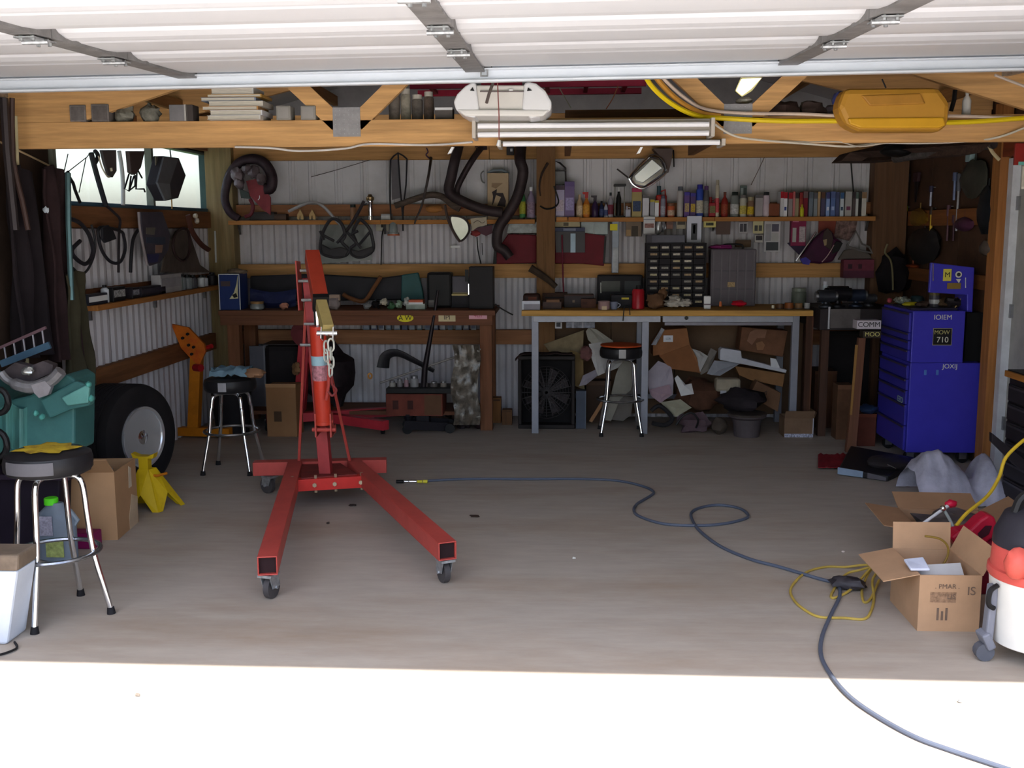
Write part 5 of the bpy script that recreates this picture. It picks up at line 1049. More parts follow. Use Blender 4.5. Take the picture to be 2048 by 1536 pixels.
r = thing('hanging_tube', 'long grey steel tube with a yellow tag hung on the wall', 'tube', P(1231, 500, 8.95)); MB().box((P(1224, 470, 8.95).x, 8.95, P(1231, 546, 8.95).z), (P(1238, 470, 8.95).x, 8.99, P(1231, 442, 8.95).z)).build('tube', mat((120, 126, 136), .4, .3, var=.2), r, bevel=.004); MB().box((P(1220, 450, 8.94).x, 8.943, P(1228, 461, 8.94).z), (P(1235, 450, 8.94).x, 8.948, P(1228, 448, 8.94).z)).build('yellow_tag', mat((216, 204, 50), .6, var=0), r); MB().box((P(1226, 470, 8.94).x, 8.944, P(1231, 545, 8.95).z), (P(1237, 470, 8.94).x, 8.949, P(1231, 495, 8.95).z)).build('clear_sleeve', mat((160, 164, 168), .3, var=.3), r)
bx('window_carton', 'tan carton with a dark window hanging below the shelf', 'box', (1252, 443, 1284, 473), 9.0, .05, mat((128, 112, 96), .7), parts=[('dark_window', .35, .3, .75, 1, mat((70, 62, 52), .6)), ('tan_piece', .02, .55, .3, .95, mat((170, 140, 100), .6)), ('dark_edge', .96, 0, 1, 1, BLK)])
bx('white_packet', 'white packet with reddish print hung below the shelf', 'packet', (1287, 433, 1310, 468), 8.91, .02, mat((206, 206, 208), .6, var=.1), parts=[('print', .1, .4, .9, .65, mat((150, 110, 104), .6, var=.4, sc=60)), ('fold', 0, .15, 1, .2, mat((140, 140, 150), .6))])
solid(MB().blob(P(1317, 452, 8.95), (.03, .02, .07), 40, .4), 'shiny_bag', 'shiny silver blister bag hung beside the white packet', 'bag', mat((176, 178, 182), .25, .5, var=.3), smooth=True); solid(MB().blob(P(1326, 450, 9.0), (.022, .02, .065), 43, .4), 'shiny_bag', 'second silver blister bag, narrower, behind the first', 'bag', mat((150, 152, 160), .25, .5), smooth=True)
for k, (rc, c1, c2, nm) in enumerate((((1333, 434, 1346, 458), (140, 104, 92), (110, 84, 76), 'rosy brown'), ((1353, 434, 1372, 458), (170, 162, 140), (80, 76, 70), 'cream and brown'))): bx('blister_card', nm+' blister card hung below the shelf', 'card', rc, 9.0, .015, plain(c1, .6), parts=[('print', .1, .35, .9, .65, plain(c2, .6))])
r = bx('display_pack', 'white display pack with dark picture standing on the parts cabinet', 'packet', (1374, 432, 1404, 485), 8.9, .03, mat((206, 210, 224), .5, var=.04), parts=[('dark_picture', .28, .28, .68, .9, mat((64, 66, 70), .5)), ('white_figure', .4, .34, .55, .66, WHITE), ('side_edge', .96, 0, 1.0, 1, mat((60, 56, 64), .5))])
bx('cabinet_tray', 'low dark grey tray on top of the parts cabinet', 'tray', (1293, 470, 1370, 486), 8.75, .12, mat((92, 92, 102), .5, var=.12), parts=[('end_cap', 0, 0, .14, 1, mat((70, 66, 74), .5))])
bx('name_plate', 'yellow-edged name plate below the shelf', 'plate', (1407, 442, 1432, 455), 8.96, .01, mat((216, 206, 130), .6), parts=[('dark_print', .2, .25, .8, .7, mat((70, 72, 60), .6, var=.5, sc=90))])
bx('brown_card', 'plain brown card hung below the shelf', 'card', (1432, 440, 1461, 469), 9.0, .01, mat((98, 80, 74), .7), parts=[('top_fold', 0, 0, 1, .06, mat((84, 68, 62), .7))])
solid(MB().blob(P(1440, 494, 8.86), (.1, .06, .02), 50, .3), 'tinsel', 'purple shiny cloth lying on the grey ribbed case', 'cloth', mat((120, 40, 96), .4, var=.4), smooth=True)
bx('tan_pouch', 'flat tan pouch behind the grey ribbed case', 'pouch', (1472, 480, 1502, 494), 9.1, .05, mat((120, 98, 78), .7), parts=[('flap', 0, 0, 1, .3, mat((106, 86, 70), .7))])
r = bx('framed_card', 'small white framed window card below the shelf', 'frame', (1477, 444, 1496, 467), 9.08, .012, mat((176, 174, 178), .5), parts=[('pane', .15, .15, .48, .85, mat((70, 66, 76), .4)), ('pane', .54, .15, .85, .85, mat((60, 58, 66), .4))])
bx('label_card', 'cream card with dark print beside the large white frame', 'card', (1506, 442, 1527, 467), 9.06, .01, mat((196, 190, 150), .6), parts=[('dark_print', .15, .35, .45, .8, mat((80, 80, 78), .6)), ('dark_print', .55, .35, .85, .8, mat((90, 90, 86), .6))])
bx('label_card', 'little white card with dark print under the cream one', 'card', (1510, 470, 1526, 485), 9.06, .01, mat((200, 196, 190), .6), parts=[('dark_print', .1, .1, .9, .7, mat((60, 56, 60), .6, var=.5, sc=90))])
r = bx('framed_card', 'large white framed pane pack beside the maroon box', 'frame', (1528, 442, 1561, 504), 9.04, .015, mat((186, 186, 190), .5), parts=[('pane', .08, .1, .42, .64, mat((150, 150, 154), .4)), ('pane', .46, .1, .88, .34, mat((90, 88, 104), .4)), ('pane', .46, .38, .88, .64, mat((176, 176, 176), .4)), ('pane', .14, .68, .88, .95, mat((64, 68, 72), .4))])
bx('maroon_box', 'maroon box with white panels hung below the manuals', 'box', (1582, 440, 1612, 492), 8.97, .06, mat((128, 34, 72), .5), parts=[('white_panel', .1, .3, .35, .85, mat((170, 170, 166), .5)), ('white_panel', .55, .25, .95, .85, mat((180, 168, 172), .5, var=.3, sc=60)), ('top_print', .1, 0, .5, .08, mat((200, 120, 150), .5))])
bx('red_board', 'brick red board hung behind the purple mask', 'board', (1637, 436, 1673, 480), 9.08, .015, mat((132, 66, 56), .7), parts=[('dark_edge', .96, 0, 1, 1, BLK)])
poly('photo_sheet', 'brownish photo sheet hung beside the brick red board', 'picture', [(1674, 437), (1716, 436), (1710, 468), (1698, 482), (1668, 474)], 9.05, .006, mat((120, 96, 92), .5, var=.7, sc=22))
r = thing('motorcycle_fairing', 'tilted purple and black fairing with clear windscreen on the wall', 'fairing', P(1640, 528, 8.9)); FPm = mat((66, 28, 56), .3, var=.25)
poly('body', None, None, [(1600, 512), (1612, 500), (1628, 478), (1644, 463), (1656, 456), (1668, 466), (1670, 475), (1686, 484), (1684, 492), (1666, 524), (1640, 528), (1604, 524)], 8.93, .07, FPm, parent=r, bev=.02)
poly('brown_crest', None, None, [(1646, 478), (1648, 464), (1655, 456), (1664, 464), (1667, 478), (1662, 500), (1652, 494)], 8.915, .02, mat((64, 50, 48), .5), parent=r, bev=.004)
poly('gold_badge', None, None, [(1646, 480), (1654, 478), (1653, 490), (1649, 492)], 8.905, .006, mat((150, 130, 100), .5), parent=r)
line('chrome_edge', None, None, [(1592, 522), (1606, 502), (1622, 480), (1632, 464)], 8.9, .008, CHROME, parent=r, k=3)
poly('black_vent', None, None, [(1668, 490), (1674, 482), (1686, 486), (1678, 502), (1664, 508)], 8.91, .02, BLK, parent=r, bev=.003)
poly('blue_patch', None, None, [(1600, 518), (1612, 514), (1622, 522), (1618, 530), (1606, 528)], 8.92, .01, mat((64, 58, 150), .5), parent=r)
line('red_pinstripe', None, None, [(1644, 524), (1656, 510), (1668, 490)], 8.912, .004, mat((190, 160, 160), .4), parent=r)
poly('dark_pennant', 'dark blue pennant hung left of the fairing', 'pennant', [(1574, 486), (1600, 480), (1614, 492), (1600, 512)], 8.98, .006, mat((50, 40, 62), .7))
line('shield_outline', 'grey angular wire form hung right of the fairing', 'wire', [(1694, 492), (1712, 462), (1724, 488), (1738, 494), (1745, 506), (1716, 500), (1694, 492)], 8.98, .009, mat((110, 106, 104), .5), k=1)
poly('cushion', 'dull grey pad under the wire form by the corner post', 'pad', [(1676, 520), (1690, 500), (1712, 496), (1740, 508), (1745, 518)], 9.0, .04, mat((96, 88, 84), .8), bev=.012)
r = bx('maroon_carton', 'long maroon carton with dark lettering at the corner post', 'box', (1687, 519, 1748, 556), 8.95, .1, mat((112, 52, 68), .6, var=.2), parts=[('dark_print', .15, .25, .28, .5, mat((50, 28, 40), .6)), ('dark_print', .48, .25, .6, .5, mat((66, 34, 46), .6)), ('lower_band', 0, .6, 1, 1, mat((84, 42, 60), .6))])
line('thin_wire', 'thin slanting wire against the upper wall above the cans', 'wire', [(1530, 312), (1516, 342), (1502, 370)], 9.12, .003, mat((100, 80, 70), .6), k=1, n=5)
line('hanging_lead', 'dark lead running down the wall behind the manuals', 'wire', [(1702, 326), (1704, 350), (1707, 384)], 9.12, .006, BLK, k=2)
# chrome lamp on a brown bracket
r = thing('shop_lamp', 'chrome rectangular lamp tilted on a brown bracket above the cans', 'lamp', P(1296, 340, 8.5)); yy = 8.93
ln = [(1262, 350), (1300, 311), (1322, 316), (1332, 336), (1328, 350), (1290, 376), (1270, 372), (1260, 360)]
poly('housing', None, None, ln, yy, .1, CHROME, parent=r, bev=.018)
poly('reflector', None, None, [(1268, 352), (1304, 318), (1326, 336), (1286, 366), (1272, 362)], yy-.012, .013, mat((240, 240, 240), .25, .8, var=0), parent=r, bev=.005)
line('rim', None, None, ln, yy-.002, .008, CHROME, parent=r, closed=True, k=3)
poly('bracket', None, None, [(1306, 297), (1346, 297), (1343, 322), (1337, 345), (1330, 346), (1328, 326), (1318, 310)], yy+.02, .165, mat((92, 76, 70), .5), parent=r)
line('side_rod', None, None, [(1234, 338), (1260, 358)], yy+.05, .007, mat((90, 84, 84), .4, .5), parent=r, k=1); line('strap', None, None, [(1347, 300), (1348, 334)], yy+.1, .006, BLK, parent=r, k=1)
# circular-saw-like thing in the corner at top of shelf
r = thing('exhaust_manifold', 'dark round engine casting with red plate hung in the back corner', 'engine part', P(500, 430, 8.9)); EM = mat((58, 46, 52), .5, .2, var=.3, sc=10)
line('hook_body', None, None, [(478, 438), (460, 425), (450, 400), (453, 370), (462, 345), (480, 325), (505, 318), (528, 326), (543, 350), (542, 375), (530, 378)], 8.95, [.032, .05], EM, parent=r, n=12, k=5)
for k, (x, y, a_) in enumerate(((474, 350, .055), (478, 366, .045), (508, 344, .05), (494, 338, .04), (522, 358, .045))): MB().blob(P(x, y, 8.9), (a_, .05, a_*1.1), k+60, .3).build('lobe', mat((106, 94, 98), .5, .2, var=.3), r, smooth=True)
poly('red_plate', None, None, [(492, 362), (518, 356), (526, 372), (541, 395), (541, 430), (524, 418), (500, 392)], 8.93, .02, mat((132, 54, 60), .5, var=.2), parent=r); poly('green_plate', None, None, [(478, 376), (498, 386), (500, 398), (482, 396)], 8.92, .03, mat((60, 68, 64), .5), parent=r); line('white_mark', None, None, [(516, 400), (519, 396), (519, 391)], 8.925, .003, WHITE, parent=r)
line('red_hose', None, None, [(500, 398), (506, 412), (502, 428), (490, 434)], 8.95, .016, mat((100, 34, 44), .5), parent=r)
# ================================================================ UNDER THE LONG BENCH: cartons, papers, sheets
PAP = mat((176, 174, 172), .8, var=.08); PAPD = mat((132, 124, 112), .8, var=.15); PAPW = mat((196, 196, 196), .8, var=.05)
poly('cardboard_sheet', 'large tan cardboard sheet leaning behind the stool, left half', 'cardboard', [(1087, 690), (1168, 662), (1166, 700), (1160, 740), (1170, 780), (1150, 772), (1140, 720), (1100, 706)], 8.78, .01, mat((128, 114, 88), .85, var=.2, dirt=(90, 74, 56), damt=.5), lean=.15)
poly('cardboard_sheet', 'olive cardboard edge piece hanging down beside the box fan', 'cardboard', [(1140, 700), (1166, 708), (1168, 770), (1152, 772), (1142, 742)], 8.72, .01, mat((112, 92, 60), .85, var=.2))
sheetpaper('paper_sheet', 'crumpled pale paper at the top of the heap', 'paper', [(1172, 664), (1178, 656), (1194, 660), (1226, 682), (1228, 694), (1205, 700), (1186, 690), (1176, 680)], 8.7, mat((150, 146, 136), .8), seed=1)
sheetpaper('paper_sheet', 'white angular paper with torn corner beside the stool seat', 'paper', [(1178, 690), (1204, 686), (1212, 708), (1218, 716), (1210, 746), (1196, 752), (1184, 720)], 8.62, PAP, seed=2)
sheetpaper('paper_sheet', 'white paper triangle between the stool legs, high', 'paper', [(1216, 722), (1242, 716), (1246, 724), (1236, 736), (1220, 742)], 8.66, PAP, seed=3)
sheetpaper('paper_sheet', 'grey lavender paper scrap below the torn white paper', 'paper', [(1166, 752), (1192, 740), (1196, 752), (1172, 770), (1158, 772)], 8.64, mat((140, 134, 144), .8), seed=4)
poly('foam_sheet', 'long grey-white foam sheet slanting down behind the stool', 'foam sheet', [(1246, 716), (1276, 730), (1262, 780), (1240, 800), (1222, 842), (1210, 840), (1204, 828), (1222, 790), (1232, 750)], 8.66, .015, mat((136, 132, 122), .8, var=.12), lean=.05)
poly('foam_sheet', 'second grey foam sheet standing low behind the stool', 'foam sheet', [(1226, 790), (1270, 776), (1262, 830), (1246, 842), (1212, 838)], 8.72, .015, mat((110, 104, 98), .8, var=.15))
poly('wood_lath', 'thin tan lath leaning low behind the stool', 'lath', [(1178, 842), (1204, 800), (1208, 806), (1184, 845)], 8.6, .012, wood((150, 110, 76), 'z'))
solid(MB().blob(P(1172, 706, 8.68), (.05, .04, .06), 71, .35), 'cloth_bundle', 'dusty rose cloth bundle in the paper heap', 'cloth', mat((110, 74, 72), .85, var=.3), smooth=True)
bx('cabinet_carcass', 'blue-grey metal cabinet side standing right of the box fan', 'panel', (1152, 782, 1172, 852), 8.6, .1, mat((64, 72, 86), .5), z0=0, parts=[('edge', .9, 0, 1, 1, mat((84, 92, 104), .5))])
bx('dark_carton', 'dark brown carton behind the slanting foam sheet', 'box', (1172, 762, 1222, 850), 8.86, .15, mat((70, 54, 44), .8), z0=0, parts=[('flap', 0, 0, 1, .1, mat((84, 64, 52), .8))])
bx('brown_carton', 'wide brown carton against the back boards', 'box', (1080, 640, 1112, 760), 8.98, .06, mat((86, 66, 54), .8), z0=0, parts=[('seam', .45, 0, .5, 1, mat((70, 52, 42), .8))])
r = bx('hanging_bag', 'clear plastic strips bag with a small printed tag under the bench top', 'bag', (1132, 640, 1190, 656), 8.72, .03, mat((112, 116, 132), .3, var=.4, sc=22), parts=[('fold', .2, 0, .28, 1, mat((150, 152, 166), .3)), ('fold', .55, 0, .6, 1, mat((146, 148, 160), .3))])
bx('printed_tag', 'small white tag with printed square under the bench top', 'tag', (1110, 640, 1124, 657), 8.66, .004, mat((190, 190, 194), .6), parts=[('print', .2, .3, .8, .8, mat((70, 70, 76), .6, var=.5, sc=90))])
# right bay
o = poly('cardboard_box', 'big orange-brown carton tumbled on its side with a white sticker', 'box', [(1306, 690), (1326, 660), (1374, 656), (1380, 690), (1394, 716), (1400, 744), (1340, 738), (1318, 710), (1306, 712)], 8.62, .22, mat((136, 92, 60), .85, var=.12), bev=.004)
poly('open_flap', None, None, [(1318, 712), (1378, 690), (1402, 746), (1346, 738)], 8.612, .008, mat((122, 80, 50), .85), parent=o); a_, b_, c_, d_ = ext(1327, 671, 1346, 684, 8.61); MB().box((a_, 8.613, c_), (b_, 8.619, d_)).build('white_sticker', mat((196, 200, 208), .5), o); txt('LDB', .022, ((a_+b_)/2, 8.6115, (c_+d_)/2), mat((90, 96, 110), .6), o)
sheetpaper('paper_sheet', 'grey-white board scrap left of the tumbled carton', 'paper', [(1302, 690), (1324, 656), (1330, 660), (1312, 690)], 8.55, mat((150, 150, 156), .8), seed=5)
sheetpaper('paper_sheet', 'pale triangular board right of the tumbled carton', 'paper', [(1384, 698), (1402, 704), (1418, 714), (1400, 744), (1394, 718)], 8.6, PAP, seed=6)
sheetpaper('paper_sheet', 'grey bent board beside the pale triangular one', 'paper', [(1400, 744), (1424, 698), (1436, 704), (1418, 742), (1402, 750)], 8.62, mat((118, 112, 106), .8), seed=7)
sheetpaper('paper_sheet', 'large lilac tinted paper ball right of the steel bench leg', 'paper', [(1298, 744), (1318, 724), (1344, 734), (1348, 760), (1346, 790), (1320, 806), (1300, 790), (1296, 766)], 8.55, mat((164, 156, 166), .8, var=.12), seed=8, lean=.2)
sheetpaper('paper_sheet', 'second lilac paper tail below the large lilac ball', 'paper', [(1298, 780), (1340, 770), (1344, 788), (1322, 806), (1304, 794)], 8.5, mat((156, 132, 142), .8, var=.12), seed=9, lean=.2)
sheetpaper('paper_sheet', 'white curled paper cup shape in the middle of the heap', 'paper', [(1350, 758), (1356, 752), (1372, 770), (1384, 768), (1388, 788), (1362, 792)], 8.5, PAPW, seed=10)
sheetpaper('paper_sheet', 'beige triangular scrap low in the heap', 'paper', [(1322, 806), (1362, 800), (1384, 816), (1352, 834), (1340, 826)], 8.45, mat((150, 146, 126), .8), seed=11)
o = poly('white_tray', 'long white foam tray lying tilted across the cartons', 'tray', [(1440, 700), (1444, 696), (1482, 702), (1484, 716), (1574, 740), (1572, 746), (1484, 728), (1440, 720)], 8.5, .1, mat((176, 178, 186), .6, var=.1), bev=.004)
poly('upright_tab', None, None, [(1541, 716), (1552, 718), (1560, 736), (1542, 734)], 8.49, .012, mat((190, 192, 196), .5), parent=o)
sheetpaper('paper_sheet', 'grey-white sheet hanging under the white foam tray', 'paper', [(1430, 722), (1484, 726), (1440, 752), (1424, 750), (1414, 748)], 8.56, mat((140, 142, 150), .8), seed=12)
o = poly('cardboard_box', 'brown carton with torn tan patches at the top of the heap', 'box', [(1484, 654), (1576, 662), (1566, 714), (1478, 700)], 8.7, .2, mat((110, 76, 56), .85, var=.2), bev=.004)
poly('torn_patch', None, None, [(1500, 664), (1512, 658), (1534, 660), (1530, 676), (1514, 676), (1504, 690), (1494, 682)], 8.692, .006, mat((134, 98, 78), .85), parent=o); poly('round_patch', None, None, [(1512, 686), (1524, 682), (1530, 690), (1526, 700), (1514, 700)], 8.692, .006, mat((140, 102, 74), .85), parent=o)
poly('cardboard_box', 'tan carton bottom below the white foam tray', 'box', [(1470, 732), (1570, 748), (1566, 774), (1500, 760), (1478, 750)], 8.6, .2, mat((126, 92, 60), .85, var=.15), bev=.004)
o = poly('cardboard_box', 'small tilted carton with a dark arrow mark', 'box', [(1514, 762), (1562, 786), (1556, 824), (1498, 792)], 8.5, .14, mat((104, 76, 56), .85, var=.15), bev=.004); line('arrow_mark', None, None, [(1520, 790), (1534, 782), (1532, 790)], 8.494, .0025, BLK, parent=o, k=1)
solid(MB().blob(P(1400, 790, 8.66), (.2, .14, .13), 81, .35), 'brown_paper_heap', 'brown crumpled packing paper in the heap middle', 'paper', mat((84, 56, 42), .9, var=.3), smooth=True)
o = bx('metal_housing', 'cream rounded metal housing with a white stem in the heap', 'part', (1432, 758, 1482, 784), 8.48, .12, mat((150, 140, 122), .6, var=.2), bev=.02, parts=[('stem', .18, .9, .42, 1.75, mat((170, 170, 176), .6))])
solid(MB().blob(P(1480, 800, 8.4), (.18, .12, .09), 83, .4), 'dark_bundle', 'dark rubber bundle on the grey plastic tub', 'bundle', mat((40, 34, 38), .8, var=.3), smooth=True)
r = thing('plastic_tub', 'round grey plastic tub on the floor under the long bench end', 'tub', PZ(1490, 874, 0)); q = PZ(1490, 868, 0)
MB().lathe([(.1, 0), (.115, .14), (.15, .16), (.15, .18), (.12, .175), (.1, .02), (0, .02)], (q.x, 8.34, 0), n=24).build('body', mat((82, 74, 76), .6, var=.15), r, smooth=True); MB().lathe([(.152, .17), (.156, .185), (.146, .19)], (q.x, 8.34, 0), n=24).build('rim', mat((70, 62, 58), .6), r)
solid(MB().blob((P(1440, 860, 8.35).x, 8.4, .07), (.07, .07, .07), 88, .15), 'fruit_tin', 'round brown lump lying beside the grey plastic tub', 'lump', mat((76, 66, 58), .8, var=.3), smooth=True)
solid(MB().blob((P(1392, 845, 8.4).x, 8.48, .08), (.14, .09, .08), 90, .35), 'pink_cloth', 'dusky pink cloth on the floor in the heap', 'cloth', mat((96, 78, 84), .9, var=.2), smooth=True)
line('cable', 'black cable looped over the dusky pink cloth', 'cable', [(1352, 850), (1366, 832), (1384, 826), (1396, 840), (1392, 856)], 8.36, .008, BLK)
line('dark_hose', 'dark hose under the papers beside the steel leg', 'hose', [(1302, 822), (1320, 812), (1344, 836), (1330, 850), (1304, 846)], 8.42, .018, mat((34, 32, 34), .7))
r, W = carton('cardboard_box', 'small open carton with a printed white strip standing by the last steel leg', (P(1568, 870, 8.28).x, 8.28, 0), .23, .2, P(1590, 836, 8.28).z, mat((116, 92, 72), .85, var=.15), 0, [('f', 62, .07), ('r', 70, .05)])
MB().box(tuple(W(.002, -.003, .002)), tuple(W(.228, -.0005, .03))).build('printed_strip', mat((170, 172, 190), .6, var=.6, sc=90), r)
MB().box(tuple(W(.222, -.003, .03)), tuple(W(.229, -.0005, .19))).build('white_edge', mat((180, 180, 190), .6), r)
# narrow brown board right of bench
bx('door_board', 'narrow brown upright board right of the long bench', 'board', (1610, 632, 1624, 800), 8.5, .03, wood((74, 48, 36), 'z'), z0=0, parts=[('edge', .85, 0, 1, 1, wood((96, 60, 44), 'z'))])
bx('wooden_crate', 'dark brown crate standing in the corner behind the blue cabinet', 'crate', (1628, 742, 1672, 860), 8.7, .3, wood((72, 46, 34), 'z'), z0=0, parts=[('slot', .15, .25, .3, .5, mat((150, 120, 70), .6)), ('slat', 0, .0, 1, .06, wood((90, 58, 42), 'x'))])

# ================================================================ RIGHT CORNER: bench with grinder, leaning lumber, blue cabinet
bx('corner_bench', 'dark corner bench with a grey side panel behind the blue cabinet', 'bench', (1640, 618, 1800, 660), 8.3, .7, mat((48, 42, 44), .6, var=.2), z0=None, parts=[('side_panel', .12, .0, .5, .9, mat((98, 92, 92), .6, var=.2)), ('white_edge', .1, -.1, .125, .95, mat((190, 190, 196), .4))])
cb = bpy.data.objects['corner_bench']
for px in (1644, 1790):
    for yy in (8.33, 8.9): x = P(px, 700, 8.3).x; MB().box((x, yy, 0), (x+.06, yy+.06, P(1700, 658, 8.3).z)).build('leg', wood((70, 48, 38), 'z'), cb)
zcb = P(1700, 618, 8.3).z
bx('dark_filler', 'added black filler with two door faces darkening the space under the corner bench', 'cabinet', (1648, 664, 1800, 860), 8.98, .08, mat((22, 20, 22), .7), z0=0, parts=[('door', .02, .03, .49, .97, mat((28, 24, 26), .7)), ('door', .51, .03, .98, .97, mat((28, 24, 26), .7))])  # added dark front, hides the pale wall so the space below stays black
for k, (x, py, rr, c_, nm, hh) in enumerate(((1652, 600, .05, (60, 62, 70), 'bench vice jaw', 90), (1676, 588, .06, (34, 32, 38), 'black bench grinder', 60), (1712, 592, .05, (50, 58, 76), 'bluish motor housing', 50), (1738, 600, .035, (70, 70, 76), 'small steel clamp', 40))):
    q = P(x, py, 8.45+.05*k); q.z = zcb+.001; m_ = mat(c_, .35, .4, var=.25)
    r = thing(('bench_vice', 'bench_grinder', 'electric_motor', 'steel_clamp')[k], nm+' standing on the dark corner bench', 'tool', q, None)
    MB().lathe([(rr*1.1, 0), (rr*1.1, .015), (rr*.4, .03), (rr*.4, rr*1.2)], q, n=14).build('base', m_, r, smooth=True)
    MB().cyl(q+Vector((-rr*1.3, 0, rr*1.8)), q+Vector((rr*1.3, 0, rr*1.8)), rr, n=16).build('body', m_, r, smooth=True)
    for s_ in (-1, 1): MB().cyl(q+Vector((s_*rr*1.32, 0, rr*1.8)), q+Vector((s_*rr*1.7, 0, rr*1.8)), rr*.75, n=16).build('end_wheel', STEEL if k != 1 else BLK, r, smooth=True)
bottle(1657, 12, 563, 'can', (206, 214, 220), (190, 190, 200), 'white spray can on the dark corner bench', (110, 140, 190), y=8.6, zs=zcb, grp=None)
bottle(1604, 30, 576, 'jar', (104, 110, 100), (120, 126, 116), 'grey-green glass jar on the long bench near the corner', None, y=8.9, zs=zt, grp=None)
solid(MB().blob(P(1672, 584, 8.7).xy.to_3d()+Vector((0, 0, zcb+.038)), (.05, .05, .04), 91, .4), 'orange_parts', 'orange-brown greasy rag near the white spray can', 'rag', mat((130, 84, 56), .8, var=.4), smooth=True)
line('bright_bracket', 'tall thin yellowish hook standing in the dark corner', 'hook', [(1786, 580), (1785, 545), (1781, 520), (1770, 505), (1775, 488)], 8.85, .008, mat((150, 144, 110), .35, .6), k=3)
solid(MB().blob(P(1790, 545, 8.95), (.13, .1, .16), 95, .35), 'dark_coat', 'dark coat-like bundle hanging in the back corner above the bench', 'bundle', mat((26, 22, 26), .9, var=.2), smooth=True)
# leaning hand tool with label cards
r = thing('lumber_bundle', 'brown upright board with two label cards beside the blue cabinet', 'board', PZ(1690, 915, 0)); yb = 7.5
yb = PZ(1700, 905, 0).y
MB().prism([P(1692, 905, yb), P(1712, 905, yb), P(1732, 676, yb), P(1718, 676, yb)], (0, .05, 0)).build('board', wood((104, 68, 52), 'z'), r, bevel=.003)
MB().prism([P(1700, 830, yb-.01), P(1704, 830, yb-.01), P(1716, 690, yb-.01), P(1711, 690, yb-.01)], (0, .01, 0)).build('tan_lath', wood((150, 112, 60), 'z'), r)
a_, b_, c_, d_ = ext(1714, 641, 1762, 658, yb-.03); o = MB().box((a_, yb-.03, c_), (b_, yb+.08, d_)).build('white_card', mat((190, 182, 190), .6), r); txt('COMM', .052, ((a_+b_)/2, yb-.0315, (c_+d_)/2), BLK, r)
a_, b_, c_, d_ = ext(1727, 662, 1762, 676, yb-.02); MB().box((a_, yb-.02, c_), (b_, yb+.08, d_)).build('dark_card', mat((50, 42, 34), .6), r); txt('MOO', .045, ((a_+b_)/2, yb-.0215, (c_+d_)/2), mat((206, 196, 120), .6), r)
bx('brown_carton', 'brown carton leaning behind the upright board', 'box', (1674, 770, 1706, 860), 8.2, .15, mat((92, 64, 46), .85, var=.2), z0=0, parts=[('flap', 0, 0, 1, .08, mat((110, 78, 58), .85))])
bx('red_crate', 'rust red crate on the floor behind the upright board', 'crate', (1716, 828, 1752, 880), 7.95, .2, mat((92, 46, 34), .7), z0=0, parts=[('rim', 0, 0, 1, .1, mat((110, 56, 40), .7))])
solid(MB().blob(P(1738, 818, 7.95), (.07, .06, .035), 97, .3), 'blue_bag', 'dark blue plastic bag lying on the rust red crate', 'bag', mat((36, 52, 80), .3, var=.3), smooth=True)
# blue roller cabinet
r = thing('tool_cabinet', 'tall royal blue tool cabinet with drawers and open lid by the side door', 'cabinet', (2.67, 7.65, 0))
NV = mat((60, 56, 172), .35, var=.05); NVD = mat((52, 48, 152), .4, var=.06); TRM = mat((70, 62, 80), .4, .4)
X0, X1, Ya, Yb = 2.42, 2.925, 7.33, 7.99
zb1 = .085; zt1 = PX(1965, 726, X1).z; zt1 = P(1900, 726, Ya).z; zt2 = P(1880, 622, Ya).z
MB().box((X0+.012, Ya, zb1), (X1, Yb, zt1)).build('lower_cabinet', NV, r, bevel=.006)
x2 = P(1930, 650, Ya).x
MB().box((X0+.012, Ya, zt1), (x2, Yb, zt2)).build('middle_chest', NV, r, bevel=.006)
MB().box((X0+.012, Ya+.004, zt1-.004), (x2-.01, Ya+.006, zt1+.004)).build('seam', mat((20, 20, 80), .5), r)
nz = [(.10, .27), (.275, .42), (.425, .52), (.525, .60), (.605, zt1-.02)]
mz = [(zt1+.01, zt1+.085), (zt1+.09, zt1+.15), (zt1+.155, zt1+.205), (zt1+.21, zt2-.015)]
for a_, b_ in nz+mz:
    d = MB().box((X0-.006, Ya+.02, a_), (X0+.011, Yb-.02, b_)).build('drawer', NVD, r, bevel=.003)
    MB().box((X0-.014, Ya+.03, b_-.014), (X0-.0065, Yb-.03, b_-.002)).build('pull', TRM, d)
for x in (X0+.06, X1-.08):
    for y in (Ya+.07, Yb-.1): o = MB().cyl((x, y-.015, .042), (x, y+.015, .042), .042, n=16).build('caster', BLK, r, smooth=True); MB().box((x-.025, y-.02, .03), (x+.025, y-.016, zb1)).build('fork', STEEL, o)
# writing on its side
YL_ = Ya-.001
def sidetxt(s_, x, y, size, m): q = P(x, y, YL_); txt(s_, size, q, m, r)
CRM = mat((206, 204, 190), .5, var=0)
a_, b_, c_, d_ = ext(1866, 657, 1903, 690, Ya-.002); MB().box((a_, Ya-.003, c_), (b_, Ya-.0002, d_)).build('sticker', mat((24, 22, 26), .5), r)
MB().tube([Vector((a_, Ya-.004, d_)), Vector((b_, Ya-.004, d_)), Vector((b_, Ya-.004, c_)), Vector((a_, Ya-.004, c_))], .003, 5, closed=True).build('sticker_edge', mat((170, 160, 120), .5), r)
sidetxt('IOIEM', 1886, 635, .048, CRM); q = P(1884, 665, Ya-.005); txt('MOW', .04, q, mat((190, 180, 120), .5), r); q = P(1885, 680, Ya-.005); txt('710', .055, q, CRM, r); sidetxt('JOXIJ', 1900, 733, .045, CRM)
for x in (1848, 1872): a_, b_, c_, d_ = ext(x, 740, x+5, 750, Ya); MB().box((a_, Ya-.002, c_), (b_, Ya+.001, d_)).build('small_mark', mat((80, 120, 190), .5), r)
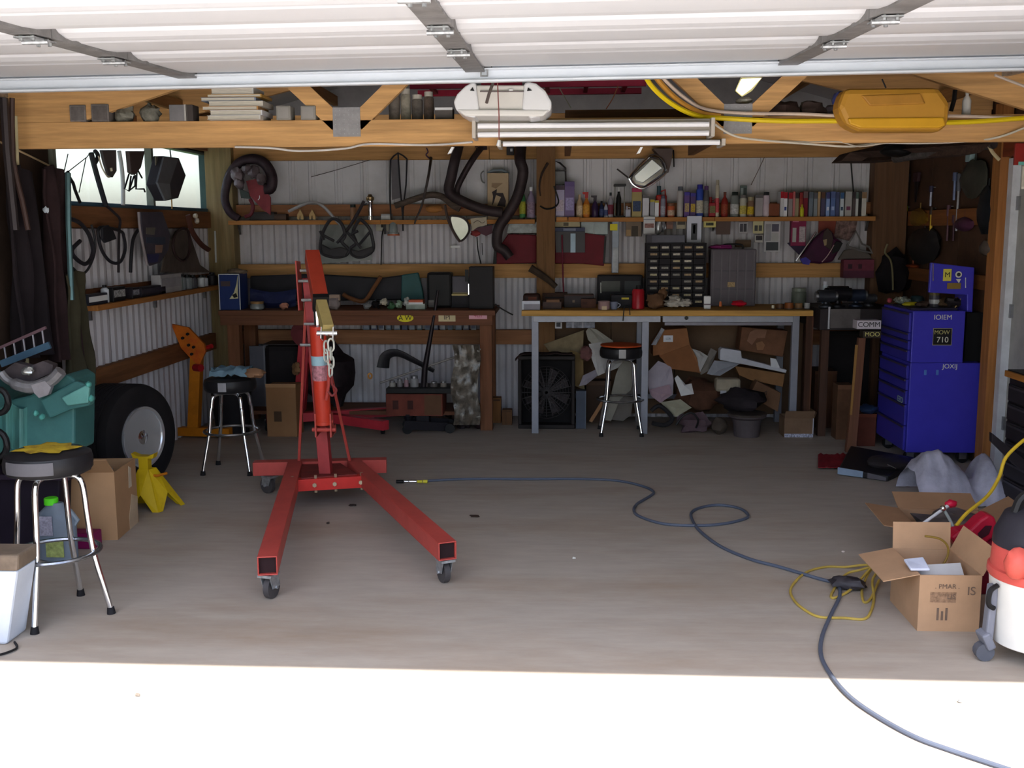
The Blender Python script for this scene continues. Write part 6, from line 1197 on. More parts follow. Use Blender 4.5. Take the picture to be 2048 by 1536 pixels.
q = PX(1800, 799, X0-.007); txt('EZO', .06, q, mat((150, 176, 150), .5), r, rot=(math.pi/2, 0, -math.pi/2))
# open lid at the back of the chest
lx0, lx1, lz0, lz1 = ext(1857, 525, 1955, 622, Ya+.42)
MB().prism([P(1862, 525, Ya+.02), P(1949, 535, Ya+.02), P(1945, 622, Ya+.02), P(1934, 622, Ya+.02), P(1934, 590, Ya+.02), P(1858, 585, Ya+.02)], (0, .03, 0)).build('open_lid', NV, r, bevel=.006)
MB().prism([P(1938, 534, Ya+.055), P(1949, 536, Ya+.055), P(1945, 624, Ya+.055), P(1934, 624, Ya+.055)], (0, .24, 0)).build('lid_side', NV, r, bevel=.004)
MB().box((X0+.03, Ya+.1, zt2+.0), (x2-.02, Ya+.5, zt2+.012)).build('tray', mat((46, 42, 60), .5), r)
a_, b_, c_, d_ = ext(1887, 538, 1903, 562, Ya+.01); MB().box((a_, Ya+.012, c_), (b_, Ya+.019, d_)).build('yellow_sticker', mat((206, 196, 80), .5), r); q = P(1895, 550, Ya+.011); txt('M', .05, q, BLK, r)
a_, b_, c_, d_ = ext(1895, 566, 1922, 578, Ya+.01); MB().box((a_, Ya+.012, c_), (b_, Ya+.019, d_)).build('gold_sticker', mat((130, 106, 50), .5), r)
qc = P(1917, 549, Ya+.01); MB().lathe([(.022, 0), (.022, .004), (0, .004)], qc, (0, -1, 0), 18).build('round_sticker', mat((206, 206, 196), .5), r); MB().lathe([(.013, 0), (.013, .006), (0, .006)], qc, (0, -1, 0), 14).build('dark_ring', mat((40, 40, 50), .5), r)
MB().prism([P(1912, 558, Ya+.011), P(1922, 558, Ya+.011), P(1918, 566, Ya+.011)], (0, .005, 0)).build('sticker_tail', mat((206, 206, 196), .5), r)
for x, y0_, y1_ in ((1866, 527, 562), (1931, 555, 576)): MB().bar(P(x, y0_, Ya+.015), P(x, y1_, Ya+.015), .006, .004, up=(0, 1, 0)).build('chrome_stay', CHROME, r)
# things on the chest
def ball(name, label, cat, px, py, y, rad, m, sd=1, amp=.3): return solid(MB().blob(P(px, py, y), rad, sd, amp), name, label, cat, m, smooth=True)
ztop = zt2+.013
def ontop(name, label, cat, px, y, rad, m, sd, amp=.3, base=None):
    q = P(px, 600, y); q.z = (ztop if base is None else base)+rad[2]*.95; return solid(MB().blob(q, rad, sd, amp), name, label, cat, m, smooth=True)
ontop('spark_plugs', 'glinting glass beads heap on the blue cabinet', 'heap', 1806, Yb-.2, (.06, .05, .03), mat((150, 160, 150), .2, .3, var=.7, sc=60), 3)
ontop('yellow_cloth', 'yellow strap lying along the top of the blue cabinet', 'strap', 1828, Yb-.3, (.08, .04, .012), mat((200, 186, 40), .6), 4)
r2 = thing('sander_disc', 'dark blue-green round cap on the blue cabinet', 'cap', P(1834, 600, Yb-.1)); q = P(1834, 600, Yb-.1); q.z = ztop; MB().lathe([(.05, 0), (.055, .03), (.04, .055), (0, .06)], q, n=18).build('dome', mat((36, 56, 62), .4), r2, smooth=True); MB().lathe([(.06, 0), (.06, .012), (0, .012)], q, n=18).build('brim', mat((30, 44, 50), .5), r2)
r2 = thing('coffee_jar', 'small dark jar with pale label in the open blue chest', 'jar', P(1868, 600, Ya+.25)); q = P(1869, 600, Ya+.25); q.z = ztop; MB().lathe([(.036, 0), (.036, .08)], q, n=16).build('body', mat((66, 62, 70), .35), r2, smooth=True); MB().lathe([(.038, .08), (.038, .1), (0, .1)], q, n=16).build('lid', mat((96, 86, 50), .5), r2); MB().lathe([(.037, .02), (.037, .05)], q, n=16).build('label', mat((170, 170, 170), .5), r2)
for k, (px, nm, c_) in enumerate(((1845, 'brown oily wrench heap', (60, 46, 40)), (1888, 'tan greasy rag heap', (92, 72, 52)), (1904, 'dark socket heap', (44, 38, 40)), (1920, 'pinkish brush head', (120, 90, 90)))): ontop(nm.split()[-1], nm+' in the tray of the open blue chest', 'heap', px, Ya+.2+.04*(k % 2), (.05, .05, .022+.006*k), plain(c_, .6, var=.4), 30+k, .5)
line('brush_handle', 'thin tan stick in the open blue chest', 'stick', [(1908, 618), (1918, 604), (1926, 590)], Ya+.18, .004, mat((190, 160, 100), .6), k=2)
ontop('red_ring', 'small red ring at the drawer end of the blue cabinet top', 'ring', 1779, Yb-.06, (.02, .02, .02), mat((150, 60, 70), .4), 6, .1)
bx('canvas_strip', 'orange strip and dark blue sheet hung behind the blue chest lid', 'sheet', (1955, 560, 1978, 620), 7.75, .02, mat((34, 44, 60), .6), parts=[('orange_strip', 0, .5, 1, .62, mat((170, 104, 44), .6)), ('white_patch', .2, -.1, .55, .25, mat((170, 176, 190), .5))])
bx('dark_gap_filler', 'matt black filler painting the dark gap behind the step of the blue cabinet', 'panel', (1931, 625, 1964, 725), 7.42, .3, mat((16, 16, 18), .7), z0=zt1+.001, parts=[('edge', .9, 0, 1, 1, mat((28, 28, 32), .6))])  # black box stands in for the dark gap beside the chest

# ================================================================ HANGING ON THE RIGHT WALL
random.seed(21)
HW = []
def rw(name, label, cat, px, y0_, y1_, wpx, c_, c2, kind, m2=None):
    X = XR-.045; a = PX(px, y0_, X); b = PX(px, y1_, X); b.y = a.y; L = a.z-b.z; hw = wpx*a.y/2100*.5
    r = thing(name, label, cat, (X, a.y, b.z), 'tools hung on the side wall'); m = mat(c_, .45, .3, var=.25); mh = mat(c2, .5, var=.15)
    w2 = hw*4.5   # real width across the wall seen foreshortened
    if kind == 'saw':
        MB().prism([(X, a.y-w2*.3, a.z-L*.3), (X, a.y+w2*.5, a.z-L*.3), (X, a.y+w2*.2, b.z), (X, a.y, b.z)], (.006, 0, 0)).build('blade', m, r); MB().prism([(X-.01, a.y-w2*.5, a.z), (X-.01, a.y+w2*.6, a.z), (X-.01, a.y+w2*.6, a.z-L*.31), (X-.01, a.y-w2*.4, a.z-L*.31)], (.025, 0, 0)).build('handle', mh, r, bevel=.005)
    elif kind == 'bar':
        MB().cyl((X, a.y, a.z-L*.3), (X, a.y, b.z), hw*.8, n=8).build('shaft', m, r, smooth=True); MB().cyl((X, a.y, a.z), (X, a.y, a.z-L*.3), hw*1.3, n=10).build('handle', mh, r, smooth=True)
    elif kind == 'hammer':
        MB().cyl((X, a.y, a.z-.03), (X, a.y, b.z), hw*.6, n=8).build('shaft', m, r, smooth=True); MB().box((X-.02, a.y-w2, a.z-.06), (X+.02, a.y+w2, a.z)).build('head', mh, r, bevel=.005)
    else:
        MB().blob((X-.005, a.y, (a.z+b.z)/2), (.04, w2, L/2), int(px), .15).build('body', m, r, smooth=True); MB().cyl((X, a.y, a.z-.02), (X, a.y, a.z+.05), .006, n=6).build('cord', mh, r)
    MB().cyl((X-.01, a.y, a.z-.01), (XR-.005, a.y, a.z-.01), .004, n=6).build('peg', GALV, r)
TW = [
 ('hand_saw', 'dark purple-bladed saw hung first from the back corner post', 1792, 350, 405, 8, (50, 40, 56), (84, 50, 66), 'saw'),
 ('hand_saw', 'second dark saw with plum handle beside the first', 1812, 348, 408, 16, (34, 28, 36), (44, 34, 44), 'saw'),
 ('hand_saw', 'broad blackish saw hung beyond two plum saws', 1834, 345, 404, 12, (30, 26, 34), (60, 36, 44), 'saw'),
 ('screwdriver', 'yellow-green handled screwdriver in the dim tool rows', 1812, 412, 448, 6, (60, 50, 50), (196, 196, 40), 'bar'),
 ('screwdriver', 'short yellow screwdriver nearest the corner post', 1793, 414, 424, 6, (180, 176, 40), (190, 186, 40), 'bar'),
 ('screwdriver', 'second short yellow-handled screwdriver by the post', 1801, 412, 428, 6, (120, 110, 40), (170, 166, 40), 'bar'),
 ('putty_knife', 'bright silver putty knife tip above the yellow pouch', 1863, 372, 412, 6, (170, 174, 196), (60, 56, 80), 'bar'),
 ('pliers', 'yellow and black long pliers pointing down', 1864, 414, 465, 7, (196, 160, 50), (60, 46, 40), 'bar'),
 ('tool_pouch', 'mustard yellow pouch among dark tools on the side wall', 1841, 418, 452, 24, (142, 106, 40), (120, 90, 40), 'bag'),
 ('wrench', 'long steel wrench with bluish shine in the middle of the side wall', 1911, 345, 400, 7, (110, 122, 156), (90, 100, 130), 'bar'),
 ('wrench', 'tall bright steel wrench right of the bluish one', 1919, 348, 462, 6, (150, 150, 156), (90, 92, 104), 'bar'),
 ('pry_bar', 'long plum coloured bar below the steel wrenches', 1898, 410, 482, 6, (84, 56, 66), (96, 66, 78), 'bar'),
 ('pry_bar', 'dark plum bar hanging just right of the plum coloured one', 1909, 430, 482, 7, (60, 36, 48), (70, 42, 54), 'bar'),
 ('hammer', 'small hammer with bright spot above the grey cloth', 1941, 306, 330, 5, (60, 60, 62), (150, 176, 180), 'hammer'),
 ('work_coat', 'dark blue-black coat sleeve hanging nearest the stud', 1978, 372, 470, 18, (34, 38, 44), (30, 32, 36), 'bag'),
 ('hanging_cloth', 'dull grey-green cloth sheet hung high beside the stud', 1952, 318, 396, 30, (74, 74, 66), (60, 60, 56), 'bag'),
 ('hanging_cloth', 'dusky purple cloth hung low on the side wall', 1931, 434, 462, 20, (96, 56, 82), (90, 50, 70), 'bag'),
 ('dust_mask', 'crumpled grey plastic bag hung at the stud', 1977, 482, 512, 14, (110, 98, 90), (120, 110, 104), 'bag'),
 ('clamp', 'orange handled clamp in the dark above the blue cabinet', 1826, 528, 536, 14, (150, 70, 34), (150, 70, 34), 'bag'),
 ('grey_board', 'dark grey hanging sheet under the mustard pouch', 1850, 456, 530, 40, (50, 48, 50), (44, 42, 44), 'bag')]
for t_ in TW: rw(t_[0], t_[1], 'tool' if 'cloth' not in t_[1] and 'coat' not in t_[1] and 'bag' not in t_[1] else 'cloth', *t_[2:])
# big dark timber and pipes stored under the truss at the right
solid(MB().prism([P(1682, 322, 8.2), P(1760, 322, 8.2), P(1960, 306, 7.0), P(1985, 285, 6.9), P(1780, 286, 8.0), P(1700, 304, 8.2)], (0, .3, .0)), 'lumber_plank', 'wide dark old plank stored under the roof at the right-hand corner', 'lumber', mat((78, 60, 52), .85, var=.35, sc=6, stretch=(.6, 5, 5)), bevel=.005)
tag(MB().tube([P(1790, 316, 7.9), P(1880, 302, 7.5), P(1988, 287, 7.1)], .035, 10).build('steel_pipe', mat((92, 86, 84), .6, .3, var=.4, sc=20), smooth=True), 'grey speckled pipe lying beneath the wide dark plank', 'pipe')
tag(MB().blob(P(1792, 302, 7.75), (.12, .1, .04), 7, .2).build('rubber_pad', BLK, smooth=True), 'black rubber oval resting against the wide dark plank', 'pad')
line('pale_strip', 'short curved pale strip near the side door head', 'strip', [(1978, 292), (1986, 306), (1999, 320)], 7.11, .006, mat((206, 190, 150), .6), flat=2)
bx('red_plate', 'red box plate mounted over the side door', 'plate', (2030, 286, 2070, 330), 6.2, .02, mat((150, 44, 38), .5), parts=[('teal_light', .2, .85, .5, 1.0, mat((120, 200, 190), .4))])
bx('white_vertical_strip', 'narrow cream strip hanging at the right picture edge', 'strip', (2044, 332, 2056, 378), 6.1, .01, mat((196, 190, 176), .5), parts=[('end', 0, .9, 1, 1, mat((220, 214, 200), .5))])

# ================================================================ RIGHT FLOOR
# black chest with wood edged top
YC = 6.05
cx0, cx1, cy0, cy1 = 2.64, 2.91, 5.22, 6.25; zt3 = P(2005, 738, 6.25).z; BC = mat((30, 26, 28), .4, var=.1)
r = thing('tool_chest', 'black drawer chest with wood edged top at the right side wall', 'tool chest', (2.77, 5.7, 0))
MB().box((cx0+.012, cy0, .06), (cx1, cy1, zt3-.045)).build('body', BC, r, bevel=.006)
for i in range(6):
    hz = (zt3-.15)/6; z_ = .08+i*hz; d = MB().box((cx0, cy0+.02, z_), (cx0+.011, cy1-.02, z_+hz-.012)).build('drawer', mat((38, 33, 36), .5), r, bevel=.003); MB().box((cx0-.012, cy0+.05, z_+hz-.034), (cx0-.001, cy1-.05, z_+hz-.022)).build('pull', mat((70, 66, 72), .4, .4), d)
MB().box((cx0-.015, cy0-.01, zt3-.044), (cx1, cy1+.01, zt3-.008)).build('wooden_top', wood((170, 110, 50), 'y'), r, bevel=.003)
MB().box((cx0, cy0, zt3-.0075), (cx1-.01, cy1, zt3-.001)).build('rubber_mat', BLK, r)
for y in (cy0+.08, cy1-.08): MB().cyl((cx0+.06, y-.015, .03), (cx0+.06, y+.015, .03), .03, n=12).build('caster', RUB, r)
solid(MB().prism([P(1984, 866, YC-.1), P(2048, 918, YC-.1), P(2070, 940, YC-.1), P(2070, 962, YC-.1), P(2030, 930, YC-.1), P(1984, 884, YC-.1)], (0, .04, 0)), 'metal_bar', 'dark slanting bar leaning against the black chest', 'bar', mat((48, 42, 46), .5, .3), bevel=.003)
solid(MB().blob((2.77, 6.0, zt3+.04), (.09, .11, .05), 14, .3), 'plastic_bag', 'clear plastic bag on the black chest', 'bag', mat((120, 124, 130), .25, var=.3), smooth=True)
# clear plastic bag heap
BG = mat((172, 170, 184), .3, var=.2, sc=7, bump=.5)
q = PZ(1890, 1012, 0)
def bagf(u, v):
    a = math.pi*(u); rr = 1-.0*v; x = P(1806, 1000, 6.5).x+(P(1966, 1000, 6.5).x-P(1806, 1000, 6.5).x)*u
    h_ = (.30*math.sin(min(1, u*1.35+.12)*math.pi*.8+.25)**.8 if u < .8 else .30*(.62+.3*math.sin((u-.8)*14)))*math.sin(v*math.pi)**.6
    n_ = noise.noise(Vector((u*5, v*4, 2)))
    return Vector((x+.03*n_, 6.15+v*.5+.04*n_, max(.01, h_+.04*noise.noise(Vector((u*9, v*6, 7))))))
solid(MB().grid(bagf, 26, 16, .004), 'plastic_bag', 'large milky clear plastic bag heaped behind the open cartons', 'bag', BG, smooth=True)
# two cartons
CL = mat((176, 140, 108), .85, var=.07)
q = PZ(1834, 1262, 0); qr = PZ(1964, 1270, 0); hb = P(1840, 1150, q.y).z
r, W = carton('cardboard_box', 'open light cardboard box with grey printing beside the shop vacuum', (q.x, q.y, 0), qr.x-q.x, .36, hb, CL, 0, [('l', -12, .15), ('b', 84, .12), ('r', 64, .12)])
MB().sheet([W(0, 0, hb), W(qr.x-q.x, 0, hb), W(qr.x-q.x+.03, -.03, hb-.0+.0), W(0.0, -.03, hb)], .003) if False else None
GRY = mat((112, 92, 78), .8, var=.1); wx = qr.x-q.x
txt('IS', .05, W(wx*.84, -.002, hb*.72), GRY, r); txt('. PMAR .', .028, W(wx*.45, -.002, hb*.80), GRY, r)
MB().box(tuple(W(wx*.18, -.0015, hb*.52)), tuple(W(wx*.60, -.0003, hb*.70))).build('printed_block', mat((150, 118, 92), .85, var=.35, sc=60), r); txt('LIS', .03, W(wx*.52, -.003, hb*.62), GRY, r)
for x in (.3, .37, .44): MB().box(tuple(W(wx*x, -.0015, hb*.2)), tuple(W(wx*(x+.035), -.0003, hb*(.36 if x == .37 else .42)))).build('printed_mark', GRY, r)
# front flap folded upward bit: tall front flap
solid(MB().sheet([W(.01, .06, hb-.06), W(wx-.03, .10, hb-.05), W(wx-.03, .16, hb+.0), W(.02, .12, hb+.0)], .004), 'paper_sheet', 'white paper folded inside the printed light box', 'paper', PAPW)
solid(MB().sheet([W(-.03, .03, hb+.006), W(.05, .03, hb+.006), W(.05, .12, hb+.03), W(-.03, .12, hb+.02)], .012), 'white_tile', 'small white slab lying on the corner of the printed light box', 'slab', mat((200, 204, 220), .5), bevel=.005)
q2 = PZ(1800, 1115, 0); yb2 = 4.95; hb2 = P(1890, 1062, yb2).z
r, W2 = carton('cardboard_box', 'upper open cardboard box with spread flaps below the milky bag', (P(1838, 1100, yb2).x, yb2, 0), .40, .42, hb2*.98, mat((156, 120, 90), .85, var=.08), -4, [('l', 8, .17), ('b', 18, .16), ('r', 30, .16), ('f', 70, .05)])
solid(MB().blob(W2(.2, .2, hb2*.9), (.15, .14, .06), 44, .4), 'clear_wrap', 'dark wrapped parts inside the upper open box', 'wrap', mat((96, 88, 86), .35, var=.4), smooth=True)
r = thing('bottle_jack', 'red plastic tool case with a cut-out grip between the cartons and the vacuum', 'case', P(1945, 1070, 4.75)); RP = mat((176, 24, 50), .4, var=.12)
MB().prism([P(x, y, 4.72) for x, y in ((1900, 1075), (1918, 1062), (1940, 1060), (1960, 1040), (1976, 1030), (1990, 1034), (1996, 1052), (1988, 1075), (1966, 1092), (1950, 1098), (1940, 1115), (1926, 1120), (1918, 1100))], (0, .09, 0)).build('shell', RP, r, bevel=.012)
MB().prism([P(x, y, 4.712) for x, y in ((1956, 1068), (1972, 1052), (1984, 1052), (1978, 1068), (1960, 1080))], (0, .006, 0)).build('grip_recess', mat((60, 20, 30), .6), r)
solid(MB().prism([(P(1920, 1130, 4.8).x, 4.66, .0), (P(1985, 1130, 4.8).x, 4.66, .0), (P(1985, 1130, 4.8).x, 4.66, P(1940, 1085, 4.66).z), (P(1920, 1130, 4.8).x, 4.66, P(1940, 1100, 4.66).z)], (0, .2, 0)), 'red_box', 'dark red box standing upright under the red tool case', 'box', mat((120, 20, 44), .5), bevel=.006)
r = thing('lug_wrench', 'white-shafted wrench with red ends lying across the upper box', 'wrench', P(1870, 1035, 4.8)); a = P(1828, 1060, 4.78); b = P(1902, 1007, 4.86)
MB().tube([a, a.lerp(b, .5), b], [.009, .007, .009], 8).build('shaft', mat((206, 206, 206), .4), r, smooth=True)
for k, q in enumerate((a, b)): MB().blob(q, (.028, .02, .019), 5+k, .2).build('red_end', mat((190, 24, 56), .3), r, smooth=True)
MB().tube([P(1886, 1016, 4.84), P(1900, 1040, 4.83), P(1913, 1068, 4.82)], .007, 8).build('second_arm', mat((150, 156, 150), .4), r, smooth=True); MB().blob(P(1886, 1017, 4.83), (.014, .014, .014), 3, .1).build('joint', CHROME, r, smooth=True)
# yellow cords
YC_ = mat((184, 156, 72), .6, var=.2)
def floorline(name, label, cat, pts, rad, m, z=None, k=6, n=8, grp=None):
    pp = [PZ(p[0], p[1], p[2] if len(p) > 2 else rad) for p in pts]
    return solid(MB().tube(cr(pp, k), rad, n), name, label, cat, m, grp, smooth=True)
floorline('extension_cord', 'yellow extension cord coiled loosely on the floor before the printed box', 'cord', [(1770, 1140, .04), (1735, 1130, .03), (1690, 1134), (1650, 1134), (1610, 1146), (1582, 1176), (1588, 1200), (1610, 1220), (1640, 1234), (1690, 1236), (1728, 1238), (1742, 1222), (1748, 1195), (1745, 1160, .03), (1760, 1132, .05), (1720, 1140, .03), (1690, 1150, .012), (1664, 1186), (1668, 1196), (1700, 1180, .012), (1738, 1140, .05), (1750, 1128, .06), (1735, 1150, .03), (1724, 1180), (1728, 1204), (1742, 1196), (1758, 1160, .02)], .006, YC_)
line('extension_cord', 'yellow cord rising from the cartons past the black chest', 'cord', [(1912, 1052, 4.85), (1935, 1025, 4.9), (1975, 992, 5.0), (1998, 955, 5.1), (2012, 915, 5.15), (2048, 880, 5.2), (2090, 850, 5.3), (2100, 760, 5.9)], 5, .0085, mat((216, 180, 50), .45))
line('cord_loop', 'brown-yellow cord loop over the upright box flap', 'cord', [(1850, 1072), (1880, 1078), (1896, 1095), (1892, 1120), (1872, 1140), (1840, 1142)], 4.5, .005, mat((140, 112, 50), .5))
q = PZ(1700, 1176, .02)
solid(MB().blob(q+Vector((0, .05, .01)), (.085, .06, .026), 8, .4), 'power_strip', 'dark plug box tangled in the yellow cord', 'power strip', mat((58, 54, 58), .5, var=.3), smooth=True)
# black air hose across the floor
HS = mat((82, 88, 102), .5, var=.1)
floorline('air_hose', 'long dark air hose snaking over the floor out into the sun', 'hose', [(850, 962), (930, 958), (1050, 958), (1170, 958), (1240, 962), (1290, 974), (1307, 984), (1300, 992), (1274, 1008), (1268, 1022), (1282, 1034), (1330, 1048), (1400, 1051), (1450, 1047), (1488, 1038), (1496, 1030), (1480, 1017), (1440, 1010), (1405, 1014), (1384, 1024), (1384, 1038), (1400, 1062), (1440, 1092), (1500, 1118), (1560, 1134), (1630, 1155), (1672, 1168), (1680, 1190), (1664, 1225), (1645, 1270), (1642, 1310), (1662, 1350), (1700, 1394), (1760, 1436), (1830, 1474), (1900, 1500), (1990, 1530), (2080, 1560)], .0085, HS)
r = thing('hose_coupling', 'silver and yellow coupling at the end of the air hose', 'coupling', PZ(822, 962, 0))
for k, (xa_, xb_, m_) in enumerate(((792, 808, BLK), (808, 818, CHROME), (818, 834, CHROME), (834, 846, mat((206, 196, 60), .4)), (846, 856, mat((206, 196, 60), .4)))):
    MB().cyl(PZ(xa_+.5, 963, .014), PZ(xb_-1, 963, .014), .012-.002*(k % 2), n=10).build(('tip', 'nut', 'barrel', 'yellow_sleeve', 'yellow_band')[k], m_, r, smooth=True)
# debris
for k, (x, y, nm, c_, s_) in enumerate(((950, 1032, 'dark leaf scrap', (60, 44, 36), .03), (1148, 1116, 'tiny white chip', (200, 196, 186), .008), (706, 1010, 'dark curled shaving', (56, 44, 40), .025), (656, 1046, 'little dark pebble', (60, 50, 46), .01), (1686, 1103, 'tiny pale speck of plastic', (206, 190, 180), .008), (1920, 1402, 'white chip on the sunny slab', (150, 150, 150), .008), (275, 1389, 'dark crumb on the sunny slab', (120, 110, 100), .01))):
    solid(MB().blob(PZ(x, y, .006), (s_, s_*.6, .006), k+2, .4, 8, 5), nm.split()[-1] if nm.split()[-1] not in ('slab', 'plastic') else 'chip', nm+(' lying on the bare floor' if 'slab' not in nm else ''), 'debris', plain(c_, .8))
# red rag, black ramp
solid(MB().grid(lambda u, v: PZ(1636+u*66, 912+v*26, .012)+Vector((0, 0, .012+.03*abs(noise.noise(Vector((u*6, v*5, 3)))))), 12, 8, .006), 'red_rag', 'dark red rag on the floor beside the black ramp', 'rag', mat((130, 26, 36), .9, var=.25), smooth=True)
r = thing('car_ramp', 'black plastic ramp with pale end strip on the floor before the blue cabinet', 'ramp', PZ(1750, 955, 0)); a, b, c_, d_ = PZ(1676, 950, 0), PZ(1776, 964, 0), PZ(1836, 935, 0), PZ(1700, 915, 0)
up = Vector((0, 0, 1)); BP = mat((32, 30, 32), .45, var=.15)
MB().add([a, b, c_, d_, a+up*.05, b+up*.04, c_+up*.07, d_+up*.09], [(3,2,1,0),(4,5,6,7),(0,1,5,4),(1,2,6,5),(2,3,7,6),(3,0,4,7)]).build('body', BP, r, bevel=.012)
MB().blob((b+c_)/2+Vector((-.08, .04, .07)), (.16, .12, .05), 5, .15).build('dome', mat((44, 40, 42), .35), r, smooth=True)
e = (b-a).normalized(); nrm = Vector((e.y, -e.x, 0))
MB().prism([a+e*.0+up*.008+nrm*.004, a+e*.17+up*.008+nrm*.004, a+e*.17+up*.05+nrm*.004, a+up*.055+nrm*.004], nrm*.006).build('pale_strip', mat((130, 146, 166), .4), r)
MB().prism([a+e*.2+up*.008+nrm*.004, b-e*.01+up*.008+nrm*.004, b-e*.01+up*.03+nrm*.004, a+e*.2+up*.045+nrm*.004], nrm*.006).build('grey_strip', mat((84, 80, 86), .4), r)
line('glint_wire', None, None, [(1761, 923, 7.0), (1792, 937, 6.9)], 7, .004, CHROME, parent=r, k=1)

# shop vacuum at the edge
r = thing('shop_vacuum', 'white drum shop vacuum with red collar and black top on grey casters', 'vacuum', (1.845, 3.985, 0))
vc = Vector((1.845, 3.94, 0)); vr = vc.x-P(1984, 1180, 3.94).x
zr0 = P(1990, 1150, 3.95).z; WD = mat((216, 214, 208), .35, var=.03)
MB().lathe([(vr*.86, .07), (vr*.9, .075), (vr*1.0, zr0-.02), (vr*1.02, zr0)], vc, n=40).build('drum', WD, r, smooth=True)
MB().lathe([(vr*1.03, zr0), (vr*1.06, zr0+.01), (vr*1.05, zr0+.035), (vr*1.0, zr0+.04), (vr*.98, zr0+.12), (vr*.9, zr0+.14)], vc, n=40).build('red_collar', mat((200, 84, 76), .45, var=.08), r, smooth=True)
MB().lathe([(vr*.99, zr0+.125), (vr*.97, zr0+.17), (vr*.8, zr0+.24), (vr*.5, zr0+.27), (0, zr0+.28)], vc, n=36).build('motor_top', mat((46, 44, 50), .5, var=.15), r, smooth=True)
MB().tube(cr([vc+Vector((-.12, -.0, zr0+.25)), vc+Vector((-.08, 0, zr0+.32)), vc+Vector((.08, 0, zr0+.32)), vc+Vector((.12, 0, zr0+.25))]), .018, 8).build('handle', BLK, r, smooth=True)
GP2 = mat((118, 120, 130), .45, var=.08)
for k, ang in enumerate((-176, -80, 10, 100)):
    d = R(ang)@Vector((1, 0, 0)); o = vc+d*vr*1.02
    lg = MB().bar(o+up*.09, o+d*.03+up*.075, .07, .07).bar(o+d*.01+up*.08, o-d*.0+up*(zr0-.03), .03, .05, up=(0, 1, 0)).build('caster_arm', GP2, r, bevel=.008)
    MB().cyl(o+d*.02+Vector((0, -.02, .035)), o+d*.02+Vector((0, .02, .035)), .035, n=14).build('wheel', mat((90, 92, 100), .5), lg, smooth=True)
d = R(-165)@Vector((1, 0, 0)); o = vc+d*vr*1.04
MB().tube(cr([o+up*(zr0-.02), o+d*.03+up*(zr0-.04), o+d*.035+up*(zr0-.09), o+d*.01+up*(zr0-.11)]), .01, 7).build('latch', BLK, r, smooth=True)
d = R(-140)@Vector((1, 0, 0)); o = vc+d*vr*1.05; MB().blob(o+up*(zr0+.09), (.05, .05, .06), 4, .1).build('red_latch', mat((206, 90, 78), .45), r, smooth=True)

# ================================================================ ROOF ZONE
CHT = 2.095+.142+.001
BK_ = mat((132, 128, 126), .85, var=.2, sc=20, bump=.2)
def onchord(name, label, cat, rc, m, y=5.79, dep=.1, parts=(), bev=.004, **k): return bx(name, label, cat, rc, y, dep, m, z0=CHT, parts=parts, bev=bev, **k)
# storage boards laid over the trusses
r = thing('loft_board', 'loose plank laid along the truss to carry stored things', 'plank', (0, 5.95, CHT-.02))
MB().box((XL+.3, 5.845, CHT-.022), (XR-.3, 6.10, CHT-.001)).build('plank', wood((130, 88, 56), 'x'), r)
for nm, rc, c_ in (('first grey concrete block on the truss beside the rafter foot', (139, 210, 171, 246), (120, 114, 112)), ('second grey concrete block on the truss', (182, 208, 217, 246), (112, 106, 104))): onchord('concrete_block', nm, 'block', rc, plain(c_, .9, var=.2, sc=20), parts=[('chipped_face', .1, .1, .9, .9, plain(tuple(v-12 for v in c_), .9, var=.25, sc=14))])
for k, (x, nm, w_, h_) in enumerate(((250, 'mossy rounded stone on the truss after two square blocks', .055, .05), (300, 'pointed pale stone on the truss left of the square-faced block', .05, .055))):
    q = P(x, 240, 5.85); q.z = CHT+h_*.85; solid(MB().blob(q, (w_, .05, h_), k+5, .35), 'stone', nm, 'stone', mat((124, 122, 112), .9, var=.35, sc=14), smooth=True)
onchord('concrete_block', 'square-faced block with dark side in the truss middle-left', 'block', (338, 209, 372, 243), plain((122, 120, 122), .9, var=.15), parts=[('pale_edge', .9, 0, 1, 1, plain((176, 172, 168), .8))]); onchord('dark_block', 'dark block pressed against the square-faced block', 'block', (373, 209, 386, 242), plain((70, 64, 62), .9), parts=[('edge', 0, 0, .15, 1, plain((90, 84, 80), .9))])
for x, nm in ((552, 'small pale concrete cube between books and gusset plate'), (601, 'second pale cube nearest the gusset plate')): onchord('concrete_block', nm, 'block', (x, 211, x+(29 if x < 600 else 30), 236), plain((140, 136, 130), .9, var=.12), parts=[('face', .12, .12, .88, .88, plain((150, 146, 142), .9))])
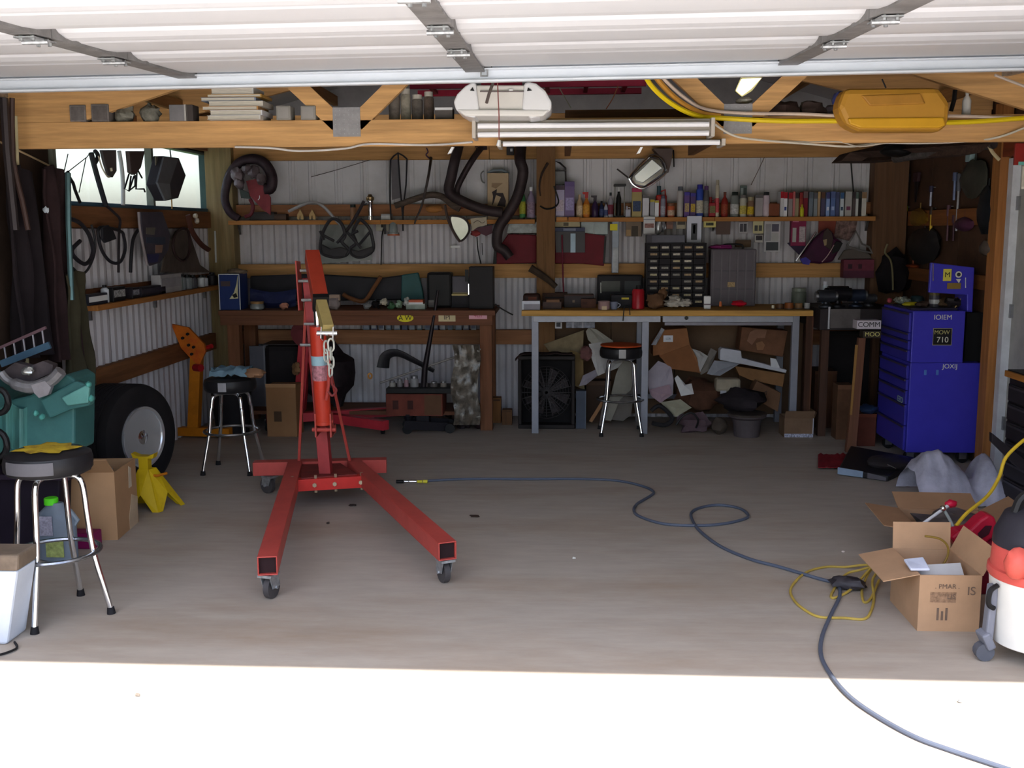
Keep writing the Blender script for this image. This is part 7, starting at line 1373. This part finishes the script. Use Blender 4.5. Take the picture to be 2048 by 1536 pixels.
# books stack
zz = CHT
for k, (x0_, x1_, t_, c_, nm, rot) in enumerate(((414, 520, .022, (200, 196, 190), 'ragged white magazine at the bottom of the stack', 0), (420, 524, .026, (206, 206, 210), 'white thick magazine second from the stack bottom', -2), (405, 516, .02, (176, 130, 80), 'tan and orange thin book in the stack middle', 1), (418, 526, .026, (196, 190, 180), 'cream book under the curved grey magazine', 2), (403, 512, .018, (130, 140, 160), 'grey-blue curved magazine near the stack top', -2), (416, 524, .016, (176, 136, 70), 'golden brown rolled chart on the stack', 1), (424, 508, .036, (190, 190, 186), 'thick grey-white book on top of the stack', 0))):
    a = P(x0_, 200, 5.75).x; b = P(x1_, 200, 5.75).x; r = thing('magazine', nm, 'book', ((a+b)/2, 5.85, zz), 'books stacked on the truss')
    MB().box((a, 5.75, zz+.0015), (b-.008, 5.95, zz+t_-.002)).build('pages', mat((200, 194, 180), .8, var=.25, sc=40, stretch=(.3, 1, 12)), r)
    MB().box((a-.003, 5.745, zz+t_-.002), (b, 5.955, zz+t_)).box((a-.003, 5.745, zz), (b, 5.955, zz+.0015)).box((b-.008, 5.745, zz+.0015), (b, 5.955, zz+t_-.002)).build('cover', plain(c_, .5), r); zz += t_+.001
# jars and boxes further right
for k, (x0_, x1_, py, c_, nm) in enumerate(((778, 800, 180, (120, 112, 104), 'grey glass jar with pale lid behind the truss web'), (802, 822, 178, (150, 144, 130), 'tall cream jar on the loft plank'), (824, 846, 190, (104, 98, 92), 'squat grey jar on the loft plank'), (848, 868, 184, (96, 84, 76), 'brown can on the loft plank'))):
    q = P((x0_+x1_)/2, 230, 5.95); q.z = CHT; hh = P(x0_, py, 5.95).z-CHT; rr = (x1_-x0_)*.5*5.95/2100; r = thing('storage_jar', nm, 'jar', q, 'jars on the loft plank')
    MB().lathe([(rr, 0), (rr, hh*.78), (rr*.8, hh*.84)], q, n=16).build('body', plain(c_, .3, var=.3, sc=20), r, smooth=True); MB().lathe([(rr*.85, hh*.84), (rr*.85, hh), (0, hh)], q, n=16).build('lid', plain((170, 166, 156), .4), r)
onchord('paint_tray', 'dark flat tray edge with white rim beside the opener', 'tray', (870, 215, 905, 232), mat((90, 84, 80), .6), y=5.86, parts=[('white_rim', 0, 0, 1, .2, WHITE)])
r = thing('ladder', 'red-railed item lying high across the trusses', 'ladder', (0, 6.6, 2.5)); a = P(820, 172, 6.3); b = P(1292, 166, 6.3)
MB().bar(a, b, .03, .035).build('rail', mat((150, 34, 60), .5), r); MB().bar(a+Vector((0, .35, 0)), b+Vector((0, .35, 0)), .03, .035).build('rail', mat((150, 34, 60), .5), r)
for i in range(6): q = a.lerp(b, (i+.5)/6); MB().bar(q, q+Vector((0, .35, 0)), .025, .02).build('rung', mat((120, 40, 50), .5), r)
r = thing('loft_board', 'wide brown sheet of boards stored behind the opener', 'board', (.5, 6.6, 2.3)); a = P(1098, 226, 6.6); b = P(1380, 226, 6.6)
for x in (a.x+.1, b.x+.1): MB().box((x, 5.841, CHT-.09), (x+.04, 7.5, CHT-.001)).build('joist', wood((112, 78, 52), 'y'), r)
for i in range(3): MB().box((a.x, 6.2+i*.42, CHT+.0), (b.x+.3, 6.61+i*.42, CHT+.018)).build('board', wood((112, 78, 52), 'x'), r)
for i in range(2): MB().box((a.x+.1, 6.9+i*.15, CHT+.02), (b.x+.2, 6.95+i*.15, CHT+.16)).build('upright_board', wood((126, 92, 68), 'x'), r)
for k, pts in enumerate(([(1118, 175), (1130, 196), (1142, 216)], [(1236, 172), (1226, 196), (1212, 218)])): line('wire', ('pale' if k == 0 else 'rusty')+' wire hanging before the stored boards', 'wire', pts, 6.19, .003, mat(((150, 150, 130), (150, 90, 60))[k], .5), k=2, n=5)
# garage door opener
r = thing('door_opener', 'white garage door opener with two lamp lenses hanging below the roof', 'door opener', P(1003, 230, 5.45)); OW = mat((214, 210, 204), .45, var=.03); yo = 5.42
def py_(l, y=yo): return [P(a, b, y) for a, b in l]
MB().prism(py_([(950, 170), (1052, 170), (1054, 230), (948, 230)]), (0, .34, 0)).build('housing', OW, r, bevel=.008)
MB().prism(py_([(952, 166), (946, 163), (930, 172), (914, 188), (907, 204), (912, 220), (930, 232), (950, 236), (958, 218)], yo-.015), (0, .3, 0)).build('lamp_lens', mat((224, 224, 226), .3, var=.02), r, bevel=.02)
MB().prism(py_([(1048, 166), (1056, 163), (1072, 166), (1090, 180), (1104, 204), (1102, 220), (1086, 232), (1060, 237), (1044, 218)], yo-.015), (0, .3, 0)).build('lamp_lens', mat((224, 224, 226), .3, var=.02), r, bevel=.02)
MB().prism(py_([(912, 218), (1100, 219), (1086, 233), (930, 232)], yo-.022), (0, .31, 0)).build('lower_shell', mat((220, 218, 214), .4, var=.02), r, bevel=.01)
for pts in ([(940, 181), (945, 174), (949, 182)], [(1054, 182), (1056, 175), (1064, 181)]): MB().prism(py_(pts, yo-.02), (0, .01, 0)).build('dark_vent', BLK, r)
MB().box((P(1018, 180, yo).x, yo-.012, P(1018, 184, yo).z), (P(1026, 180, yo).x, yo+.001, P(1018, 179, yo).z)).build('button', WHITE, r)
MB().bar(P(960, 183, yo-.01), P(1048, 183, yo-.01), .006, .006).build('wire_line', mat((120, 110, 110), .5), r)
MB().bar(Vector((P(985, 180, yo).x, yo+.1, 2.405)), Vector((-.37, 3.3, 2.42)), .05, .03).build('rail', GALV, r)
for sx in (-.12, .12): MB().bar(Vector((P(1000, 160, yo).x+sx, yo+.15, 2.36)), Vector((P(1000, 160, yo).x+sx*1.3, yo+.17, 3.05)), .03, .004, up=(0, 1, 0)).build('hanger_strap', GALV, r)
line('door_arm', None, None, [(986, 166, 5.3), (978, 188, 5.3), (973, 206, 5.32)], 5.3, .008, mat((90, 80, 76), .5), parent=r, k=2)
line('bracket', None, None, [(962, 138), (962, 152), (975, 152), (975, 138)], 5.06, .005, GALV, parent=r, k=1)
r = thing('release_cord', 'thin red release cord with a small white pull below the opener', 'cord', P(998, 290, 5.3)); MB().tube([P(995, 165, 5.3), P(998, 230, 5.3), P(998, 282, 5.3)], .003, 6).build('cord', mat((140, 84, 80), .6), r, smooth=True); MB().cyl(P(998, 280, 5.3), P(996, 292, 5.3), .006, .01, 10).build('pull', WHITE, r, smooth=True)
# strip lights
def striplight(label, x0_, x1_, y0_, y1_, y, tubes):
    a = P(x0_, (y0_+y1_)/2, y); b = P(x1_, (y0_+y1_)/2, y); zt_ = P((x0_+x1_)/2, y0_, y).z; zb_ = P((x0_+x1_)/2, y1_, y).z; r = thing('strip_light', label, 'light', ((a.x+b.x)/2, y, zb_)); LW = mat((186, 178, 168), .35, var=.02)
    MB().prism([(a.x, y-.05, zb_+.02), (a.x, y-.02, zt_), (a.x, y+.09, zt_), (a.x, y+.12, zb_+.02), (a.x, y+.1, zb_+.02), (a.x, y+.06, zb_+.04), (a.x, y+.01, zb_+.04), (a.x, y-.03, zb_+.02)], (b.x-a.x, 0, 0)).build('housing', LW, r)
    for k in range(tubes): zz_ = zb_+.018+k*.045; yy = y-.06; MB().cyl((a.x+.03, yy, zz_), (b.x-.03, yy, zz_), .014, n=12).build('tube', mat((236, 236, 240), .25, var=0), r, smooth=True)
    for x in (a.x, b.x-.02): MB().box((x, y-.075, zb_), (x+.02, y+.11, zt_+.001)).build('end_cap', LW, r, bevel=.003)
    return r
striplight('white twin-tube strip light fixed along the front of the truss', 946, 1426, 240, 277, 5.66, 2)
r = striplight('second thinner strip light hung lower behind the first', 996, 1447, 281, 295, 5.76, 1)
for k, (x, y) in enumerate(((900, 296), (1278, 296))): solid(MB().prism([P(x-5, y+12, 5.7), P(x+3, y-2, 5.7), P(x+8, y-2, 5.7), P(x+2, y+10, 5.7)], (0, .03, 0)), 'lamp_clip', ('white clip dangling at the left end of the first strip light', 'white pull tab hanging under the strip lights')[k], 'clip', WHITE)
# glowing bare lamp up in the roof
r = thing('roof_lamp', 'bright glowing lamp tilted beyond the right truss web', 'lamp', P(1495, 172, 6.2)); MB().prism([P(x, y, 6.2) for x, y in ((1484, 158), (1523, 156), (1502, 178), (1486, 190), (1474, 180))], (0, .03, 0)).build('diffuser', mat((255, 246, 190), .5, var=0, emis=2.2), r); MB().prism([P(x, y, 6.235) for x, y in ((1482, 154), (1527, 152), (1504, 182), (1484, 194), (1470, 182))], (0, .03, 0)).build('housing', mat((180, 176, 160), .4), r)
MB().bar(P(1500, 156, 6.25), P(1500, 60, 6.25), .01, .01, up=(0, 1, 0)).build('hanger', GALV, r)
# yellow tray hung over chord and other right hand junk
r = thing('yellow_tray', 'large orange-yellow plastic tray hooked over the truss', 'tray', P(1790, 250, 5.62)); yt = 5.6
a = [(1690, 176), (1880, 174), (1902, 206), (1898, 252), (1880, 262), (1720, 262), (1692, 250), (1676, 215)]
MB().prism([P(*p, yt) for p in a], (0, .16, 0)).build('shell', mat((190, 138, 52), .45, var=.06), r, bevel=.03)
MB().prism([P(*p, yt-.012) for p in ((1696, 236), (1888, 234), (1892, 250), (1878, 256), (1722, 256), (1700, 248))], (0, .02, 0)).build('yellow_lip', mat((214, 160, 40), .4, var=.05), r, bevel=.008)
MB().prism([P(*p, yt-.008) for p in ((1722, 190), (1842, 186), (1852, 208), (1740, 212))], (0, .02, 0)).build('raised_panel', mat((178, 126, 50), .45), r, bevel=.008)
line('wire_seam', None, None, [(1764, 158), (1772, 176)], yt, .004, BLK, parent=r, k=1)
# the yellow and white hoses
line('yellow_hose', 'yellow hose swooping from the roof along the right half of the truss', 'hose', [(1282, 130, 5.4), (1300, 168, 5.5), (1340, 205, 5.6), (1390, 230, 5.7), (1440, 236, 5.76), (1560, 242, 5.77), (1680, 242, 5.77), (1900, 245, 5.77), (2048, 236, 5.77), (2150, 228, 5.77)], 5.7, .013, mat((226, 196, 30), .4, var=.03))
line('orange_hose', 'tan orange hose running beside the yellow hose bend', 'hose', [(1296, 130, 5.5), (1320, 165, 5.55), (1356, 200, 5.65), (1400, 225, 5.74), (1440, 232, 5.77)], 5.7, .014, mat((196, 140, 60), .5))
line('white_cable', 'thick white cable laid above the yellow hose on the truss', 'cable', [(1305, 130, 5.45), (1330, 160, 5.55), (1370, 196, 5.68), (1410, 218, 5.76), (1480, 226, 5.77), (1600, 228, 5.77), (1700, 232, 5.77), (1900, 232, 5.775), (2048, 236, 5.775), (2150, 232, 5.775)], 5.7, .009, mat((206, 186, 170), .5))
line('white_cable', 'white looping cable drooping from the strip light end to the far right', 'cable', [(1428, 248, 5.66), (1470, 272, 5.7), (1530, 281, 5.75), (1620, 288, 5.8), (1700, 293, 5.85), (1760, 286, 5.9), (1860, 286, 5.85), (1980, 278, 5.8), (2048, 256, 5.77)], 5.7, .006, mat((206, 198, 184), .5))
line('white_cable', 'second thin white cable tangled under the right truss half', 'cable', [(1560, 282, 5.79), (1620, 284, 5.8), (1680, 284, 5.8), (1720, 293, 5.85), (1780, 284, 5.85)], 5.75, .004, mat((196, 186, 170), .5))
line('white_cable', 'white cable sagging below the left half of the truss', 'cable', [(470, 294, 5.79), (540, 296, 5.79), (600, 302, 5.79), (690, 297, 5.79), (740, 288, 5.79), (860, 290, 5.79), (945, 284, 5.7)], 5.79, .006, mat((210, 204, 200), .5))
line('white_cable', 'white cable at the top right corner under the door', 'cable', [(1990, 150, 5.5), (2048, 172, 5.55), (2120, 196, 5.6)], 5.5, .007, mat((206, 190, 176), .5))
line('rope', 'tan rope stretched from the door side to the window corner', 'rope', [(-120, 232, 5.2), (0, 284, 5.7), (60, 312, 6.0), (108, 336, 6.3)], 5.7, .006, mat((190, 166, 130), .8), k=3)
for k, (x0_, x1_, y0_, y1_, c_, nm) in enumerate(((1472, 1504, 196, 206, (206, 200, 186), 'white oval dish on the loft beyond the web'), (1478, 1532, 210, 222, (190, 186, 170), 'cream rumpled cloth on the truss'), (1532, 1600, 192, 221, (66, 50, 46), 'dark brown bundle on the truss'), (1600, 1650, 194, 222, (72, 58, 54), 'dark grey bundle beside the brown bundle'), (1648, 1674, 200, 222, (92, 84, 92), 'small lilac-grey bundle near the yellow tray'))):
    q = P((x0_+x1_)/2, (y0_+y1_)/2, 5.93); rx_ = (x1_-x0_)*5.9/4200; rz_ = (y1_-y0_)*5.9/4200; q.z = CHT+rz_*1.1 if k else q.z; solid(MB().blob(q, (rx_, .07, rz_*1.15), k+40, .25), 'bundle', nm, 'bundle', plain(c_, .8, var=.25), smooth=True)
solid(MB().blob(P(1680, 200, 5.82), (.042, .04, .045), 3, .12), 'blue_ball', 'blue crumpled ball beside the yellow tray', 'ball', mat((70, 76, 140), .4, var=.2), smooth=True)
bottle(1921, 17, 182, 'bottle', (200, 200, 196), (186, 190, 186), 'white squared bottle on the truss right of the yellow tray', None, y=5.86, zs=CHT-.001, grp=None)
line('dark_rod', 'dark rods leaning beside the white bottle on the truss', 'rod', [(1902, 222), (1908, 200), (1910, 180)], 5.88, .012, BLK, k=1)

# ================================================================ SIDE WALL, HANGING THINGS
def lh(name, label, cat, pts, X, rad, m, k=5, n=7, closed=False, parent=None, flat=1.0):
    pp = [PX(p[0], p[1], X) for p in pts]; pp = cr(pp, k, closed) if k > 1 else pp
    mb = MB().tube(pp, rad, n, closed=closed, flat=flat)
    return mb.build(name, m, parent, smooth=True) if parent is not None else solid(mb, name, label, cat, m, smooth=True)
XH = -2.93
lh('steel_pole', 'tall teal-grey pole standing before the window corner', 'pole', [(136, 346), (137, 450), (143, 600)], -2.85, .016, mat((84, 112, 116), .4, .4), k=1)
r = thing('folded_lamp', 'black folded lamp arm hanging from a wire at the window', 'lamp', PX(135, 400, XH))
for pts, rr in (([(118, 362), (136, 345), (130, 365), (124, 372)], .012), ([(134, 348), (146, 366), (150, 380), (160, 405)], .01), ([(120, 366), (128, 380), (132, 396)], .01), ([(134, 352), (134, 410)], .014)): lh('arm', None, None, pts, XH, rr, BLK, parent=r, k=2)
for k, pts in enumerate(([(138, 342), (174, 314), (180, 306)], [(128, 344), (136, 308)], [(172, 316), (158, 385)])): lh('hanger_wire', None, None, pts, XH, .003, BLK, parent=r, k=1)
lh('black_strut', 'slanting black strut crossing the window', 'strut', [(182, 306), (188, 330), (198, 366), (211, 410)], XH, .017, mat((36, 38, 44), .5), k=2)
lh('black_strut', 'thin black strap curling from the sill to the rings', 'strap', [(211, 410), (228, 425), (240, 440), (238, 470), (237, 545)], XH, .009, mat((46, 40, 44), .6))
lh('grey_hook', 'grey hook at the top of the slanting black strut', 'hook', [(190, 302), (196, 312), (190, 326)], XH, .014, mat((44, 44, 48), .5))
def lp(nm, pts, X, t, m, parent, bev=.004): return MB().prism([PX(a, b, X) for a, b in pts], (t, 0, 0)).build(nm, m, parent, bevel=bev)
r = thing('saw_blade', 'rounded dark guitar-neck shaped plate with pale edge hung at the window', 'plate', PX(212, 340, XH)); lp('plate', [(198, 300), (204, 325), (212, 350), (220, 355), (228, 342), (227, 300)], XH, .02, mat((72, 68, 68), .5), r); lh('pale_edge', None, None, [(197, 312), (204, 335), (214, 352), (219, 354)], XH+.03, .005, mat((200, 190, 170), .5), parent=r); lh('cream_dot', None, None, [(222, 336), (223, 342)], XH+.03, .008, mat((206, 200, 180), .5), parent=r, k=1)
lh('white_strip', 'pale curved strip hanging down across the window', 'strip', [(238, 302), (244, 340), (246, 380), (246, 410)], XH-.03, .014, mat((176, 180, 180), .5), k=3)
r = thing('bracket_bundle', 'brown and black bracket bundle with open loops hung at the window', 'bracket', PX(266, 340, XH)); BBm = mat((66, 56, 54), .6, var=.2)
lp('body', [(250, 302), (254, 345), (262, 350), (274, 335), (282, 302)], XH, .03, BBm, r)
for pts in ([(258, 348), (249, 378), (258, 382), (268, 352)], [(262, 352), (258, 382), (270, 372), (270, 350)], [(274, 340), (272, 378), (288, 378), (290, 384)], [(272, 334), (284, 356)]): lh('loop', None, None, pts, XH+.01, .006, BLK, parent=r, k=1)
r = thing('speaker_housing', 'hexagonal dark grey angled housing hanging at the window', 'housing', PX(342, 355, -2.9)); HX = mat((92, 94, 100), .5, var=.12)
A_ = [PX(x, y, -2.86) for x, y in ((358, 315), (372, 351), (357, 395), (338, 402), (325, 372), (340, 340))]
MB().prism([PX(x, y, -2.88) for x, y in ((328, 312), (358, 316), (372, 351), (357, 396), (331, 402), (314, 369))], (-.08, 0, 0)).build('shell', mat((52, 50, 56), .5), r, bevel=.004)
MB().prism([PX(x, y, -2.865) for x, y in ((329, 313), (357, 317), (340, 368), (315, 365))], (-.014, 0, 0)).build('upper_face', HX, r); MB().prism([PX(x, y, -2.865) for x, y in ((315, 365), (340, 368), (343, 396), (331, 401))], (-.014, 0, 0)).build('lower_face', mat((112, 116, 122), .45), r)
lh('hanger_wire', None, None, [(343, 396), (344, 418)], -2.9, .005, mat((190, 150, 90), .6), parent=r, k=1); lh('hanger_wire', None, None, [(340, 300), (342, 316)], -2.9, .005, BLK, parent=r, k=1)
lp0 = thing('tan_flag', 'small olive square tag hung beside the window mullion', 'tag', PX(315, 325, XH)); lp('square', [(309, 312), (320, 314), (320, 337), (310, 337)], XH, .01, mat((96, 90, 78), .7), lp0); lp('pale_corner', [(318, 312), (324, 314), (322, 337), (319, 337)], XH+.012, .004, mat((200, 196, 186), .7), lp0)
# rings / belts / hoses
for k, (pts, rr, nm, c_) in enumerate((
 ([(142, 438), (160, 446), (178, 470), (186, 500), (180, 520), (168, 528), (150, 515), (144, 500), (160, 482)], .013, 'black fan belt loop nearest the teal-grey pole', (42, 40, 46)),
 ([(200, 455), (198, 480), (206, 505), (222, 524), (240, 524), (250, 500), (248, 475), (240, 462)], .011, 'round black hose loop in the middle of the side wall', (40, 38, 44)),
 ([(350, 470), (346, 492), (352, 512), (366, 522), (376, 512), (380, 490), (376, 462), (362, 458)], .011, 'brown-black narrow loop nearest the corner post', (56, 40, 40)),
 ([(276, 460), (266, 480), (262, 520), (261, 545)], .012, 'long black hose hanging straight beside the pale guard', (34, 34, 40)),
 ([(183, 450), (190, 480), (188, 510), (175, 540), (160, 548), (146, 536)], .008, 'thin black cable curve under the first fan belt', (50, 50, 54)))):
    lh('hanging_hose', nm, 'hose', pts, XH, rr, plain(c_, .6), closed=(k in (1, 2)))
solid(MB().prism([PX(x, y, XH+.03) for x, y in ((200, 456), (212, 450), (222, 462), (228, 478), (206, 486), (200, 478))], (.02, 0, 0)), 'dark_pad', 'dark teardrop pad inside the round black hose loop', 'pad', mat((36, 36, 42), .7), bevel=.006)
r = thing('fender_guard', 'long pale-edged grey guard with coloured patches hung on the side wall', 'guard', PX(305, 480, XH)); lp('guard', [(278, 424), (322, 424), (338, 470), (334, 500), (318, 525), (298, 532), (286, 500)], XH, .012, mat((72, 68, 80), .6, var=.2), r); lh('pale_edge', None, None, [(277, 424), (280, 460), (288, 500), (294, 530)], XH+.03, .009, mat((150, 140, 144), .5), parent=r, k=3)
for pts, c_ in (([(292, 455), (310, 455), (308, 470), (292, 468)], (106, 100, 92)), ([(292, 474), (330, 474), (330, 488), (292, 486)], (58, 66, 84)), ([(311, 490), (325, 490), (323, 505), (311, 506)], (140, 110, 96)), ([(294, 508), (318, 508), (314, 524), (298, 526)], (56, 56, 96))): lp('patch', pts, XH+.014, .004, plain(c_, .6), r, 0)
solid(MB().prism([PX(x, y, -2.95) for x, y in ((350, 462), (375, 460), (398, 530), (420, 545), (320, 545), (330, 500))], (.01, 0, 0)), 'canvas_sheet', 'brown-grey canvas sheet spread behind the narrow loop', 'sheet', mat((86, 76, 70), .85, var=.2))
lh('leather_strap', 'reddish brown strap slanting beside the narrow loop', 'strap', [(376, 430), (384, 462), (402, 488), (418, 500)], XH+.02, .012, mat((84, 52, 44), .7), flat=1.8)
lh('white_tube', 'slim white tube standing at the corner post', 'tube', [(430, 462), (432, 525)], -2.965, .008, mat((196, 200, 200), .3), k=1)
r = thing('door_latch', 'small bright cream latch on the girt below the window', 'latch', PX(390, 438, -2.95)); MB().blob(PX(391, 432, -2.93), (.02, .02, .02), 2, .2).build('knob', mat((210, 200, 180), .4), r, smooth=True); MB().blob(PX(394, 442, -2.93), (.02, .02, .022), 5, .2).build('body', mat((200, 190, 176), .4), r, smooth=True)
# things on the side shelf
zsS = 1.186
def onside(name, label, cat, px0, px1, py0, m, parts_m=None, X=-2.97, dep=.07, kind='box'):
    a = PX(px0, 560, X); b = PX(px1, 560, X); h_ = PX((px0+px1)/2, py0, X).z-zsS; r = thing(name, label, cat, ((a+b)/2).to_2d().to_3d()+Vector((0, 0, zsS)))
    if kind == 'box': MB().box((X, a.y, zsS), (X+dep, b.y, zsS+h_)).build('body', m, r, bevel=.003); MB().box((X+dep, a.y+.01, zsS+h_*.3), (X+dep+.003, b.y-.01, zsS+h_*.8)).build('label', parts_m or WHITE, r)
    else: c_ = (a+b)/2; rr = min((b.y-a.y)/2, .04); MB().lathe([(rr, 0), (rr, h_*.75), (rr*.5, h_*.85)], (X+.035, c_.y, zsS), n=12).build('body', m, r, smooth=True); MB().lathe([(rr*.55, h_*.85), (rr*.55, h_), (0, h_)], (X+.035, c_.y, zsS), n=10).build('cap', parts_m or BLK, r)
onside('dark_box', 'flat dark box at the near end of the side shelf', 'box', 152, 192, 588, mat((40, 42, 52), .6)); onside('chrome_bottle', 'slim bright bottle on the near part of the side shelf', 'bottle', 194, 201, 570, mat((200, 206, 214), .3), BLK, kind='cyl')
onside('black_box', 'black box with white lettering on the side shelf', 'box', 204, 229, 574, BLK, mat((150, 150, 150), .6, var=.8, sc=90)); onside('black_box', 'small black box with a pale mark after the lettered one', 'box', 244, 258, 575, mat((34, 30, 36), .5), mat((130, 130, 140), .6, var=.6, sc=70))
onside('black_tray', 'low dark heap of parts in the shelf middle', 'tray', 262, 312, 572, mat((36, 34, 42), .6), mat((50, 46, 56), .6))
onside('white_carton', 'large white carton on the far part of the side shelf', 'box', 302, 345, 548, mat((160, 158, 160), .6), mat((146, 144, 148), .6))
for k, (x0_, x1_, nm) in enumerate(((347, 352, 'first'), (353, 358, 'second'), (362, 370, 'third'), (374, 380, 'fourth'), (391, 396, 'fifth'), (398, 403, 'sixth'))): onside('small_bottle', nm+' small pale bottle beyond the white carton on the side shelf', 'bottle', x0_, x1_, 548+k*.6, mat(((130, 140, 136), (120, 126, 130), (110, 116, 120), (70, 70, 76), (190, 196, 200), (176, 180, 186))[k], .35), BLK, kind='cyl')
onside('dark_can', 'dark can at the corner end of the side shelf', 'can', 408, 424, 545, mat((40, 36, 40), .5), DK, kind='cyl')
for k, (x0_, x1_, c_) in enumerate(((276, 291, (50, 84, 130)), (293, 308, (150, 146, 136)))): a = PX(x0_, 600, -2.96); b = PX(x1_, 600, -2.96); solid(MB().box((XL+.025, a.y, PX(x0_, 606, -2.96).z), (XL+.04, b.y, PX(x0_, 590, -2.96).z)), 'hung_card', ('blue', 'cream')[k]+' card taped below the side shelf', 'card', plain(c_, .6), bevel=.002)
# garments and rods near the opening, left
def cloth(label, X, y0_, y1_, z0_, z1_, m, sd, name='work_coat'):
    return solid(MB().grid(lambda u, v: Vector((X+.05*math.sin(u*14+sd)*(.3+.7*v)+.03*noise.noise(Vector((u*4, v*3, sd))), y0_+(y1_-y0_)*(u*(.75+.25*v)+.12*(1-v)), z1_+(z0_-z1_)*v-(.06*abs(u-.5) if v < .1 else 0))), 22, 14, .012), name, label, 'coat', m, smooth=True)
cloth('dark coverall hanging nearest the garage opening', -2.93, 5.5, 5.85, .95, 2.0, mat((30, 24, 28), .9, var=.2), 1)
cloth('long brown-black coat hanging beside the window edge', -2.90, 5.86, 6.16, .9, 2.02, mat((44, 30, 32), .9, var=.25), 2)
cloth('olive drab jacket hanging low against the dark wall', -2.86, 5.98, 6.28, .72, 1.42, mat((58, 54, 40), .9, var=.2), 3, 'jacket')
line('yardstick', 'long pale wooden pole standing against the dark wall', 'pole', [(31, 232, 5.7), (38, 420, 5.7), (48, 600, 5.7), (56, 760, 5.7)], 5.7, .010, mat((196, 186, 150), .6), k=1)
line('track_post', 'dark galvanised door track post at the left edge', 'post', [(8, 196, 5.55), (14, 300, 5.55), (30, 460, 5.55)], 5.55, .022, mat((60, 54, 56), .5, .4), k=1); line('track_post', 'brown slanting pipe beside the galvanised track post', 'pipe', [(24, 196, 5.6), (26, 320, 5.6), (44, 400, 5.6), (56, 460, 5.6)], 5.6, .014, mat((70, 52, 48), .5), k=2)
for k, (x, y) in enumerate(((62, 398), (92, 420))): solid(MB().blob(P(x, y, 5.85), (.018, .01, .018), k, .3, 8, 6), 'badge', ('small bright badge on the dark coverall', 'tiny pale button on the brown-black coat')[k], 'badge', mat((190, 200, 210), .4))
